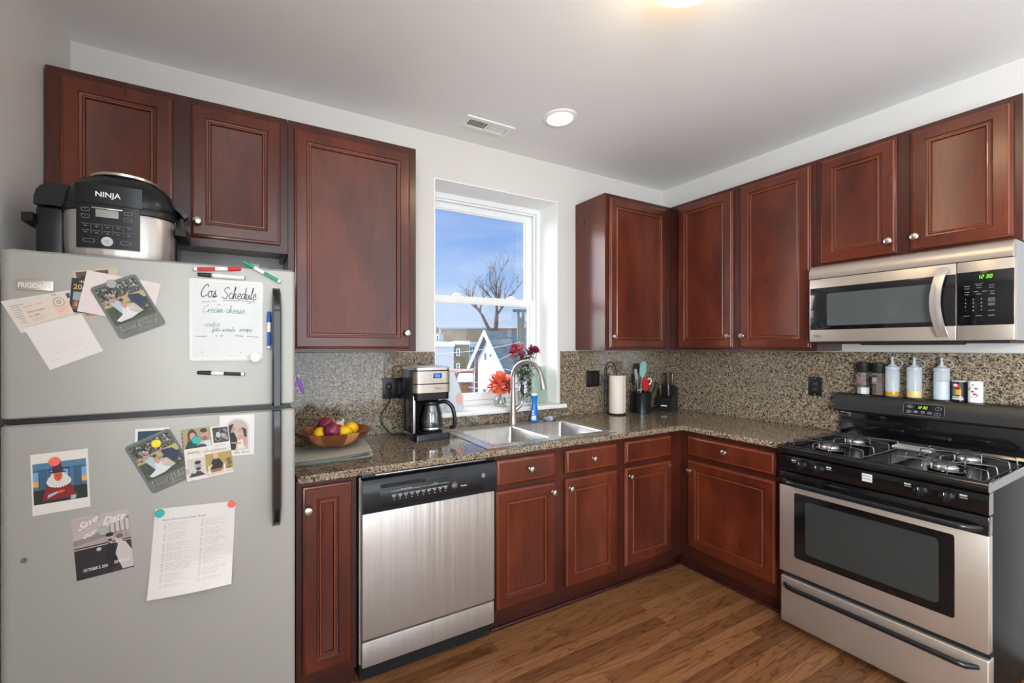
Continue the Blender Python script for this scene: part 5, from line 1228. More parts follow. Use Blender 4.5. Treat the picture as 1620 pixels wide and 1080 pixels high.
# ------------------------------------------------------------------ coffee maker
k = thing('coffee_maker', 'black and steel drip coffee maker with glass carafe on the worktop', 'coffee maker', (-2.20, -0.205, 0.9142))
X0, X1, Y0, Y1, Z0 = -2.302, -2.098, -0.315, -0.090, 0.9142
def rr(x0, x1, y0, y1, r, z): return [(p[0], p[1], z) for p in rrect(x0, x1, y0, y1, r, 5)]
bm = bm_(); loft(bm, [rr(X0, X1, Y0, Y1, .02, Z0), rr(X0, X1, Y0, Y1, .02, Z0 + .028), rr(X0 + .004, X1 - .004, Y0 + .004, Y1 - .004, .018, Z0 + .036)]); part(k, 'base', bm, 'black_satin')
bm = bm_(); lathe(bm, [(.068, Z0 + .0355), (.068, Z0 + .0385), (.062, Z0 + .040)], (-2.187, -.235, 0), 32); part(k, 'warming_plate', bm, 'matte_black')
bm = bm_(); loft(bm, [rr(X0, X1, -.165, Y1, .018, Z0 + .0355), rr(X0, X1, -.165, Y1, .018, Z0 + .25)]); part(k, 'tank', bm, 'black_satin')
bm = bm_(); box(bm, X0 - .0025, X0 + .001, -.272, -.262, Z0 + .04, Z0 + .236); box(bm, X0, X0 + .018, -.280, -.165, Z0 + .036, Z0 + .25, .002); part(k, 'side_wall', bm, ['black_satin'])
bm = bm_(); box(bm, X0 - .0015, X0 + .010, -.288, -.2795, Z0 + .042, Z0 + .236, .001); part(k, 'water_gauge', bm, 'aluminium')
bm = bm_(); loft(bm, [rr(X0 + .001, X1 - .001, Y0 + .006, Y1, .03, Z0 + .215), rr(X0 + .001, X1 - .001, Y0 + .004, Y1, .03, Z0 + .252)]); part(k, 'basket_housing', bm, 'black_satin')
bm = bm_(); loft(bm, [rr(X0, X1, Y0, Y1, .03, Z0 + .2525), rr(X0, X1, Y0, Y1, .03, Z0 + .298), rr(X0 + .0015, X1 - .0015, Y0 + .0015, Y1 - .0015, .03, Z0 + .300), rr(X0, X1, Y0, Y1, .03, Z0 + .302), rr(X0, X1, Y0, Y1, .03, Z0 + .372)])
hd = part(k, 'head', bm, 'black_satin', ang=30)
bm = bm_()
def band(bm, z0, z1, off):
    pts = rrect(X0 - off, X1 + off, Y0 - off, Y1 + off, .03 + off, 7); i0 = [p for p in pts if p[1] < -.262]
    i0.sort(key=lambda p: p[0]); inner = [(p[0], p[1] + .004) for p in i0]
    ring = lambda z: [(p[0], p[1], z) for p in i0] + [(p[0], p[1], z) for p in reversed(inner)]
    loft(bm, [ring(z0), ring(z1)])
band(bm, Z0 + .254, Z0 + .297, .0015); part(hd, 'lower_band', bm, 'steel_brushed', ang=40)
bm = bm_(); band(bm, Z0 + .3025, Z0 + .366, .0015); ub = part(hd, 'upper_band', bm, 'steel_brushed', ang=40)
bm = bm_(); loft(bm, [rr(X0 + .001, X1 - .001, Y0 + .001, Y1, .028, Z0 + .3725), rr(X0 + .001, X1 - .001, Y0 + .001, Y1, .028, Z0 + .384), rr(X0 + .012, X1 - .012, Y0 + .012, Y1 - .01, .02, Z0 + .390)]); part(hd, 'lid', bm, 'aluminium')
xc = -2.180; yq = Y0 - .0016
bm = bm_(); box(bm, xc - .026, xc + .026, yq - .002, yq + .001, Z0 + .328, Z0 + .357, .001); box(bm, xc - .048, xc - .027, yq - .0012, yq + .001, Z0 + .314, Z0 + .357, .002); box(bm, xc + .027, xc + .048, yq - .0012, yq + .001, Z0 + .314, Z0 + .357, .002, mi=0)
ds = part(ub, 'button_panel', bm, 'light_grey_plastic')
bm = bm_(); box(bm, xc - .024, xc + .024, yq - .0028, yq - .0010, Z0 + .330, Z0 + .355, .0008); part(ds, 'screen_bezel', bm, 'black_gloss')
bm = bm_(); box(bm, xc - .015, xc + .015, yq - .0032, yq - .0020, Z0 + .334, Z0 + .351, .0002, 1); part(ds, 'screen', bm, 'blue_lcd')
bm = bm_(); box(bm, xc - .018, xc + .018, yq - .0022, yq + .001, Z0 + .312, Z0 + .325, .002); part(ds, 'brew_button', bm, 'light_grey_plastic')
bm = bm_(); 
for x in (-.040, .037):
    for z in (.345, .322): line(bm, xc + x - .005, xc + x + .005, Z0 + z, yq - .0015, .0012)
line(bm, xc - .008, xc + .008, Z0 + .318, yq - .0026, .0014); part(ds, 'printing', bm, 'dark_magnet')
bm = bm_(); letters(bm, 'Cuisinart', -2.175, Z0 + .272, .008, Y0 - .0018, width=.045, shear=.0); part(hd, 'lettering', bm, 'dark_magnet')
# carafe
cxx, cyy = -2.187, -.240
cf = thing('carafe', 'glass coffee carafe with black handle standing in the coffee maker', 'carafe', (cxx, cyy, Z0 + .041))
bm = bm_(); lathe(bm, [(.050, .0), (.060, .004), (.066, .020), (.067, .060), (.062, .100), (.052, .132), (.047, .146), (.0455, .146), (.050, .131), (.060, .099), (.065, .060), (.064, .020), (.058, .006), (.001, .003)], (cxx, cyy, Z0 + .041), 36, cap1=False)
part(cf, 'glass_jug', bm, 'carafe_glass')
bm = bm_(); lathe(bm, [(.049, .140), (.051, .146), (.050, .158), (.035, .165), (.001, .166)], (cxx, cyy, Z0 + .041), 32); part(cf, 'lid', bm, 'black_satin')
bm = bm_(); lathe(bm, [(.0675, .012), (.0682, .014), (.0682, .022), (.0675, .024)], (cxx, cyy, Z0 + .041), 36, cap0=False, cap1=False); part(cf, 'metal_band', bm, 'chrome')
bm = bm_(); hx, hy = cxx + .058, cyy - .05
pts = smooth_path([(cxx + .034, cyy - .034, Z0 + .195), (cxx + .066, cyy - .060, Z0 + .200), (cxx + .094, cyy - .078, Z0 + .170), (cxx + .104, cyy - .086, Z0 + .115), (cxx + .102, cyy - .084, Z0 + .070), (cxx + .084, cyy - .070, Z0 + .062)], 6)
tube(bm, pts, [.011] * len(pts), 10, flat=1.0); part(cf, 'handle', bm, 'black_satin', ang=60)
bm = bm_(); 
for j in range(8): line(bm, cxx - .030, cxx - .018 - .004 * (j % 2), Z0 + .062 + .011 * j, cyy - .066 + .0002 * j, .0014)
part(cf, 'cup_marks', bm, 'print_white')
FRAME[0] = IDENT
ZC_ = 0.9142
# ------------------------------------------------------------------ ceiling fittings
q = at(886, 186, z=H); 
t = thing('recessed_downlight', 'round white recessed downlight glowing in the ceiling above the window', 'light', (q.x, q.y, H))
bm = bm_(); lathe(bm, [(.070, -.0005), (.094, -.0005), (.094, -.004), (.088, -.008), (.074, -.010), (.070, -.006)], (q.x, q.y, H), 40, cap0=False, cap1=False); part(t, 'trim_ring', bm, 'white_trim')
bm = bm_(); lathe(bm, [(.071, -.0015), (.071, -.004), (.001, -.0045)], (q.x, q.y, H), 32); part(t, 'diffuser', bm, 'lamp_white')
c4 = [at(*p, z=H) for p in ((727, 194), (742, 183), (812, 204), (796, 215))]
vc = sum(c4, Vector()) / 4
t = thing('ceiling_vent', 'small white rectangular ceiling vent left of the downlight', 'vent', (vc.x, vc.y, H))
vw, vd = .315, .125
bm = bm_(); cells(bm, [vc.x - vw / 2, vc.x - vw / 2 + .030, vc.x - .008, vc.x + .008, vc.x + vw / 2 - .030, vc.x + vw / 2], [vc.y - vd / 2, vc.y - vd / 2 + .028, vc.y + vd / 2 - .028, vc.y + vd / 2],
                  lambda u, v: not (vc.y - vd / 2 + .028 < v < vc.y + vd / 2 - .028 and (vc.x - vw / 2 + .03 < u < vc.x - .008 or vc.x + .008 < u < vc.x + vw / 2 - .03)), H - .007, H - .0005)
part(t, 'frame', bm, 'white_trim')
bm = bm_(); box(bm, vc.x - vw / 2 + .02, vc.x + vw / 2 - .02, vc.y - vd / 2 + .02, vc.y + vd / 2 - .02, H - .0015, H - .0005); part(t, 'duct', bm, 'dark_magnet')
bm = bm_()
for i in range(18):
    x = vc.x - vw / 2 + .034 + i * .0143
    if abs(x - vc.x) < .010: continue
    tilt = .004 if x < vc.x else -.004
    prism(bm, [(x - .001 - tilt, H - .0065), (x + .001 - tilt, H - .0065), (x + .001 + tilt, H - .002), (x - .001 + tilt, H - .002)], 'y', vc.y - vd / 2 + .028, vc.y + vd / 2 - .028)
part(t, 'louvre', bm, 'white_trim')
# bowl light
DLX, DLY = -1.765, -1.505
t = thing('ceiling_light', 'frosted bowl ceiling light with brass finial at the top of the picture', 'ceiling light', (DLX, DLY, H))
bm = bm_(); lathe(bm, [(.150, -.001), (.158, -.006), (.158, -.022), (.148, -.028)], (DLX, DLY, H), 40); part(t, 'pan', bm, 'brass')
bm = bm_(); lathe(bm, [(.155, -.028), (.156, -.040), (.140, -.068), (.105, -.092), (.055, -.106), (.001, -.110)], (DLX, DLY, H), 40, cap0=False); part(t, 'glass_bowl', bm, 'lamp_warm')
bm = bm_(); lathe(bm, [(.012, -.108), (.014, -.114), (.007, -.122), (.009, -.130), (.001, -.136)], (DLX, DLY, H), 16); part(t, 'finial', bm, 'brass')

# ------------------------------------------------------------------ sink and tap
s = thing('kitchen_sink', 'stainless double-bowl drop-in sink in the granite worktop under the window', 'sink', ((SX0 + SX1) / 2, (SY0 + SY1) / 2, 0.9141))
BWL = [(-1.975, -1.612, -0.548, -0.168), (-1.572, -1.222, -0.548, -0.168)]
zr = .9175
bm = bm_()
inn = lambda u, v: any(a < u < b_ and c < v < d_ for a, b_, c, d_ in BWL)
cells(bm, [SX0, BWL[0][0], BWL[0][1], BWL[1][0], BWL[1][1], SX1], [SY0, -.548, -.168, SY1], lambda u, v: not inn(u, v), .9143, zr)
rim = part(s, 'rim', bm, 'sink_steel'); bv = rim.modifiers.new('edge', 'BEVEL'); bv.width = .0025; bv.segments = 3; bv.limit_method = 'ANGLE'
for a, b_, c, d_ in BWL:
    bm = bm_()
    def rg(i, z, r): return [(p[0], p[1], z) for p in rrect(a + i, b_ - i, c + i, d_ - i, r, 6)]
    loft(bm, [rg(0.0, zr - .002, .018), rg(.004, zr - .006, .022), rg(.010, .78, .030), rg(.022, .745, .040), rg(.05, .735, .05)], cap0=False)
    # corner fillets between the square cut in the rim and the round bowl mouth
    for (x, sx) in ((a, 1), (b_, -1)):
        for (y, sy) in ((c, 1), (d_, -1)):
            pts = [(x, y)] + [(x + sx * (.018 - .018 * math.cos(math.radians(t_))), y + sy * (.018 - .018 * math.sin(math.radians(t_)))) for t_ in range(0, 91, 15)]
            vs = [bm.verts.new((p[0], p[1], zr - .0018)) for p in pts]
            try: bm.faces.new(vs)
            except ValueError: pass
    bl = part(s, 'bowl', bm, 'sink_steel', ang=50)
    bm = bm_(); lathe(bm, [(.042, .0012), (.040, .003), (.030, .001), (.001, .0012)], ((a + b_) / 2, (c + d_) / 2, .7352), 28); part(bl, 'drain', bm, 'chrome')
FBx, FBy = -1.567, -0.112
f = thing('faucet', 'brushed nickel gooseneck pull-down faucet behind the sink', 'faucet', (FBx, FBy, zr))
bm = bm_(); lathe(bm, [(.027, .0003), (.027, .006), (.0235, .014), (.0215, .060), (.0195, .130), (.0165, .190), (.0150, .215)], (FBx, FBy, zr), 32)
part(f, 'column', bm, 'brushed_nickel')
dx, dy = .075, -.195; L = math.hypot(dx, dy); ux, uy = dx / L, dy / L; R_ = L / 2
zt_ = 1.330 - R_ - .014
pts = [(FBx, FBy, zr + .21), (FBx, FBy, zt_ * .5 + (zr + .21) * .5)] + [tuple(p) for p in arc((FBx + ux * R_, FBy + uy * R_, zt_), R_, 180, 14, 22, (ux, uy, 0), (0, 0, 1))]
bm = bm_(); tube(bm, pts, .0140, 18); part(f, 'spout', bm, 'brushed_nickel', ang=60)
e_ = Vector(pts[-1]); dirn = (Vector((ux, uy, 0)) * math.sin(math.radians(14)) * .9 + Vector((0, 0, -1))).normalized()
zq = dirn.to_track_quat('Z', 'Y').to_matrix().to_4x4()
bm = bm_(); lathe(bm, [(.0145, -.004), (.0155, .0), (.0155, .004), (.0160, .006), (.0185, .035), (.0225, .078), (.0225, .086), (.018, .088), (.001, .087)], e_, 28, 0, zq); part(f, 'spray_head', bm, 'brushed_nickel')
bm = bm_(); h0 = Vector((FBx + .010, FBy, zr + .085)); h1 = Vector((FBx + .052, FBy - .012, zr + .120))
tube(bm, [h0, h0 * .4 + h1 * .6, h1], [.0155, .0150, .0140], 18)
hd_ = part(f, 'handle_body', bm, 'brushed_nickel')
bm = bm_(); tube(bm, smooth_path([h1 + Vector((-.006, 0, -.004)), h1 + Vector((.004, 0, .012)), h1 + Vector((-.004, 0, .040)), h1 + Vector((-.026, 0, .082))], 5), [.013] * 3 + [.011] * 4 + [.0085] * 4 + [.0065] * 4 + [.004], 12, flat=.7); part(hd_, 'lever', bm, 'brushed_nickel')

# dish soap bottle
p0 = Vector((-1.404, -.120, zr))
t = thing('soap_bottle', 'blue plastic dish soap bottle on the sink deck right of the faucet', 'bottle', tuple(p0))
bm = bm_(); lathe(bm, [(.020, .0003), (.027, .003), (.028, .020), (.027, .050), (.0245, .085), (.020, .105), (.0175, .125), (.0195, .150), (.0225, .172)], p0, 28, 0, Matrix.Diagonal((1, .75, 1, 1))); part(t, 'body', bm, 'soap_blue')
bm = bm_(); lathe(bm, [(.0195, .1725), (.0225, .174), (.0225, .182), (.018, .188), (.001, .189)], p0, 24, 0, Matrix.Diagonal((1, .75, 1, 1))); part(t, 'cap', bm, 'white_plastic')
bm = bm_()
def wrap(bm, c, r, z0, z1, a0, a1, ky=1.0, n=8, r1=None):
    r1 = r1 if r1 is not None else r
    for i in range(n):
        b0, b1 = math.radians(a0 + (a1 - a0) * i / n), math.radians(a0 + (a1 - a0) * (i + 1) / n)
        bm.faces.new([bm.verts.new((c[0] + rr_ * math.cos(b_), c[1] + ky * rr_ * math.sin(b_), c[2] + z_)) for b_, z_, rr_ in ((b0, z0, r), (b1, z0, r), (b1, z1, r1), (b0, z1, r1))])
wrap(bm, p0, .0287, .016, .045, 195, 265, .75, r1=.0283); wrap(bm, p0, .0283, .052, .060, 200, 240, .75, r1=.0280); wrap(bm, p0, .0270, .066, .078, 205, 235, .75, r1=.0262); part(t, 'label', bm, 'print_white')
# sponge wrapper: crumpled clear and foil packet
bm = bm_(); R = random.Random(3)
g0 = bmesh.ops.create_icosphere(bm, subdivisions=3, radius=1.0)['verts']
for v in g0:
    nn = R.uniform(.86, 1.12); v.co = Vector((v.co.x * .052 * nn, v.co.y * .030 * nn, max(v.co.z, -.75) * .016 * nn))
bmesh.ops.transform(bm, matrix=Matrix.Translation((-1.275, -.118, zr + .0125)), verts=g0)
solo('sponge_packet', 'crumpled clear wrapper with a sponge on the sink deck beside the blue bottle', 'packet', bm, 'clear_packet', (-1.275, -.118, zr))

# ------------------------------------------------------------------ on the window sill
zs = WZ0 + .0002
# coral flower in a small glass
fx, fy = -1.545, .075
t = thing('flower_vase', 'large coral bloom in a short clear glass on the window sill', 'vase of flowers', (fx, fy, zs))
bm = bm_(); lathe(bm, [(.030, 0), (.040, .002), (.043, .030), (.036, .052), (.034, .058), (.0315, .057), (.034, .050), (.040, .030), (.037, .006), (.001, .005)], (fx, fy, zs), 32, cap1=False); part(t, 'glass', bm, 'clear_glass')
bm = bm_()
for k in range(6): a = k * 1.05; tube(bm, smooth_path([(fx + .028 * math.cos(a), fy + .022 * math.sin(a), zs + .008), (fx, fy, zs + .055), (fx - .018 * math.cos(a), fy - .015 * math.sin(a), zs + .115)], 3), .0022, 6)
part(t, 'stem', bm, 'stem_green')
def petal(bm, base, d, L_, w_, curl, mi=0):
    d = d.normalized(); side = d.cross(Vector((0, 0, 1))); side = side.normalized() if side.length > .05 else Vector((1, 0, 0)); up = side.cross(d)
    rows = []
    for i in range(5):
        q_ = i / 4; c_ = base + d * (L_ * q_) + up * (curl * L_ * (q_ ** 2)); ww = w_ * (math.sin(PI * min(1, .12 + q_ * .78)) ** .8)
        rows.append([c_ - side * ww + up * .25 * ww, c_, c_ + side * ww + up * .25 * ww])
    V = [[bm.verts.new(p) for p in r_] for r_ in rows]
    for a_, b_ in zip(V, V[1:]):
        for i in range(2): bm.faces.new((a_[i], a_[i + 1], b_[i + 1], b_[i])).material_index = mi
bm = bm_(); R = random.Random(5); cc_ = Vector((fx - .008, fy - .02, zs + .135))
for k in range(120):
    a = R.uniform(0, 2 * PI); el = math.asin(R.uniform(-.5, 1)); d_ = Vector((math.cos(a) * math.cos(el), math.sin(a) * math.cos(el), math.sin(el)))
    petal(bm, cc_ + d_ * .030, d_, R.uniform(.050, .088), R.uniform(.015, .025), R.uniform(-.5, .35), 0 if R.random() < .7 else 1)
part(t, 'bloom', bm, ['coral_petal', 'coral_petal_dark'], ang=60)
# tall vase with faded roses
vx, vy = -1.362, .050
t = thing('rose_vase', 'tall clear vase of faded pink roses on the window sill', 'vase of flowers', (vx, vy, zs))
bm = bm_(); lathe(bm, [(.036, 0), (.046, .003), (.050, .040), (.044, .110), (.040, .160), (.046, .215), (.0445, .215), (.038, .160), (.042, .110), (.048, .040), (.043, .008), (.001, .007)], (vx, vy, zs), 32, cap1=False); part(t, 'glass', bm, 'clear_glass')
R = random.Random(9); bm = bm_(); bl_ = bm_(); lf = bm_()
heads = [(-.135, -.02, .385, 0), (-.095, .01, .415, 0), (-.060, -.01, .400, 1), (-.075, -.04, .365, 0), (-.025, .02, .425, 1), (.050, -.02, .400, 2), (.095, -.01, .395, 2), (.135, .01, .385, 2), (.070, .02, .375, 2), (-.115, .0, .350, 1)]
for hx, hy, hz, mi_ in heads:
    h_ = Vector((vx + hx * .82, vy + hy, zs + hz * .93))
    tube(bm, smooth_path([(vx - hx * .25, vy - hy, zs + .012), (vx + hx * .05, vy, zs + .17), (vx + hx * .5, vy + hy * .6, zs + hz * .66), h_], 4), .0020, 6)
    for k in range(22):
        a = R.uniform(0, 2 * PI); el = R.uniform(-.2, 1.3); d_ = Vector((math.cos(a) * math.cos(el), math.sin(a) * math.cos(el), math.sin(el)))
        petal(bl_, h_ + d_ * .004, d_, R.uniform(.022, .038), R.uniform(.010, .017), R.uniform(-.2, .6), mi_)
for k in range(380):
    zz = R.uniform(.06, .35); rr_ = .012 + (.030 if zz < .2 else .045) * R.random(); a = R.uniform(0, 2 * PI)
    petal(lf, Vector((vx + rr_ * math.cos(a), vy + rr_ * math.sin(a), zs + zz)), Vector((math.cos(a), math.sin(a), R.uniform(-.6, .6))), R.uniform(.018, .030), R.uniform(.007, .012), R.uniform(-.8, .4), 0 if R.random() < .6 else 1)
part(t, 'stem', bm, 'leaf_dry'); part(t, 'roses', bl_, ['rose_petal', 'rose_petal_pale', 'plum_petal'], ang=60); part(t, 'foliage', lf, ['leaf_green', 'leaf_dry'], ang=60)
# glass cutting board leaning in the corner of the reveal
bm = bm_(); M = Matrix.Translation((-1.215, .060, zs)) @ Matrix.Rotation(math.radians(8), 4, 'Z') @ Matrix.Rotation(math.radians(-5), 4, 'X')
r0 = rrect(-.075, .070, .002, .262, .012, 5); loft(bm, [[(p[0], -.003, p[1]) for p in r0], [(p[0], .003, p[1]) for p in r0]]); bm.transform(M)
solo('cutting_board', 'pale green glass board leaning against the right side of the window reveal', 'board', bm, 'cutting_glass', (-1.205, .075, zs))
bm = bm_(); M = Matrix.Translation((-1.210, .115, zs)) @ Matrix.Rotation(math.radians(4), 4, 'Z') @ Matrix.Rotation(math.radians(-5), 4, 'X')
r0 = rrect(-.080, .086, .002, .268, .008, 4); loft(bm, [[(p[0], -.004, p[1]) for p in r0], [(p[0], .004, p[1]) for p in r0]]); bm.transform(M)
solo('cutting_board', 'thin white board standing behind the pale green glass board', 'board', bm, 'white_plastic', (-1.150, .12, zs))
# bag of coffee filters / detergent pouch right behind the coffee maker
bm = bm_(); rings = []
for z, w_, d_, o_ in ((0, .055, .030, 0), (.01, .062, .034, 0), (.08, .060, .030, -.002), (.16, .048, .018, -.014), (.22, .034, .006, -.026), (.245, .030, .003, -.030)):
    rings.append([(-1.915 + o_ + p[0], .03 + p[1], zs + z) for p in rrect(-w_, w_, -d_, d_, d_ * .9, 4)])
loft(bm, rings); pch = solo('plastic_pouch', 'pale translucent pouch with a red label on the sill behind the coffee maker', 'pouch', bm, 'frosted_plastic', (-1.915, .03, zs))
bm = bm_(); rg_ = [(-1.893 + .026 * math.cos(k * PI / 10), zs + .075 + .040 * math.sin(k * PI / 10)) for k in range(20)]
bm.faces.new([bm.verts.new((p[0], -.0035, p[1])) for p in rg_]); part(pch, 'label', bm, 'faded_red')

# ------------------------------------------------------------------ wooden bowl of fruit on a folded mat
t_ = ZC_
bm = bm_()
prof_in = []; N = 40
# folded mat: cross-section of a fold at its right end, swept in y
def matsec(y, sh): 
    xs = [-2.905, -2.80, -2.70, -2.62, -2.575, -2.556, -2.552, -2.556, -2.575, -2.62, -2.70, -2.80, -2.905]
    zs_ = [.0045, .0045, .0045, .005, .007, .012, .017, .022, .026, .0215, .0165, .0145, .0140]
    return [(x + sh, y, t_ + z) for x, z in zip(xs, zs_)], [(x + sh + (-.004 if 3 < i < 9 else 0), y, t_ + z + (.0042 if i < 6 else -.0042) * (0 if i == 6 else 1)) for i, (x, z) in enumerate(zip(xs, zs_))]
secs = []
for k in range(9):
    u = k / 8; y = -.505 + (.29) * u; sh = .030 * math.sin(u * PI * .5) - .02
    sec = []
    xs = [-2.903 - sh, -2.80, -2.70, -2.62, -2.578, -2.558, -2.550, -2.558, -2.578, -2.62, -2.70, -2.80, -2.903 - sh]
    zo = [0.0004, .0004, .0004, .0004, .0008, .0045, .0160, .0285, .0310, .0262, .0212, .0190, .0186]
    zi = [.0084, .0084, .0084, .0086, .0095, .0115, .0165, .0215, .0228, .0180, .0128, .0106, .0102]
    outer = [(x + sh, y, t_ + z) for x, z in zip(xs, zo)]
    inner = [(x + sh - (.010 if 4 < i < 8 else 0), y, t_ + z) for i, (x, z) in enumerate(zip(xs, zi))]
    secs.append(outer + list(reversed(inner)))
loft(bm, secs)
mt = solo('drying_mat', 'folded grey terry drying mat under the wooden fruit bowl', 'mat', bm, 'terry_cloth', (-2.72, -.36, t_), ang=50)
bm = bm_()
for sgn, s0 in ((0, secs[0]),): tube(bm, [Vector(p) + Vector((0, -.002, .004 if i < 6 else -.003)) for i, p in enumerate(s0[:13])], .0036, 8)
part(mt, 'hem', bm, 'cloth_hem')
bx, by, bz = -2.705, -.315, t_ + .0325
wbm = bm_(); Lc = wbm.loops.layers.float_color.new('Col'); n = 18 * 3
OUT = [(.052, 0), (.060, .0015), (.090, .012), (.122, .030), (.146, .052), (.157, .070), (.159, .074)]
INN = [(.153, .074), (.150, .069), (.138, .052), (.115, .034), (.085, .018), (.05, .010), (.001, .009)]
ks = 1.0
prof_ = OUT + INN; V = []
for r_, z_ in prof_: V.append([wbm.verts.new((bx + r_ * 1.06 * math.cos(2 * PI * k_ / n), by + r_ * .96 * math.sin(2 * PI * k_ / n), bz + z_)) for k_ in range(n)])
R = random.Random(21); cols = [R.choice([lin(120, 66, 34), lin(168, 104, 56), lin(198, 138, 82), lin(142, 82, 42), lin(104, 56, 30)]) for _ in range(18)]
for ri in range(len(V) - 1):
    for k_ in range(n):
        fc = wbm.faces.new((V[ri][k_], V[ri][(k_ + 1) % n], V[ri + 1][(k_ + 1) % n], V[ri + 1][k_]))
        for lp in fc.loops: lp[Lc] = cols[(k_ // 3 + ri // 7 * 5) % 18]
fc = wbm.faces.new(list(reversed(V[0])))
for lp in fc.loops: lp[Lc] = cols[0]
solo('wooden_bowl', 'round staved wooden bowl holding lemons and onions left on the worktop', 'bowl', wbm, 'wood_block', (bx, by, bz))
def lemon(x, y, z, r, rot, label):
    bm = bm_(); M = Matrix.Rotation(rot, 4, 'Z') @ Matrix.Rotation(PI / 2, 4, 'Y')
    lathe(bm, [(.001, -r * 1.38), (r * .16, -r * 1.30), (r * .30, -r * 1.14), (r * .62, -r * .88), (r * .90, -r * .45), (r, 0), (r * .90, r * .45), (r * .62, r * .88), (r * .28, r * 1.14), (.001, r * 1.22)], (x, y, z), 24, 0, M)
    solo('lemon', label, 'lemon', bm, 'lemon_peel', (x, y, z - r), 'lemons in the wooden bowl', ang=70)
def onion(x, y, z, r, label, tilt=0.0):
    t = thing('red_onion', label, 'onion', (x, y, z - r), 'red onions in the wooden bowl')
    M = Matrix.Rotation(tilt, 4, 'Y')
    bm = bm_(); lathe(bm, [(.001, -r * .92), (r * .3, -r * .90), (r * .75, -r * .66), (r, -r * .1), (r * .93, r * .38), (r * .62, r * .72), (r * .28, r * .90), (r * .12, r * 1.02), (.002, r * 1.05)], (x, y, z), 26, 0, M); part(t, 'bulb', bm, 'onion_skin', ang=70)
    bm = bm_(); lathe(bm, [(r * .12, r * 1.0), (r * .06, r * 1.2), (r * .10, r * 1.38), (.001, r * 1.40)], (x, y, z), 10, 0, M); part(t, 'neck', bm, 'dry_stem')
zf = bz + .017
lemon(bx - .070, by - .045, zf + .047, .034, 1.1, 'lemon at the refrigerator side of the bowl, partly under the onions')
lemon(bx + .036, by - .052, zf + .047, .032, .2, 'lemon leaning on the front rim of the bowl')
lemon(bx + .078, by + .004, zf + .053, .032, .5, 'lemon topmost at the worktop side of the bowl')
onion(bx - .026, by - .072, zf + .064, .040, 'dark red onion at the front centre of the bowl', .25)
onion(bx - .036, by + .030, zf + .074, .040, 'red onion piled highest at the back of the bowl', -.35)
bm = bm_(); lathe(bm, [(.001, -.028), (.014, -.026), (.030, -.010), (.031, .006), (.020, .022), (.008, .030), (.005, .042), (.001, .044)], (bx + .028, by + .050, zf + .056), 12, 0, Matrix.Rotation(.6, 4, 'Y')); solo('garlic', 'pale garlic bulb behind the lemons in the bowl', 'garlic', bm, 'garlic_skin', (bx + .028, by + .05, zf + .03), ang=70)
bm = bm_(); lathe(bm, [(.001, -.026), (.016, -.024), (.027, -.004), (.026, .012), (.014, .022), (.001, .018)], (bx + .012, by - .012, zf + .056), 16); solo('tomato', 'small red tomato between the onion and the lemons', 'tomato', bm, 'red_pepper', (bx + .012, by - .012, zf + .03), ang=70)

# ------------------------------------------------------------------ outlets, cords
def outlet(name, label, px, x0, x1, z0, z1, duplex=True, frame=IDENT):
    FRAME[0] = frame
    t = thing(name, label, 'outlet', ((x0 + x1) / 2, -.0205, z0))
    bm = bm_(); box(bm, x0, x1, -.0255, -.0205, z0, z1, .002); part(t, 'plate', bm, 'black_plastic')
    bm = bm_()
    n_ = max(1, round((x1 - x0) / .06)) if px else 1
    for i in range(n_):
        xc_ = x0 + (x1 - x0) * (i + .5) / n_
        box(bm, xc_ - .0165, xc_ + .0165, -.0285, -.0255, z0 + .024, z1 - .024, .002)
    part(t, 'insert', bm, 'matte_black')
    if duplex:
        bm = bm_(); xc_ = (x0 + x1) / 2
        for zz in (.35, .65):
            z = z0 + (z1 - z0) * zz
            for dx in (-.006, .006): box(bm, xc_ + dx - .001, xc_ + dx + .001, -.0290, -.0284, z - .004, z + .004)
        part(t, 'slots', bm, 'grey_plastic')
        bm = bm_()
        for z in (z0 + .008, z1 - .008): lathe(bm, [(.003, 0), (.003, .001), (.0005, .0012)], (xc_, -.0255, z), 12, 0, Matrix.Rotation(PI / 2, 4, 'X'))
        part(t, 'screw', bm, 'nickel')
    FRAME[0] = IDENT
    return t
outlet('wall_outlet', 'wide black outlet plate behind the coffee maker with its cord plugged in', True, -2.390, -2.245, 1.113, 1.232, False)
outlet('wall_outlet', 'black switch plate on the backsplash left of the paper towel roll', True, -.862, -.735, 1.113, 1.232, False)
outlet('wall_outlet', 'dark outlet on the range-side backsplash left of the shakers', False, 1.052, 1.122, 1.112, 1.226, True, RIGHT)
FRAME[0] = IDENT
c_ = thing('power_cord', 'black power cord hanging from the outlet to the coffee maker', 'cord', (-2.36, -.04, 1.18))
bm = bm_(); box(bm, -2.372, -2.342, -.052, -.0288, 1.168, 1.196, .006); part(c_, 'plug', bm, 'black_plastic')
bm = bm_(); tube(bm, smooth_path([(-2.357, -.050, 1.180), (-2.350, -.062, 1.150), (-2.358, -.050, 1.100), (-2.395, -.040, 1.040), (-2.400, -.040, .990), (-2.375, -.050, .945), (-2.345, -.070, .9185), (-2.310, -.090, .9178), (-2.303, -.10, .9185)], 6), .0030, 8); part(c_, 'cable', bm, 'black_plastic')

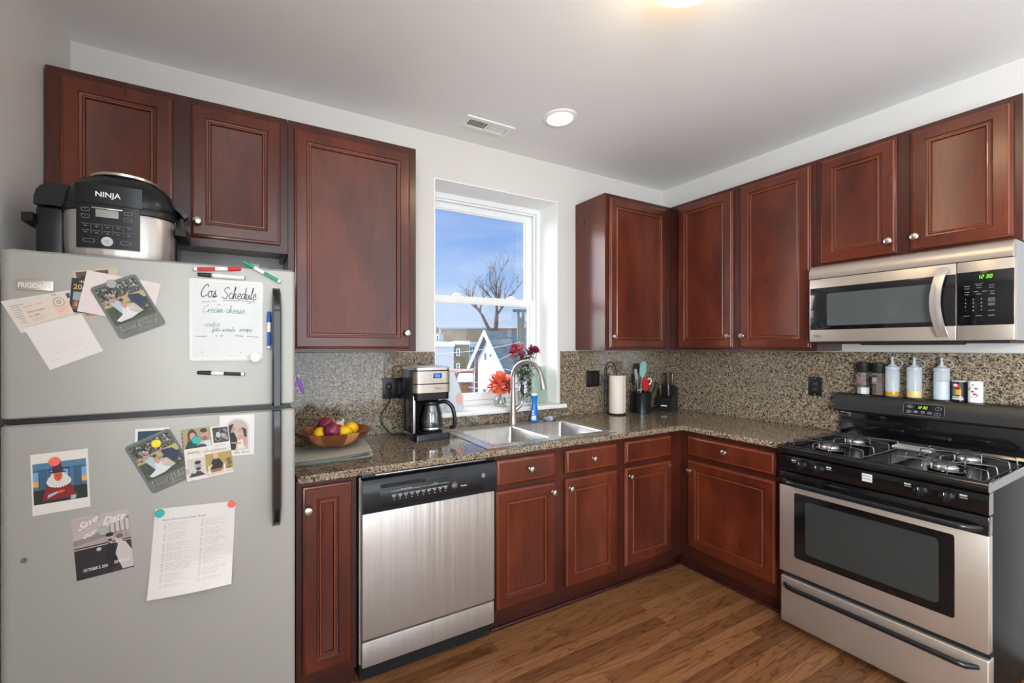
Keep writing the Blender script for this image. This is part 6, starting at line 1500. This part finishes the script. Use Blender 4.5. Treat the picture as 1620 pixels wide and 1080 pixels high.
# ------------------------------------------------------------------ right end of the window run
# paper towel holder
hx_, hy_ = -.668, -.125
t = thing('paper_towel_holder', 'black upright paper towel holder with scrolled top against the backsplash', 'paper towel holder', (hx_, hy_, ZC_))
bm = bm_()
tube(bm, arc((hx_, hy_, ZC_ + .006), .062, 0, 360, 32, (1, 0, 0), (0, 1, 0))[:-1], .0045, 8, closed=True)
tube(bm, [(hx_ - .062, hy_, ZC_ + .006), (hx_ + .062, hy_, ZC_ + .006)], .004, 8); part(t, 'base', bm, 'matte_black')
bm = bm_(); tube(bm, [(hx_, hy_, ZC_ + .006), (hx_, hy_, ZC_ + .320)], .004, 8); part(t, 'spindle', bm, 'matte_black')
bm = bm_()
for o_ in (.075, .05):
    pass
tube(bm, smooth_path([(hx_ - .080, hy_ + .035, ZC_ + .006), (hx_ - .080, hy_ + .035, ZC_ + .29), (hx_ - .066, hy_ + .035, ZC_ + .350), (hx_ - .025, hy_ + .035, ZC_ + .382), (hx_ + .012, hy_ + .03, ZC_ + .355), (hx_ + .02, hy_ + .02, ZC_ + .31)], 6), .0042, 8)
tube(bm, smooth_path([(hx_ - .062, hy_ + .035, ZC_ + .006), (hx_ - .062, hy_ + .035, ZC_ + .29), (hx_ - .052, hy_ + .035, ZC_ + .335), (hx_ - .025, hy_ + .035, ZC_ + .355), (hx_ - .008, hy_ + .03, ZC_ + .335)], 6), .0036, 8)
for z in (.06, .235): box(bm, hx_ - .084, hx_ - .058, hy_ + .031, hy_ + .039, ZC_ + z, ZC_ + z + .010)
part(t, 'arm', bm, 'matte_black')
bm = bm_(); lathe(bm, [(.020, .011), (.0535, .0115), (.0540, .014), (.0540, .283), (.0535, .2855), (.020, .286)], (hx_, hy_, ZC_), 44, cap0=False, cap1=False); lathe(bm, [(.019, .013), (.0205, .014), (.0205, .284), (.019, .285)], (hx_, hy_, ZC_), 24, cap0=False, cap1=False)
box(bm, hx_ + .050, hx_ + .0515, hy_ - .04, hy_ + .012, ZC_ + .013, ZC_ + .284); solo('paper_towel_roll', 'roll of cream paper towels on the black upright holder', 'paper towels', bm, 'paper_towel', (hx_, hy_, ZC_), ang=50)
# utensil crock
kx, ky = -.435, -.150
t = thing('utensil_crock', 'round black crock full of cooking utensils near the corner', 'crock', (kx, ky, ZC_))
bm = bm_(); lathe(bm, [(.066, 0), (.070, .002), (.070, .150), (.0715, .154), (.0695, .156), (.0665, .150), (.0665, .006), (.001, .005)], (kx, ky, ZC_), 44, cap1=False); part(t, 'vessel', bm, 'black_satin', ang=50)
def blade(name, label, cat, mat_, tip, head, handle_mat, foot=None, thick=.005, r=.0042):
    """utensil standing in the crock: head outline (side offset, along) swept thin, shaft to the foot"""
    foot = Vector(foot or (kx, ky, ZC_ + .012)); tip = Vector(tip); d = (foot - tip).normalized(); s_ = d.cross(Vector((0, 1, 0))).normalized(); n_ = s_.cross(d)
    t = thing(name, label, cat, tuple(foot), 'utensils in the black crock')
    bm = bm_(); Lh = max(a_[1] for a_ in head)
    A = [tip + s_ * a_[0] + d * a_[1] - n_ * thick / 2 for a_ in head]; B = [p + n_ * thick for p in A]; loft(bm, [A, B]); part(t, 'head', bm, mat_, ang=50)
    bm = bm_(); tube(bm, [tip + d * (Lh * .92), foot], r, 8); part(t, 'shaft', bm, handle_mat)
spat = [(x_ * 1.12, y_ * 1.15) for x_, y_ in [(-.004, 0), (.018, -.002), (.028, .014), (.031, .040), (.029, .070), (.020, .092), (.008, .106), (-.008, .106), (-.022, .092), (-.029, .066), (-.029, .035), (-.024, .010)]]
blade('spatula', 'mint green silicone spatula standing tallest in the crock', 'spatula', 'mint_silicone', (kx + .042, ky + .014, ZC_ + .383), spat, 'cream_plastic', (kx + .010, ky + .030, ZC_ + .012))
red = [(-.030, .004), (-.014, -.002), (.010, 0), (.024, .012), (.031, .060), (.022, .085), (.006, .100), (-.008, .100), (-.024, .070), (-.030, .035)]
blade('spatula', 'red silicone spatula head leaning at the front of the crock', 'spatula', 'red_silicone', (kx - .004, ky - .042, ZC_ + .262), red, 'matte_black', (kx + .02, ky - .036, ZC_ + .012))
ring_ = arc((kx + .060, ky - .020, ZC_ + .232), .024, 0, 360, 24, (1, 0, 0), (0, -.2, 1))[:-1]
t2 = thing('kitchen_shears', 'cream-handled kitchen shears in the crock beside the red spatula', 'scissors', (kx, ky, ZC_ + .012), 'utensils in the black crock')
bm = bm_(); tube(bm, ring_, .0055, 8, closed=True); tube(bm, [(kx + .052, ky - .018, ZC_ + .210), (kx + .040, ky - .012, ZC_ + .170)], .006, 8); part(t2, 'handle', bm, 'cream_plastic')
bm = bm_(); tube(bm, [(kx + .040, ky - .012, ZC_ + .170), (kx + .034, ky - .004, ZC_ + .02)], .004, 6); part(t2, 'blades', bm, 'nickel')
sp_ = [(-.012, 0), (.006, -.003), (.013, .010), (.015, .05), (.010, .085), (-.006, .085), (-.015, .05), (-.016, .015)]
blade('serving_spoon', 'steel spoon leaning from the crock over the paper towel roll', 'spoon', 'nickel', (kx - .085, ky - .020, ZC_ + .330), sp_, 'nickel', (kx - .030, ky - .016, ZC_ + .012), .004)
lad = [(-.030, 0), (-.010, -.006), (.016, -.004), (.030, .014), (.032, .060), (.018, .085), (-.018, .085), (-.032, .060), (-.034, .02)]
blade('slotted_turner', 'black turner standing behind the mint spatula', 'turner', 'matte_black', (kx - .022, ky + .026, ZC_ + .366), lad, 'matte_black', (kx - .010, ky + .036, ZC_ + .012))
for i, (tx, ty, tz, lb) in enumerate(((.150, -.030, .290, 'black tongs with steel edge, lowest of those slanting toward the knife block'), (.124, .016, .300, 'steel-edged tongs slanting out between mint spatula and knife block'))):
    t3 = thing('tongs', lb, 'tongs', (kx, ky, ZC_ + .012), 'utensils in the black crock'); bm = bm_(); a_ = Vector((kx + tx, ky + ty, ZC_ + tz)); b_ = Vector((kx + .046, ky + (-.022 if ty < 0 else .010), ZC_ + .02))
    for o_ in (-.005, .005): tube(bm, [a_ + Vector((0, 0, o_ * 1.6)), a_ * .6 + b_ * .4 + Vector((0, 0, o_ * 2.6)), b_], [.0035, .006, .005], 8, flat=.5)
    part(t3, 'arms', bm, 'matte_black'); bm = bm_(); tube(bm, [a_ + Vector((0, -.004, .010)), a_ * .72 + b_ * .28 + Vector((0, -.006, .014))], [.0028, .0045], 8); part(t3, 'grip_edge', bm, 'nickel')
blade('whisk', 'dark wire-handled utensil behind the steel spoon', 'utensil', 'matte_black', (kx - .078, ky + .012, ZC_ + .290), sp_, 'matte_black', (kx - .048, ky + .012, ZC_ + .012))
# recipe stand / tablet behind
t = thing('photo_calendar', 'small white-edged picture tilted on a black stand behind the crock', 'picture', (-.300, -.105, ZC_))
bm = bm_(); box(bm, -.335, -.240, -.125, -.045, ZC_ + .0002, ZC_ + .022, .003); part(t, 'stand', bm, 'black_plastic')
M = Matrix.Translation((-.285, -.085, ZC_ + .0225)) @ Matrix.Rotation(math.radians(-14), 4, 'X') @ Matrix.Rotation(math.radians(-12), 4, 'Y')
bm = bm_(); box(bm, -.045, .045, -.003, .003, 0, .150, .001); bm.transform(M); fr_ = part(t, 'frame', bm, 'white_plastic')
bm = bm_(); box(bm, -.038, .038, -.0042, -.002, .034, .142, 0); bm.transform(M); part(fr_, 'picture', bm, 'cork_print')
# knife block
t = thing('knife_block', 'black knife block with steel-edged handles in the corner', 'knife block', (-.155, -.165, ZC_))
Mk = Matrix.Translation((-.150, -.160, ZC_)) @ Matrix.Rotation(math.radians(-70), 4, 'Z')
bm = bm_(); prism(bm, [(-.085, .0003), (.085, .0003), (.085, .178), (.020, .192), (-.012, .112), (-.085, .104)], 'x', -.052, .052); bm.transform(Mk); kb = part(t, 'block', bm, 'black_plastic')
bm = bm_(); box(bm, -.022, .022, -.0865, -.0848, .038, .046, .0005); bm.transform(Mk); part(kb, 'badge', bm, 'print_white')
def knife(x, y, z, L_, lean, label, tm='nickel'):
    t = thing('kitchen_knife', label, 'knife', tuple((Mk @ Vector((x, y, z)))), 'knives in the black block')
    bm = bm_(); M = Mk @ Matrix.Translation((x, y, z)) @ Matrix.Rotation(lean, 4, 'X')
    rings = [[(-w, -d + o_, zz), (w, -d + o_, zz), (w, d + o_, zz), (-w, d + o_, zz)] for zz, w, d, o_ in ((.001, .006, .010, 0), (L_ * .3, .007, .011, .001), (L_ * .7, .007, .010, -.001), (L_, .008, .013, -.004))]
    loft(bm, rings); bmesh.ops.bevel(bm, geom=bm.edges[:], offset=.003, segments=2, affect='EDGES'); bm.transform(M); part(t, 'handle', bm, 'black_plastic')
    bm = bm_(); box(bm, -.0050, .0050, -.0150, -.0105, .004, L_ + .001, .001); bm.transform(M); part(t, 'tang', bm, tm)
knife(-.032, -.055, .108, .105, .10, 'short knife nearest the crock in the black block')
knife(.026, -.050, .109, .105, .10, 'short knife on the lower step of the block by the badge')
knife(.026, .046, .188, .105, .05, 'knife standing highest at the corner side of the block')
knife(-.026, .040, .190, .100, .02, 'all-black knife behind the two short knives', 'matte_black')

# ------------------------------------------------------------------ on the back guard of the range
FRAME[0] = RIGHT
zg = 1.1482; yg = -.057
def squeeze(x, h_liq, liq, label):
    t = thing('squeeze_bottle', label, 'bottle', (x, yg, zg), 'squeeze bottles on the range back guard')
    k = .0275
    bm = bm_(); lathe(bm, [(k - .004, .0003), (k, .003), (k, .135), (k - .002, .139)], (x, yg, zg), 32); part(t, 'body', bm, 'frosted_plastic')
    bm = bm_(); lathe(bm, [(k + .0004, .0036 + .0), (k + .0005, .004), (k + .0005, h_liq), (k + .0004, h_liq + .0005)], (x, yg, zg), 32, cap0=False, cap1=False); part(t, 'liquid', bm, liq)
    bm = bm_(); lathe(bm, [(k - .001, .1395), (k + .0008, .141), (k + .0008, .156), (k - .006, .1585), (.016, .160), (.016, .165), (.0075, .167), (.005, .185), (.0035, .196)], (x, yg, zg), 28); cp_ = part(t, 'cap', bm, 'frosted_plastic')
    bm = bm_(); lathe(bm, [(.0045, .1962), (.006, .197), (.006, .204), (.003, .2085), (.001, .209)], (x, yg, zg), 14); part(cp_, 'nozzle_tip', bm, 'frosted_plastic')
    bm = bm_(); tube(bm, smooth_path([(x + .004, yg, zg + .198), (x + .024, yg, zg + .196), (x + .038, yg, zg + .180), (x + .0375, yg, zg + .162), (x + .027, yg, zg + .156)], 5), .0013, 6); part(cp_, 'tether', bm, 'frosted_plastic')
squeeze(1.447, .024, 'olive_oil', 'squeeze bottle with a finger of golden oil, beside the glass shakers')
squeeze(1.531, .036, 'light_oil', 'squeeze bottle with pale yellow oil, between two other squeeze bottles')
squeeze(1.628, .088, 'pale_liquid', 'squeeze bottle with clear liquid, beside the printed spice can')
def grinder(x, fill, fh, label):
    t = thing('spice_grinder', label, 'grinder', (x, yg, zg), 'glass grinders on the range back guard')
    bm = bm_(); lathe(bm, [(.026, .0003), (.0285, .002), (.0275, .045), (.0245, .090), (.0235, .118), (.021, .120)], (x, yg, zg), 8); part(t, 'glass_body', bm, 'clear_glass', ang=20)
    bm = bm_(); lathe(bm, [(.024, .0015), (.0265, .003), (.0255, fh), (.001, fh + .001)], (x, yg, zg), 8); part(t, 'filling', bm, fill, ang=20)
    bm = bm_(); lathe(bm, [(.0245, .1205), (.0255, .122), (.0255, .150), (.0265, .152), (.0265, .172), (.024, .175), (.001, .176)], (x, yg, zg), 28); part(t, 'cap', bm, 'matte_black')
    bm = bm_(); box(bm, x - .017, x + .003, yg - .0275, yg - .0262, zg + .060, zg + .098, .0003, 1); lb_ = part(t, 'label', bm, 'clear_label')
    bm = bm_(); letters(bm, 'SEA' if fill == 'salt_white' else 'BLACK', x - .007, zg + .086, .005, yg - .0277, width=.016, bold=True); letters(bm, 'SALT' if fill == 'salt_white' else 'PEPPER', x - .007, zg + .076, .005, yg - .0277, width=.016, bold=True); part(lb_, 'lettering', bm, 'red_plastic' if fill == 'salt_white' else 'print_white')
grinder(1.327, 'salt_white', .038, 'clear glass grinder of white salt with black cap')
grinder(1.391, 'pepper_mix', .100, 'clear glass grinder of peppercorns with black cap')
t = thing('spice_can', 'small black printed spice can beside the clear liquid bottle', 'can', (1.686, yg, zg))
bm = bm_(); lathe(bm, [(.022, .0003), (.0235, .002), (.0235, .092), (.0225, .094), (.001, .0945)], (1.686, yg, zg), 32); cn = part(t, 'body', bm, 'console_black')
bm = bm_(); lathe(bm, [(.0230, .0938), (.0238, .095), (.0238, .099), (.0225, .100), (.001, .1003)], (1.686, yg, zg), 32); part(t, 'lid', bm, 'light_grey_plastic')
bm = bm_(); C_ = (1.686, yg, zg)
wrap(bm, C_, .0238, .066, .084, 228, 285); part(cn, 'label_patch', bm, 'red_plastic')
bm = bm_(); wrap(bm, C_, .02395, .072, .082, 236, 270); wrap(bm, C_, .0238, .010, .016, 215, 320); wrap(bm, C_, .0238, .020, .024, 225, 310); part(cn, 'print_band', bm, 'print_white')
bm = bm_(); wrap(bm, C_, .0238, .030, .060, 232, 258); part(cn, 'print_green', bm, 'green_print'); bm = bm_(); wrap(bm, C_, .0238, .032, .058, 258, 300); part(cn, 'print_orange', bm, 'orange_print')
t = thing('spice_tin', 'small white can with red dotted print, last on the back guard', 'can', (1.738, yg, zg))
bm = bm_(); lathe(bm, [(.0225, .0003), (.024, .002), (.024, .098), (.0225, .100), (.001, .1005)], (1.738, yg, zg), 32); cn = part(t, 'body', bm, 'white_plastic')
bm = bm_(); C_ = (1.738, yg, zg)
for z, a0, a1 in ((.058, 225, 240), (.062, 275, 300), (.048, 250, 270), (.036, 262, 290), (.030, 285, 300)): wrap(bm, C_, .0243, z, z + .008, a0, a1)
part(cn, 'print_dots', bm, 'maroon_print'); bm = bm_()
wrap(bm, C_, .0243, .080, .086, 255, 270); wrap(bm, C_, .0243, .070, .0715, 235, 290); wrap(bm, C_, .0243, .025, .0265, 235, 290); part(cn, 'print_lines', bm, 'green_print')
FRAME[0] = IDENT
# ------------------------------------------------------------------ the street outside, at its real distance
G = -6.5
bm = bm_(); box(bm, -90, 90, 6, 220, G - .3, G); struct('ground', bm, 'asphalt')
# outdoor frame: x to the right, y straight away from the window view, so the blocks stand square to the sight line
OUT = Matrix.Translation((CX, CY, 0)) @ Matrix.Rotation(-YAW, 4, 'Z')
FRAME[0] = OUT
def W2(px, py, D): return Vector(((px - HX) / FPX * D, D, CZ - (py - HY) / FPX * D))
def block(name, label, cat, m, px0, px1, pytop, D, depth, roof=None, parapet=0.0, pybot=None):
    a, b = W2(px0, pytop, D), W2(px1, pytop, D); z0 = G if pybot is None else W2(px0, pybot, D).z
    t = thing(name, label, cat, ((a.x + b.x) / 2, D, z0))
    bm = bm_(); box(bm, a.x, b.x, D, D + depth, z0, a.z); part(t, 'walls', bm, m)
    if roof:
        bm = bm_(); box(bm, a.x - .1, b.x + .1, D - .1, D + depth + .1, a.z, a.z + parapet); part(t, 'roof', bm, roof)
    return t
def window(t, px0, px1, py0, py1, D, frame='white_vinyl'):
    a, b = W2(px0, py0, D), W2(px1, py1, D)
    bm = bm_(); box(bm, a.x, b.x, D - .06, D + .02, b.z, a.z); w_ = part(t, 'window', bm, frame)
    bm = bm_(); box(bm, a.x + .1, b.x - .1, D - .075, D - .05, b.z + .1, (a.z + b.z) / 2 - .04); box(bm, a.x + .1, b.x - .1, D - .075, D - .05, (a.z + b.z) / 2 + .04, a.z - .1); part(w_, 'pane', bm, 'dark_window')
block('brick_building', 'long tan brick building with flat top on the skyline', 'building', 'tan_brick', 697, 737, 521, 62, 10, 'stone_grey', .25)
block('brick_building', 'darker tan brick building behind the bare tree', 'building', 'olive_tan', 737.5, 775.5, 520.5, 73, 8, 'stone_grey', .25)
block('brick_building', 'reddish brick building on the skyline beyond the slate roof', 'building', 'red_brick', 776, 870, 519, 82, 10)
t = block('chimney_building', 'narrow grey building with a small chimney at the window edge', 'building', 'grey_siding', 560, 696, 527, 52, 6)
a, b = W2(689, 517, 52), W2(692.5, 527, 52); bm = bm_(); box(bm, a.x, b.x, 53, 54, b.z - .2, a.z); part(t, 'chimney', bm, 'red_brick')
window(t, 689.5, 694.5, 530, 539, 52)
t = block('flat_roof_building', 'pale sided building with a snowy flat roof edge', 'building', 'grey_siding', 520, 717.5, 548, 40, 9, 'snow', .45)
t = block('brick_apartment', 'olive brick apartment wall with two white windows', 'building', 'olive_brick', 718, 741.5, 545, 41, 9, 'snow', .35)
window(t, 721.7, 727.6, 551, 563, 41); window(t, 721.7, 727.6, 574.5, 586, 41)
t = block('blue_house', 'narrow pale blue house between the brick wall and the white gable', 'house', 'blue_siding', 741.8, 757, 543, 51, 7, 'white_trim', .15)
window(t, 743.6, 746.2, 548.5, 560, 51, 'dark_window'); window(t, 747.6, 750.2, 548.5, 560, 51, 'dark_window')
# white gabled house, its ridge running off to the right
D = 27.5; al = math.radians(22); ap = W2(765.5, 526.5, D)
HM = Matrix.Translation((ap.x + .36, ap.y + .15, 0)) @ Matrix.Rotation(-(PI / 2 - al), 4, 'Z')
FRAME[0] = OUT @ HM
t = thing('gabled_house', 'white sided house with a steep slate-blue gable roof', 'house', (0, 0, G))
hw, ze, LR = 2.6, 0.02, 11.0
bm = bm_(); prism(bm, [(-hw, G), (hw, G), (hw, ze), (0, ap.z - .12), (-hw, ze)], 'y', 0, LR); part(t, 'walls', bm, 'white_siding')
bm = bm_()
for sg in (-1, 1): prism(bm, [(0, ap.z), (sg * (hw + .25), ze - .22), (sg * (hw + .25), ze - .06), (0, ap.z + .16)], 'y', -.35, LR + .4)
part(t, 'roof', bm, 'slate_shingle')
bm = bm_()
for sg in (-1, 1): prism(bm, [(0, ap.z - .14), (sg * (hw + .25), ze - .36), (sg * (hw + .25), ze - .02), (0, ap.z + .20)], 'y', -.42, -.34)
part(t, 'bargeboard', bm, 'blue_siding')
def hwin(x0, x1, z0, z1):
    bm = bm_(); box(bm, x0, x1, -.06, .02, z0, z1); w_ = part(t, 'window', bm, 'white_vinyl')
    bm = bm_(); box(bm, x0 + .06, x1 - .06, -.075, -.05, z0 + .06, z1 - .06); part(w_, 'pane', bm, 'dark_window')
hwin(-.72, -.28, .47, 1.06); hwin(.98, 1.48, .47, 1.02); hwin(-.95, -.30, -2.3, -1.3); hwin(1.0, 1.7, -2.3, -1.3)
bm = bm_(); lathe(bm, [(.10, 0), (.10, .05), (.001, .06)], (.22, -.01, .86), 12, 0, Matrix.Rotation(PI / 2, 4, 'X')); part(t, 'vent', bm, 'dark_window')
FRAME[0] = OUT
# second slate roof further right
a = W2(822, 529, 42); b = W2(875, 583, 42)
t = thing('slate_roof_house', 'house with a slate roof and white vent stack right of the gable', 'house', (a.x + 3, 45, G))
bm = bm_(); box(bm, a.x + .3, a.x + 9, 42.5, 50, G, b.z); part(t, 'walls', bm, 'white_siding')
bm = bm_(); prism(bm, [(42, b.z - .1), (46, a.z), (50.5, b.z - .1)], 'x', a.x, a.x + 9.4); part(t, 'roof', bm, 'slate_shingle')
q = W2(818, 540, 41.6); bm = bm_(); box(bm, q.x - .25, q.x + .25, 41.3, 41.9, q.z - 1.0, q.z + 1.0, .1); tube(bm, [(q.x, 41.6, q.z + .9), (q.x - .6, 41.5, q.z + .6)], .16, 8); part(t, 'vent_stack', bm, 'snow')
# low roofs below
t = block('garage', 'low brick garage with a white roof below the apartment wall', 'garage', 'rust_brick', 727, 745, 604, 20, 3, 'snow', .2)
t = block('shed_building', 'low building with a rust red roof edge', 'building', 'rust_brick', 700, 746, 592, 23.6, 2, 'red_brick', .2)
# utility poles
def pole(label, px, pytop, D, r, arm=None):
    q = W2(px, pytop, D); t = thing('utility_pole', label, 'pole', (q.x, D, G))
    bm = bm_(); tube(bm, [(q.x, D, G), (q.x, D, q.z)], [r * 1.15, r], 10); part(t, 'pole', bm, 'pole_wood' if arm else 'rust_pole')
    if arm:
        a, b = W2(811, 489.5, D), W2(834, 493, D)
        bm = bm_(); box(bm, a.x, b.x, D - .06, D + .06, (a.z + b.z) / 2 - .07, (a.z + b.z) / 2 + .07); c_ = part(t, 'crossarm', bm, 'pole_wood')
        bm = bm_()
        for px_ in (820, 827.5): p_ = W2(px_, 500, D); tube(bm, [(p_.x, D, q.z - 1.2), (p_.x, D, (a.z + b.z) / 2)], .07, 6)
        part(t, 'brace', bm, 'pole_wood')
    return t
pole('thick grey utility pole with a crossarm against the sky', 824, 502, 22, .105, True)
pole('thin rust-coloured pole in front of the white gable house', 753.5, 565, 20, .085)
# wires
R = random.Random(2)
for i, (pa, pb, da, db, sag, lb) in enumerate((((680, 560), (822.6, 541), 21, 21.7, .12, 'overhead wire rising from the window edge to the crossarm pole'), ((700, 590), (822.6, 552), 20, 21.7, .25, 'overhead wire crossing in front of the gable windows'),
        ((742, 603), (870, 598), 17, 18, .15, 'overhead wire below the gable eaves'), ((755.5, 570), (840, 590), 19.8, 20.4, .1, 'overhead wire falling away from the rust-coloured pole'), ((742, 612), (870, 605), 14.5, 15.5, .18, 'lowest overhead wire across the white house wall'))):
    a, b = W2(*pa, da), W2(*pb, db); bm = bm_(); tube(bm, [a.lerp(b, k / 14) - Vector((0, 0, sag * 4 * (k / 14) * (1 - k / 14))) for k in range(15)], .017, 5)
    solo('overhead_wire', lb, 'wire', bm, 'wire_grey', tuple(a), 'overhead wires outside the window')
# bare tree
D = 50
base = W2(771, 545, D); k = D / 676.6 * 1.08
t = thing('bare_tree', 'large leafless tree standing behind the gabled house', 'tree', (base.x, D, G))
bm = bm_(); R = random.Random(31)
def branch(p, d, L_, r_, lvl):
    pts = [p]; q_ = p.copy(); dd_ = d.copy(); n_ = 5
    for i in range(n_):
        dd_ = (dd_ + Vector((R.uniform(-.16, .16), R.uniform(-.16, .16), R.uniform(-.05, .12)))).normalized(); q_ = q_ + dd_ * (L_ / n_); pts.append(q_.copy())
    tube(bm, pts, [r_ * (1 - .62 * i / n_) for i in range(n_ + 1)], 6 if lvl < 2 else 4)
    if lvl >= 5: return
    for c_ in range(3 if lvl < 4 else 2):
        i = R.choice((2, 3, 4, 5)) if c_ else 5; s_ = R.uniform(.35, .8) * (-1 if c_ % 2 else 1)
        nd = (dd_ + Vector((math.cos(R.uniform(0, 6.3)) * .75, math.sin(R.uniform(0, 6.3)) * .75, R.uniform(-.1, .35)))).normalized()
        branch(pts[i], nd, L_ * R.uniform(.55, .78), max(r_ * .50, .016), lvl + 1)
tr = bm
P0 = Vector((base.x, D, G)); P1 = W2(774, 522, D)
tube(bm, [P0, P1], [.45, .34], 8)
branch(W2(775, 524, D), Vector((-.35, 0, 1)).normalized(), 2.6, .26, 1); branch(W2(784, 522, D), Vector((.18, 0, 1)), 3.0, .26, 1); branch(W2(785, 500, D), Vector((.55, .1, 1)).normalized(), 2.6, .16, 1)
branch(W2(764, 500, D), Vector((-.6, .1, .8)).normalized(), 2.4, .15, 2); branch(W2(786, 490, D), Vector((-.1, 0, 1)), 2.8, .17, 1)
tube(bm, [P1, W2(784, 522, D)], [.3, .28], 6); tube(bm, [W2(775, 524, D), W2(764, 500, D)], [.2, .14], 6); tube(bm, [W2(784, 522, D), W2(785, 500, D), W2(786, 490, D)], [.26, .2, .17], 6)
part(t, 'trunk', bm, 'bark')
t = thing('bare_tree', 'small leafless tree on the skyline beyond the utility pole', 'tree', (W2(832, 530, 60).x, 60, G))
bm = bm_(); p_ = W2(832, 524, 60); tube(bm, [Vector((p_.x, 60, G)), p_], [.2, .15], 6); branch(p_, Vector((-.1, 0, 1)), 1.6, .12, 3); branch(p_, Vector((.3, 0, 1)), 1.6, .10, 3); part(t, 'trunk', bm, 'bark')
FRAME[0] = IDENT
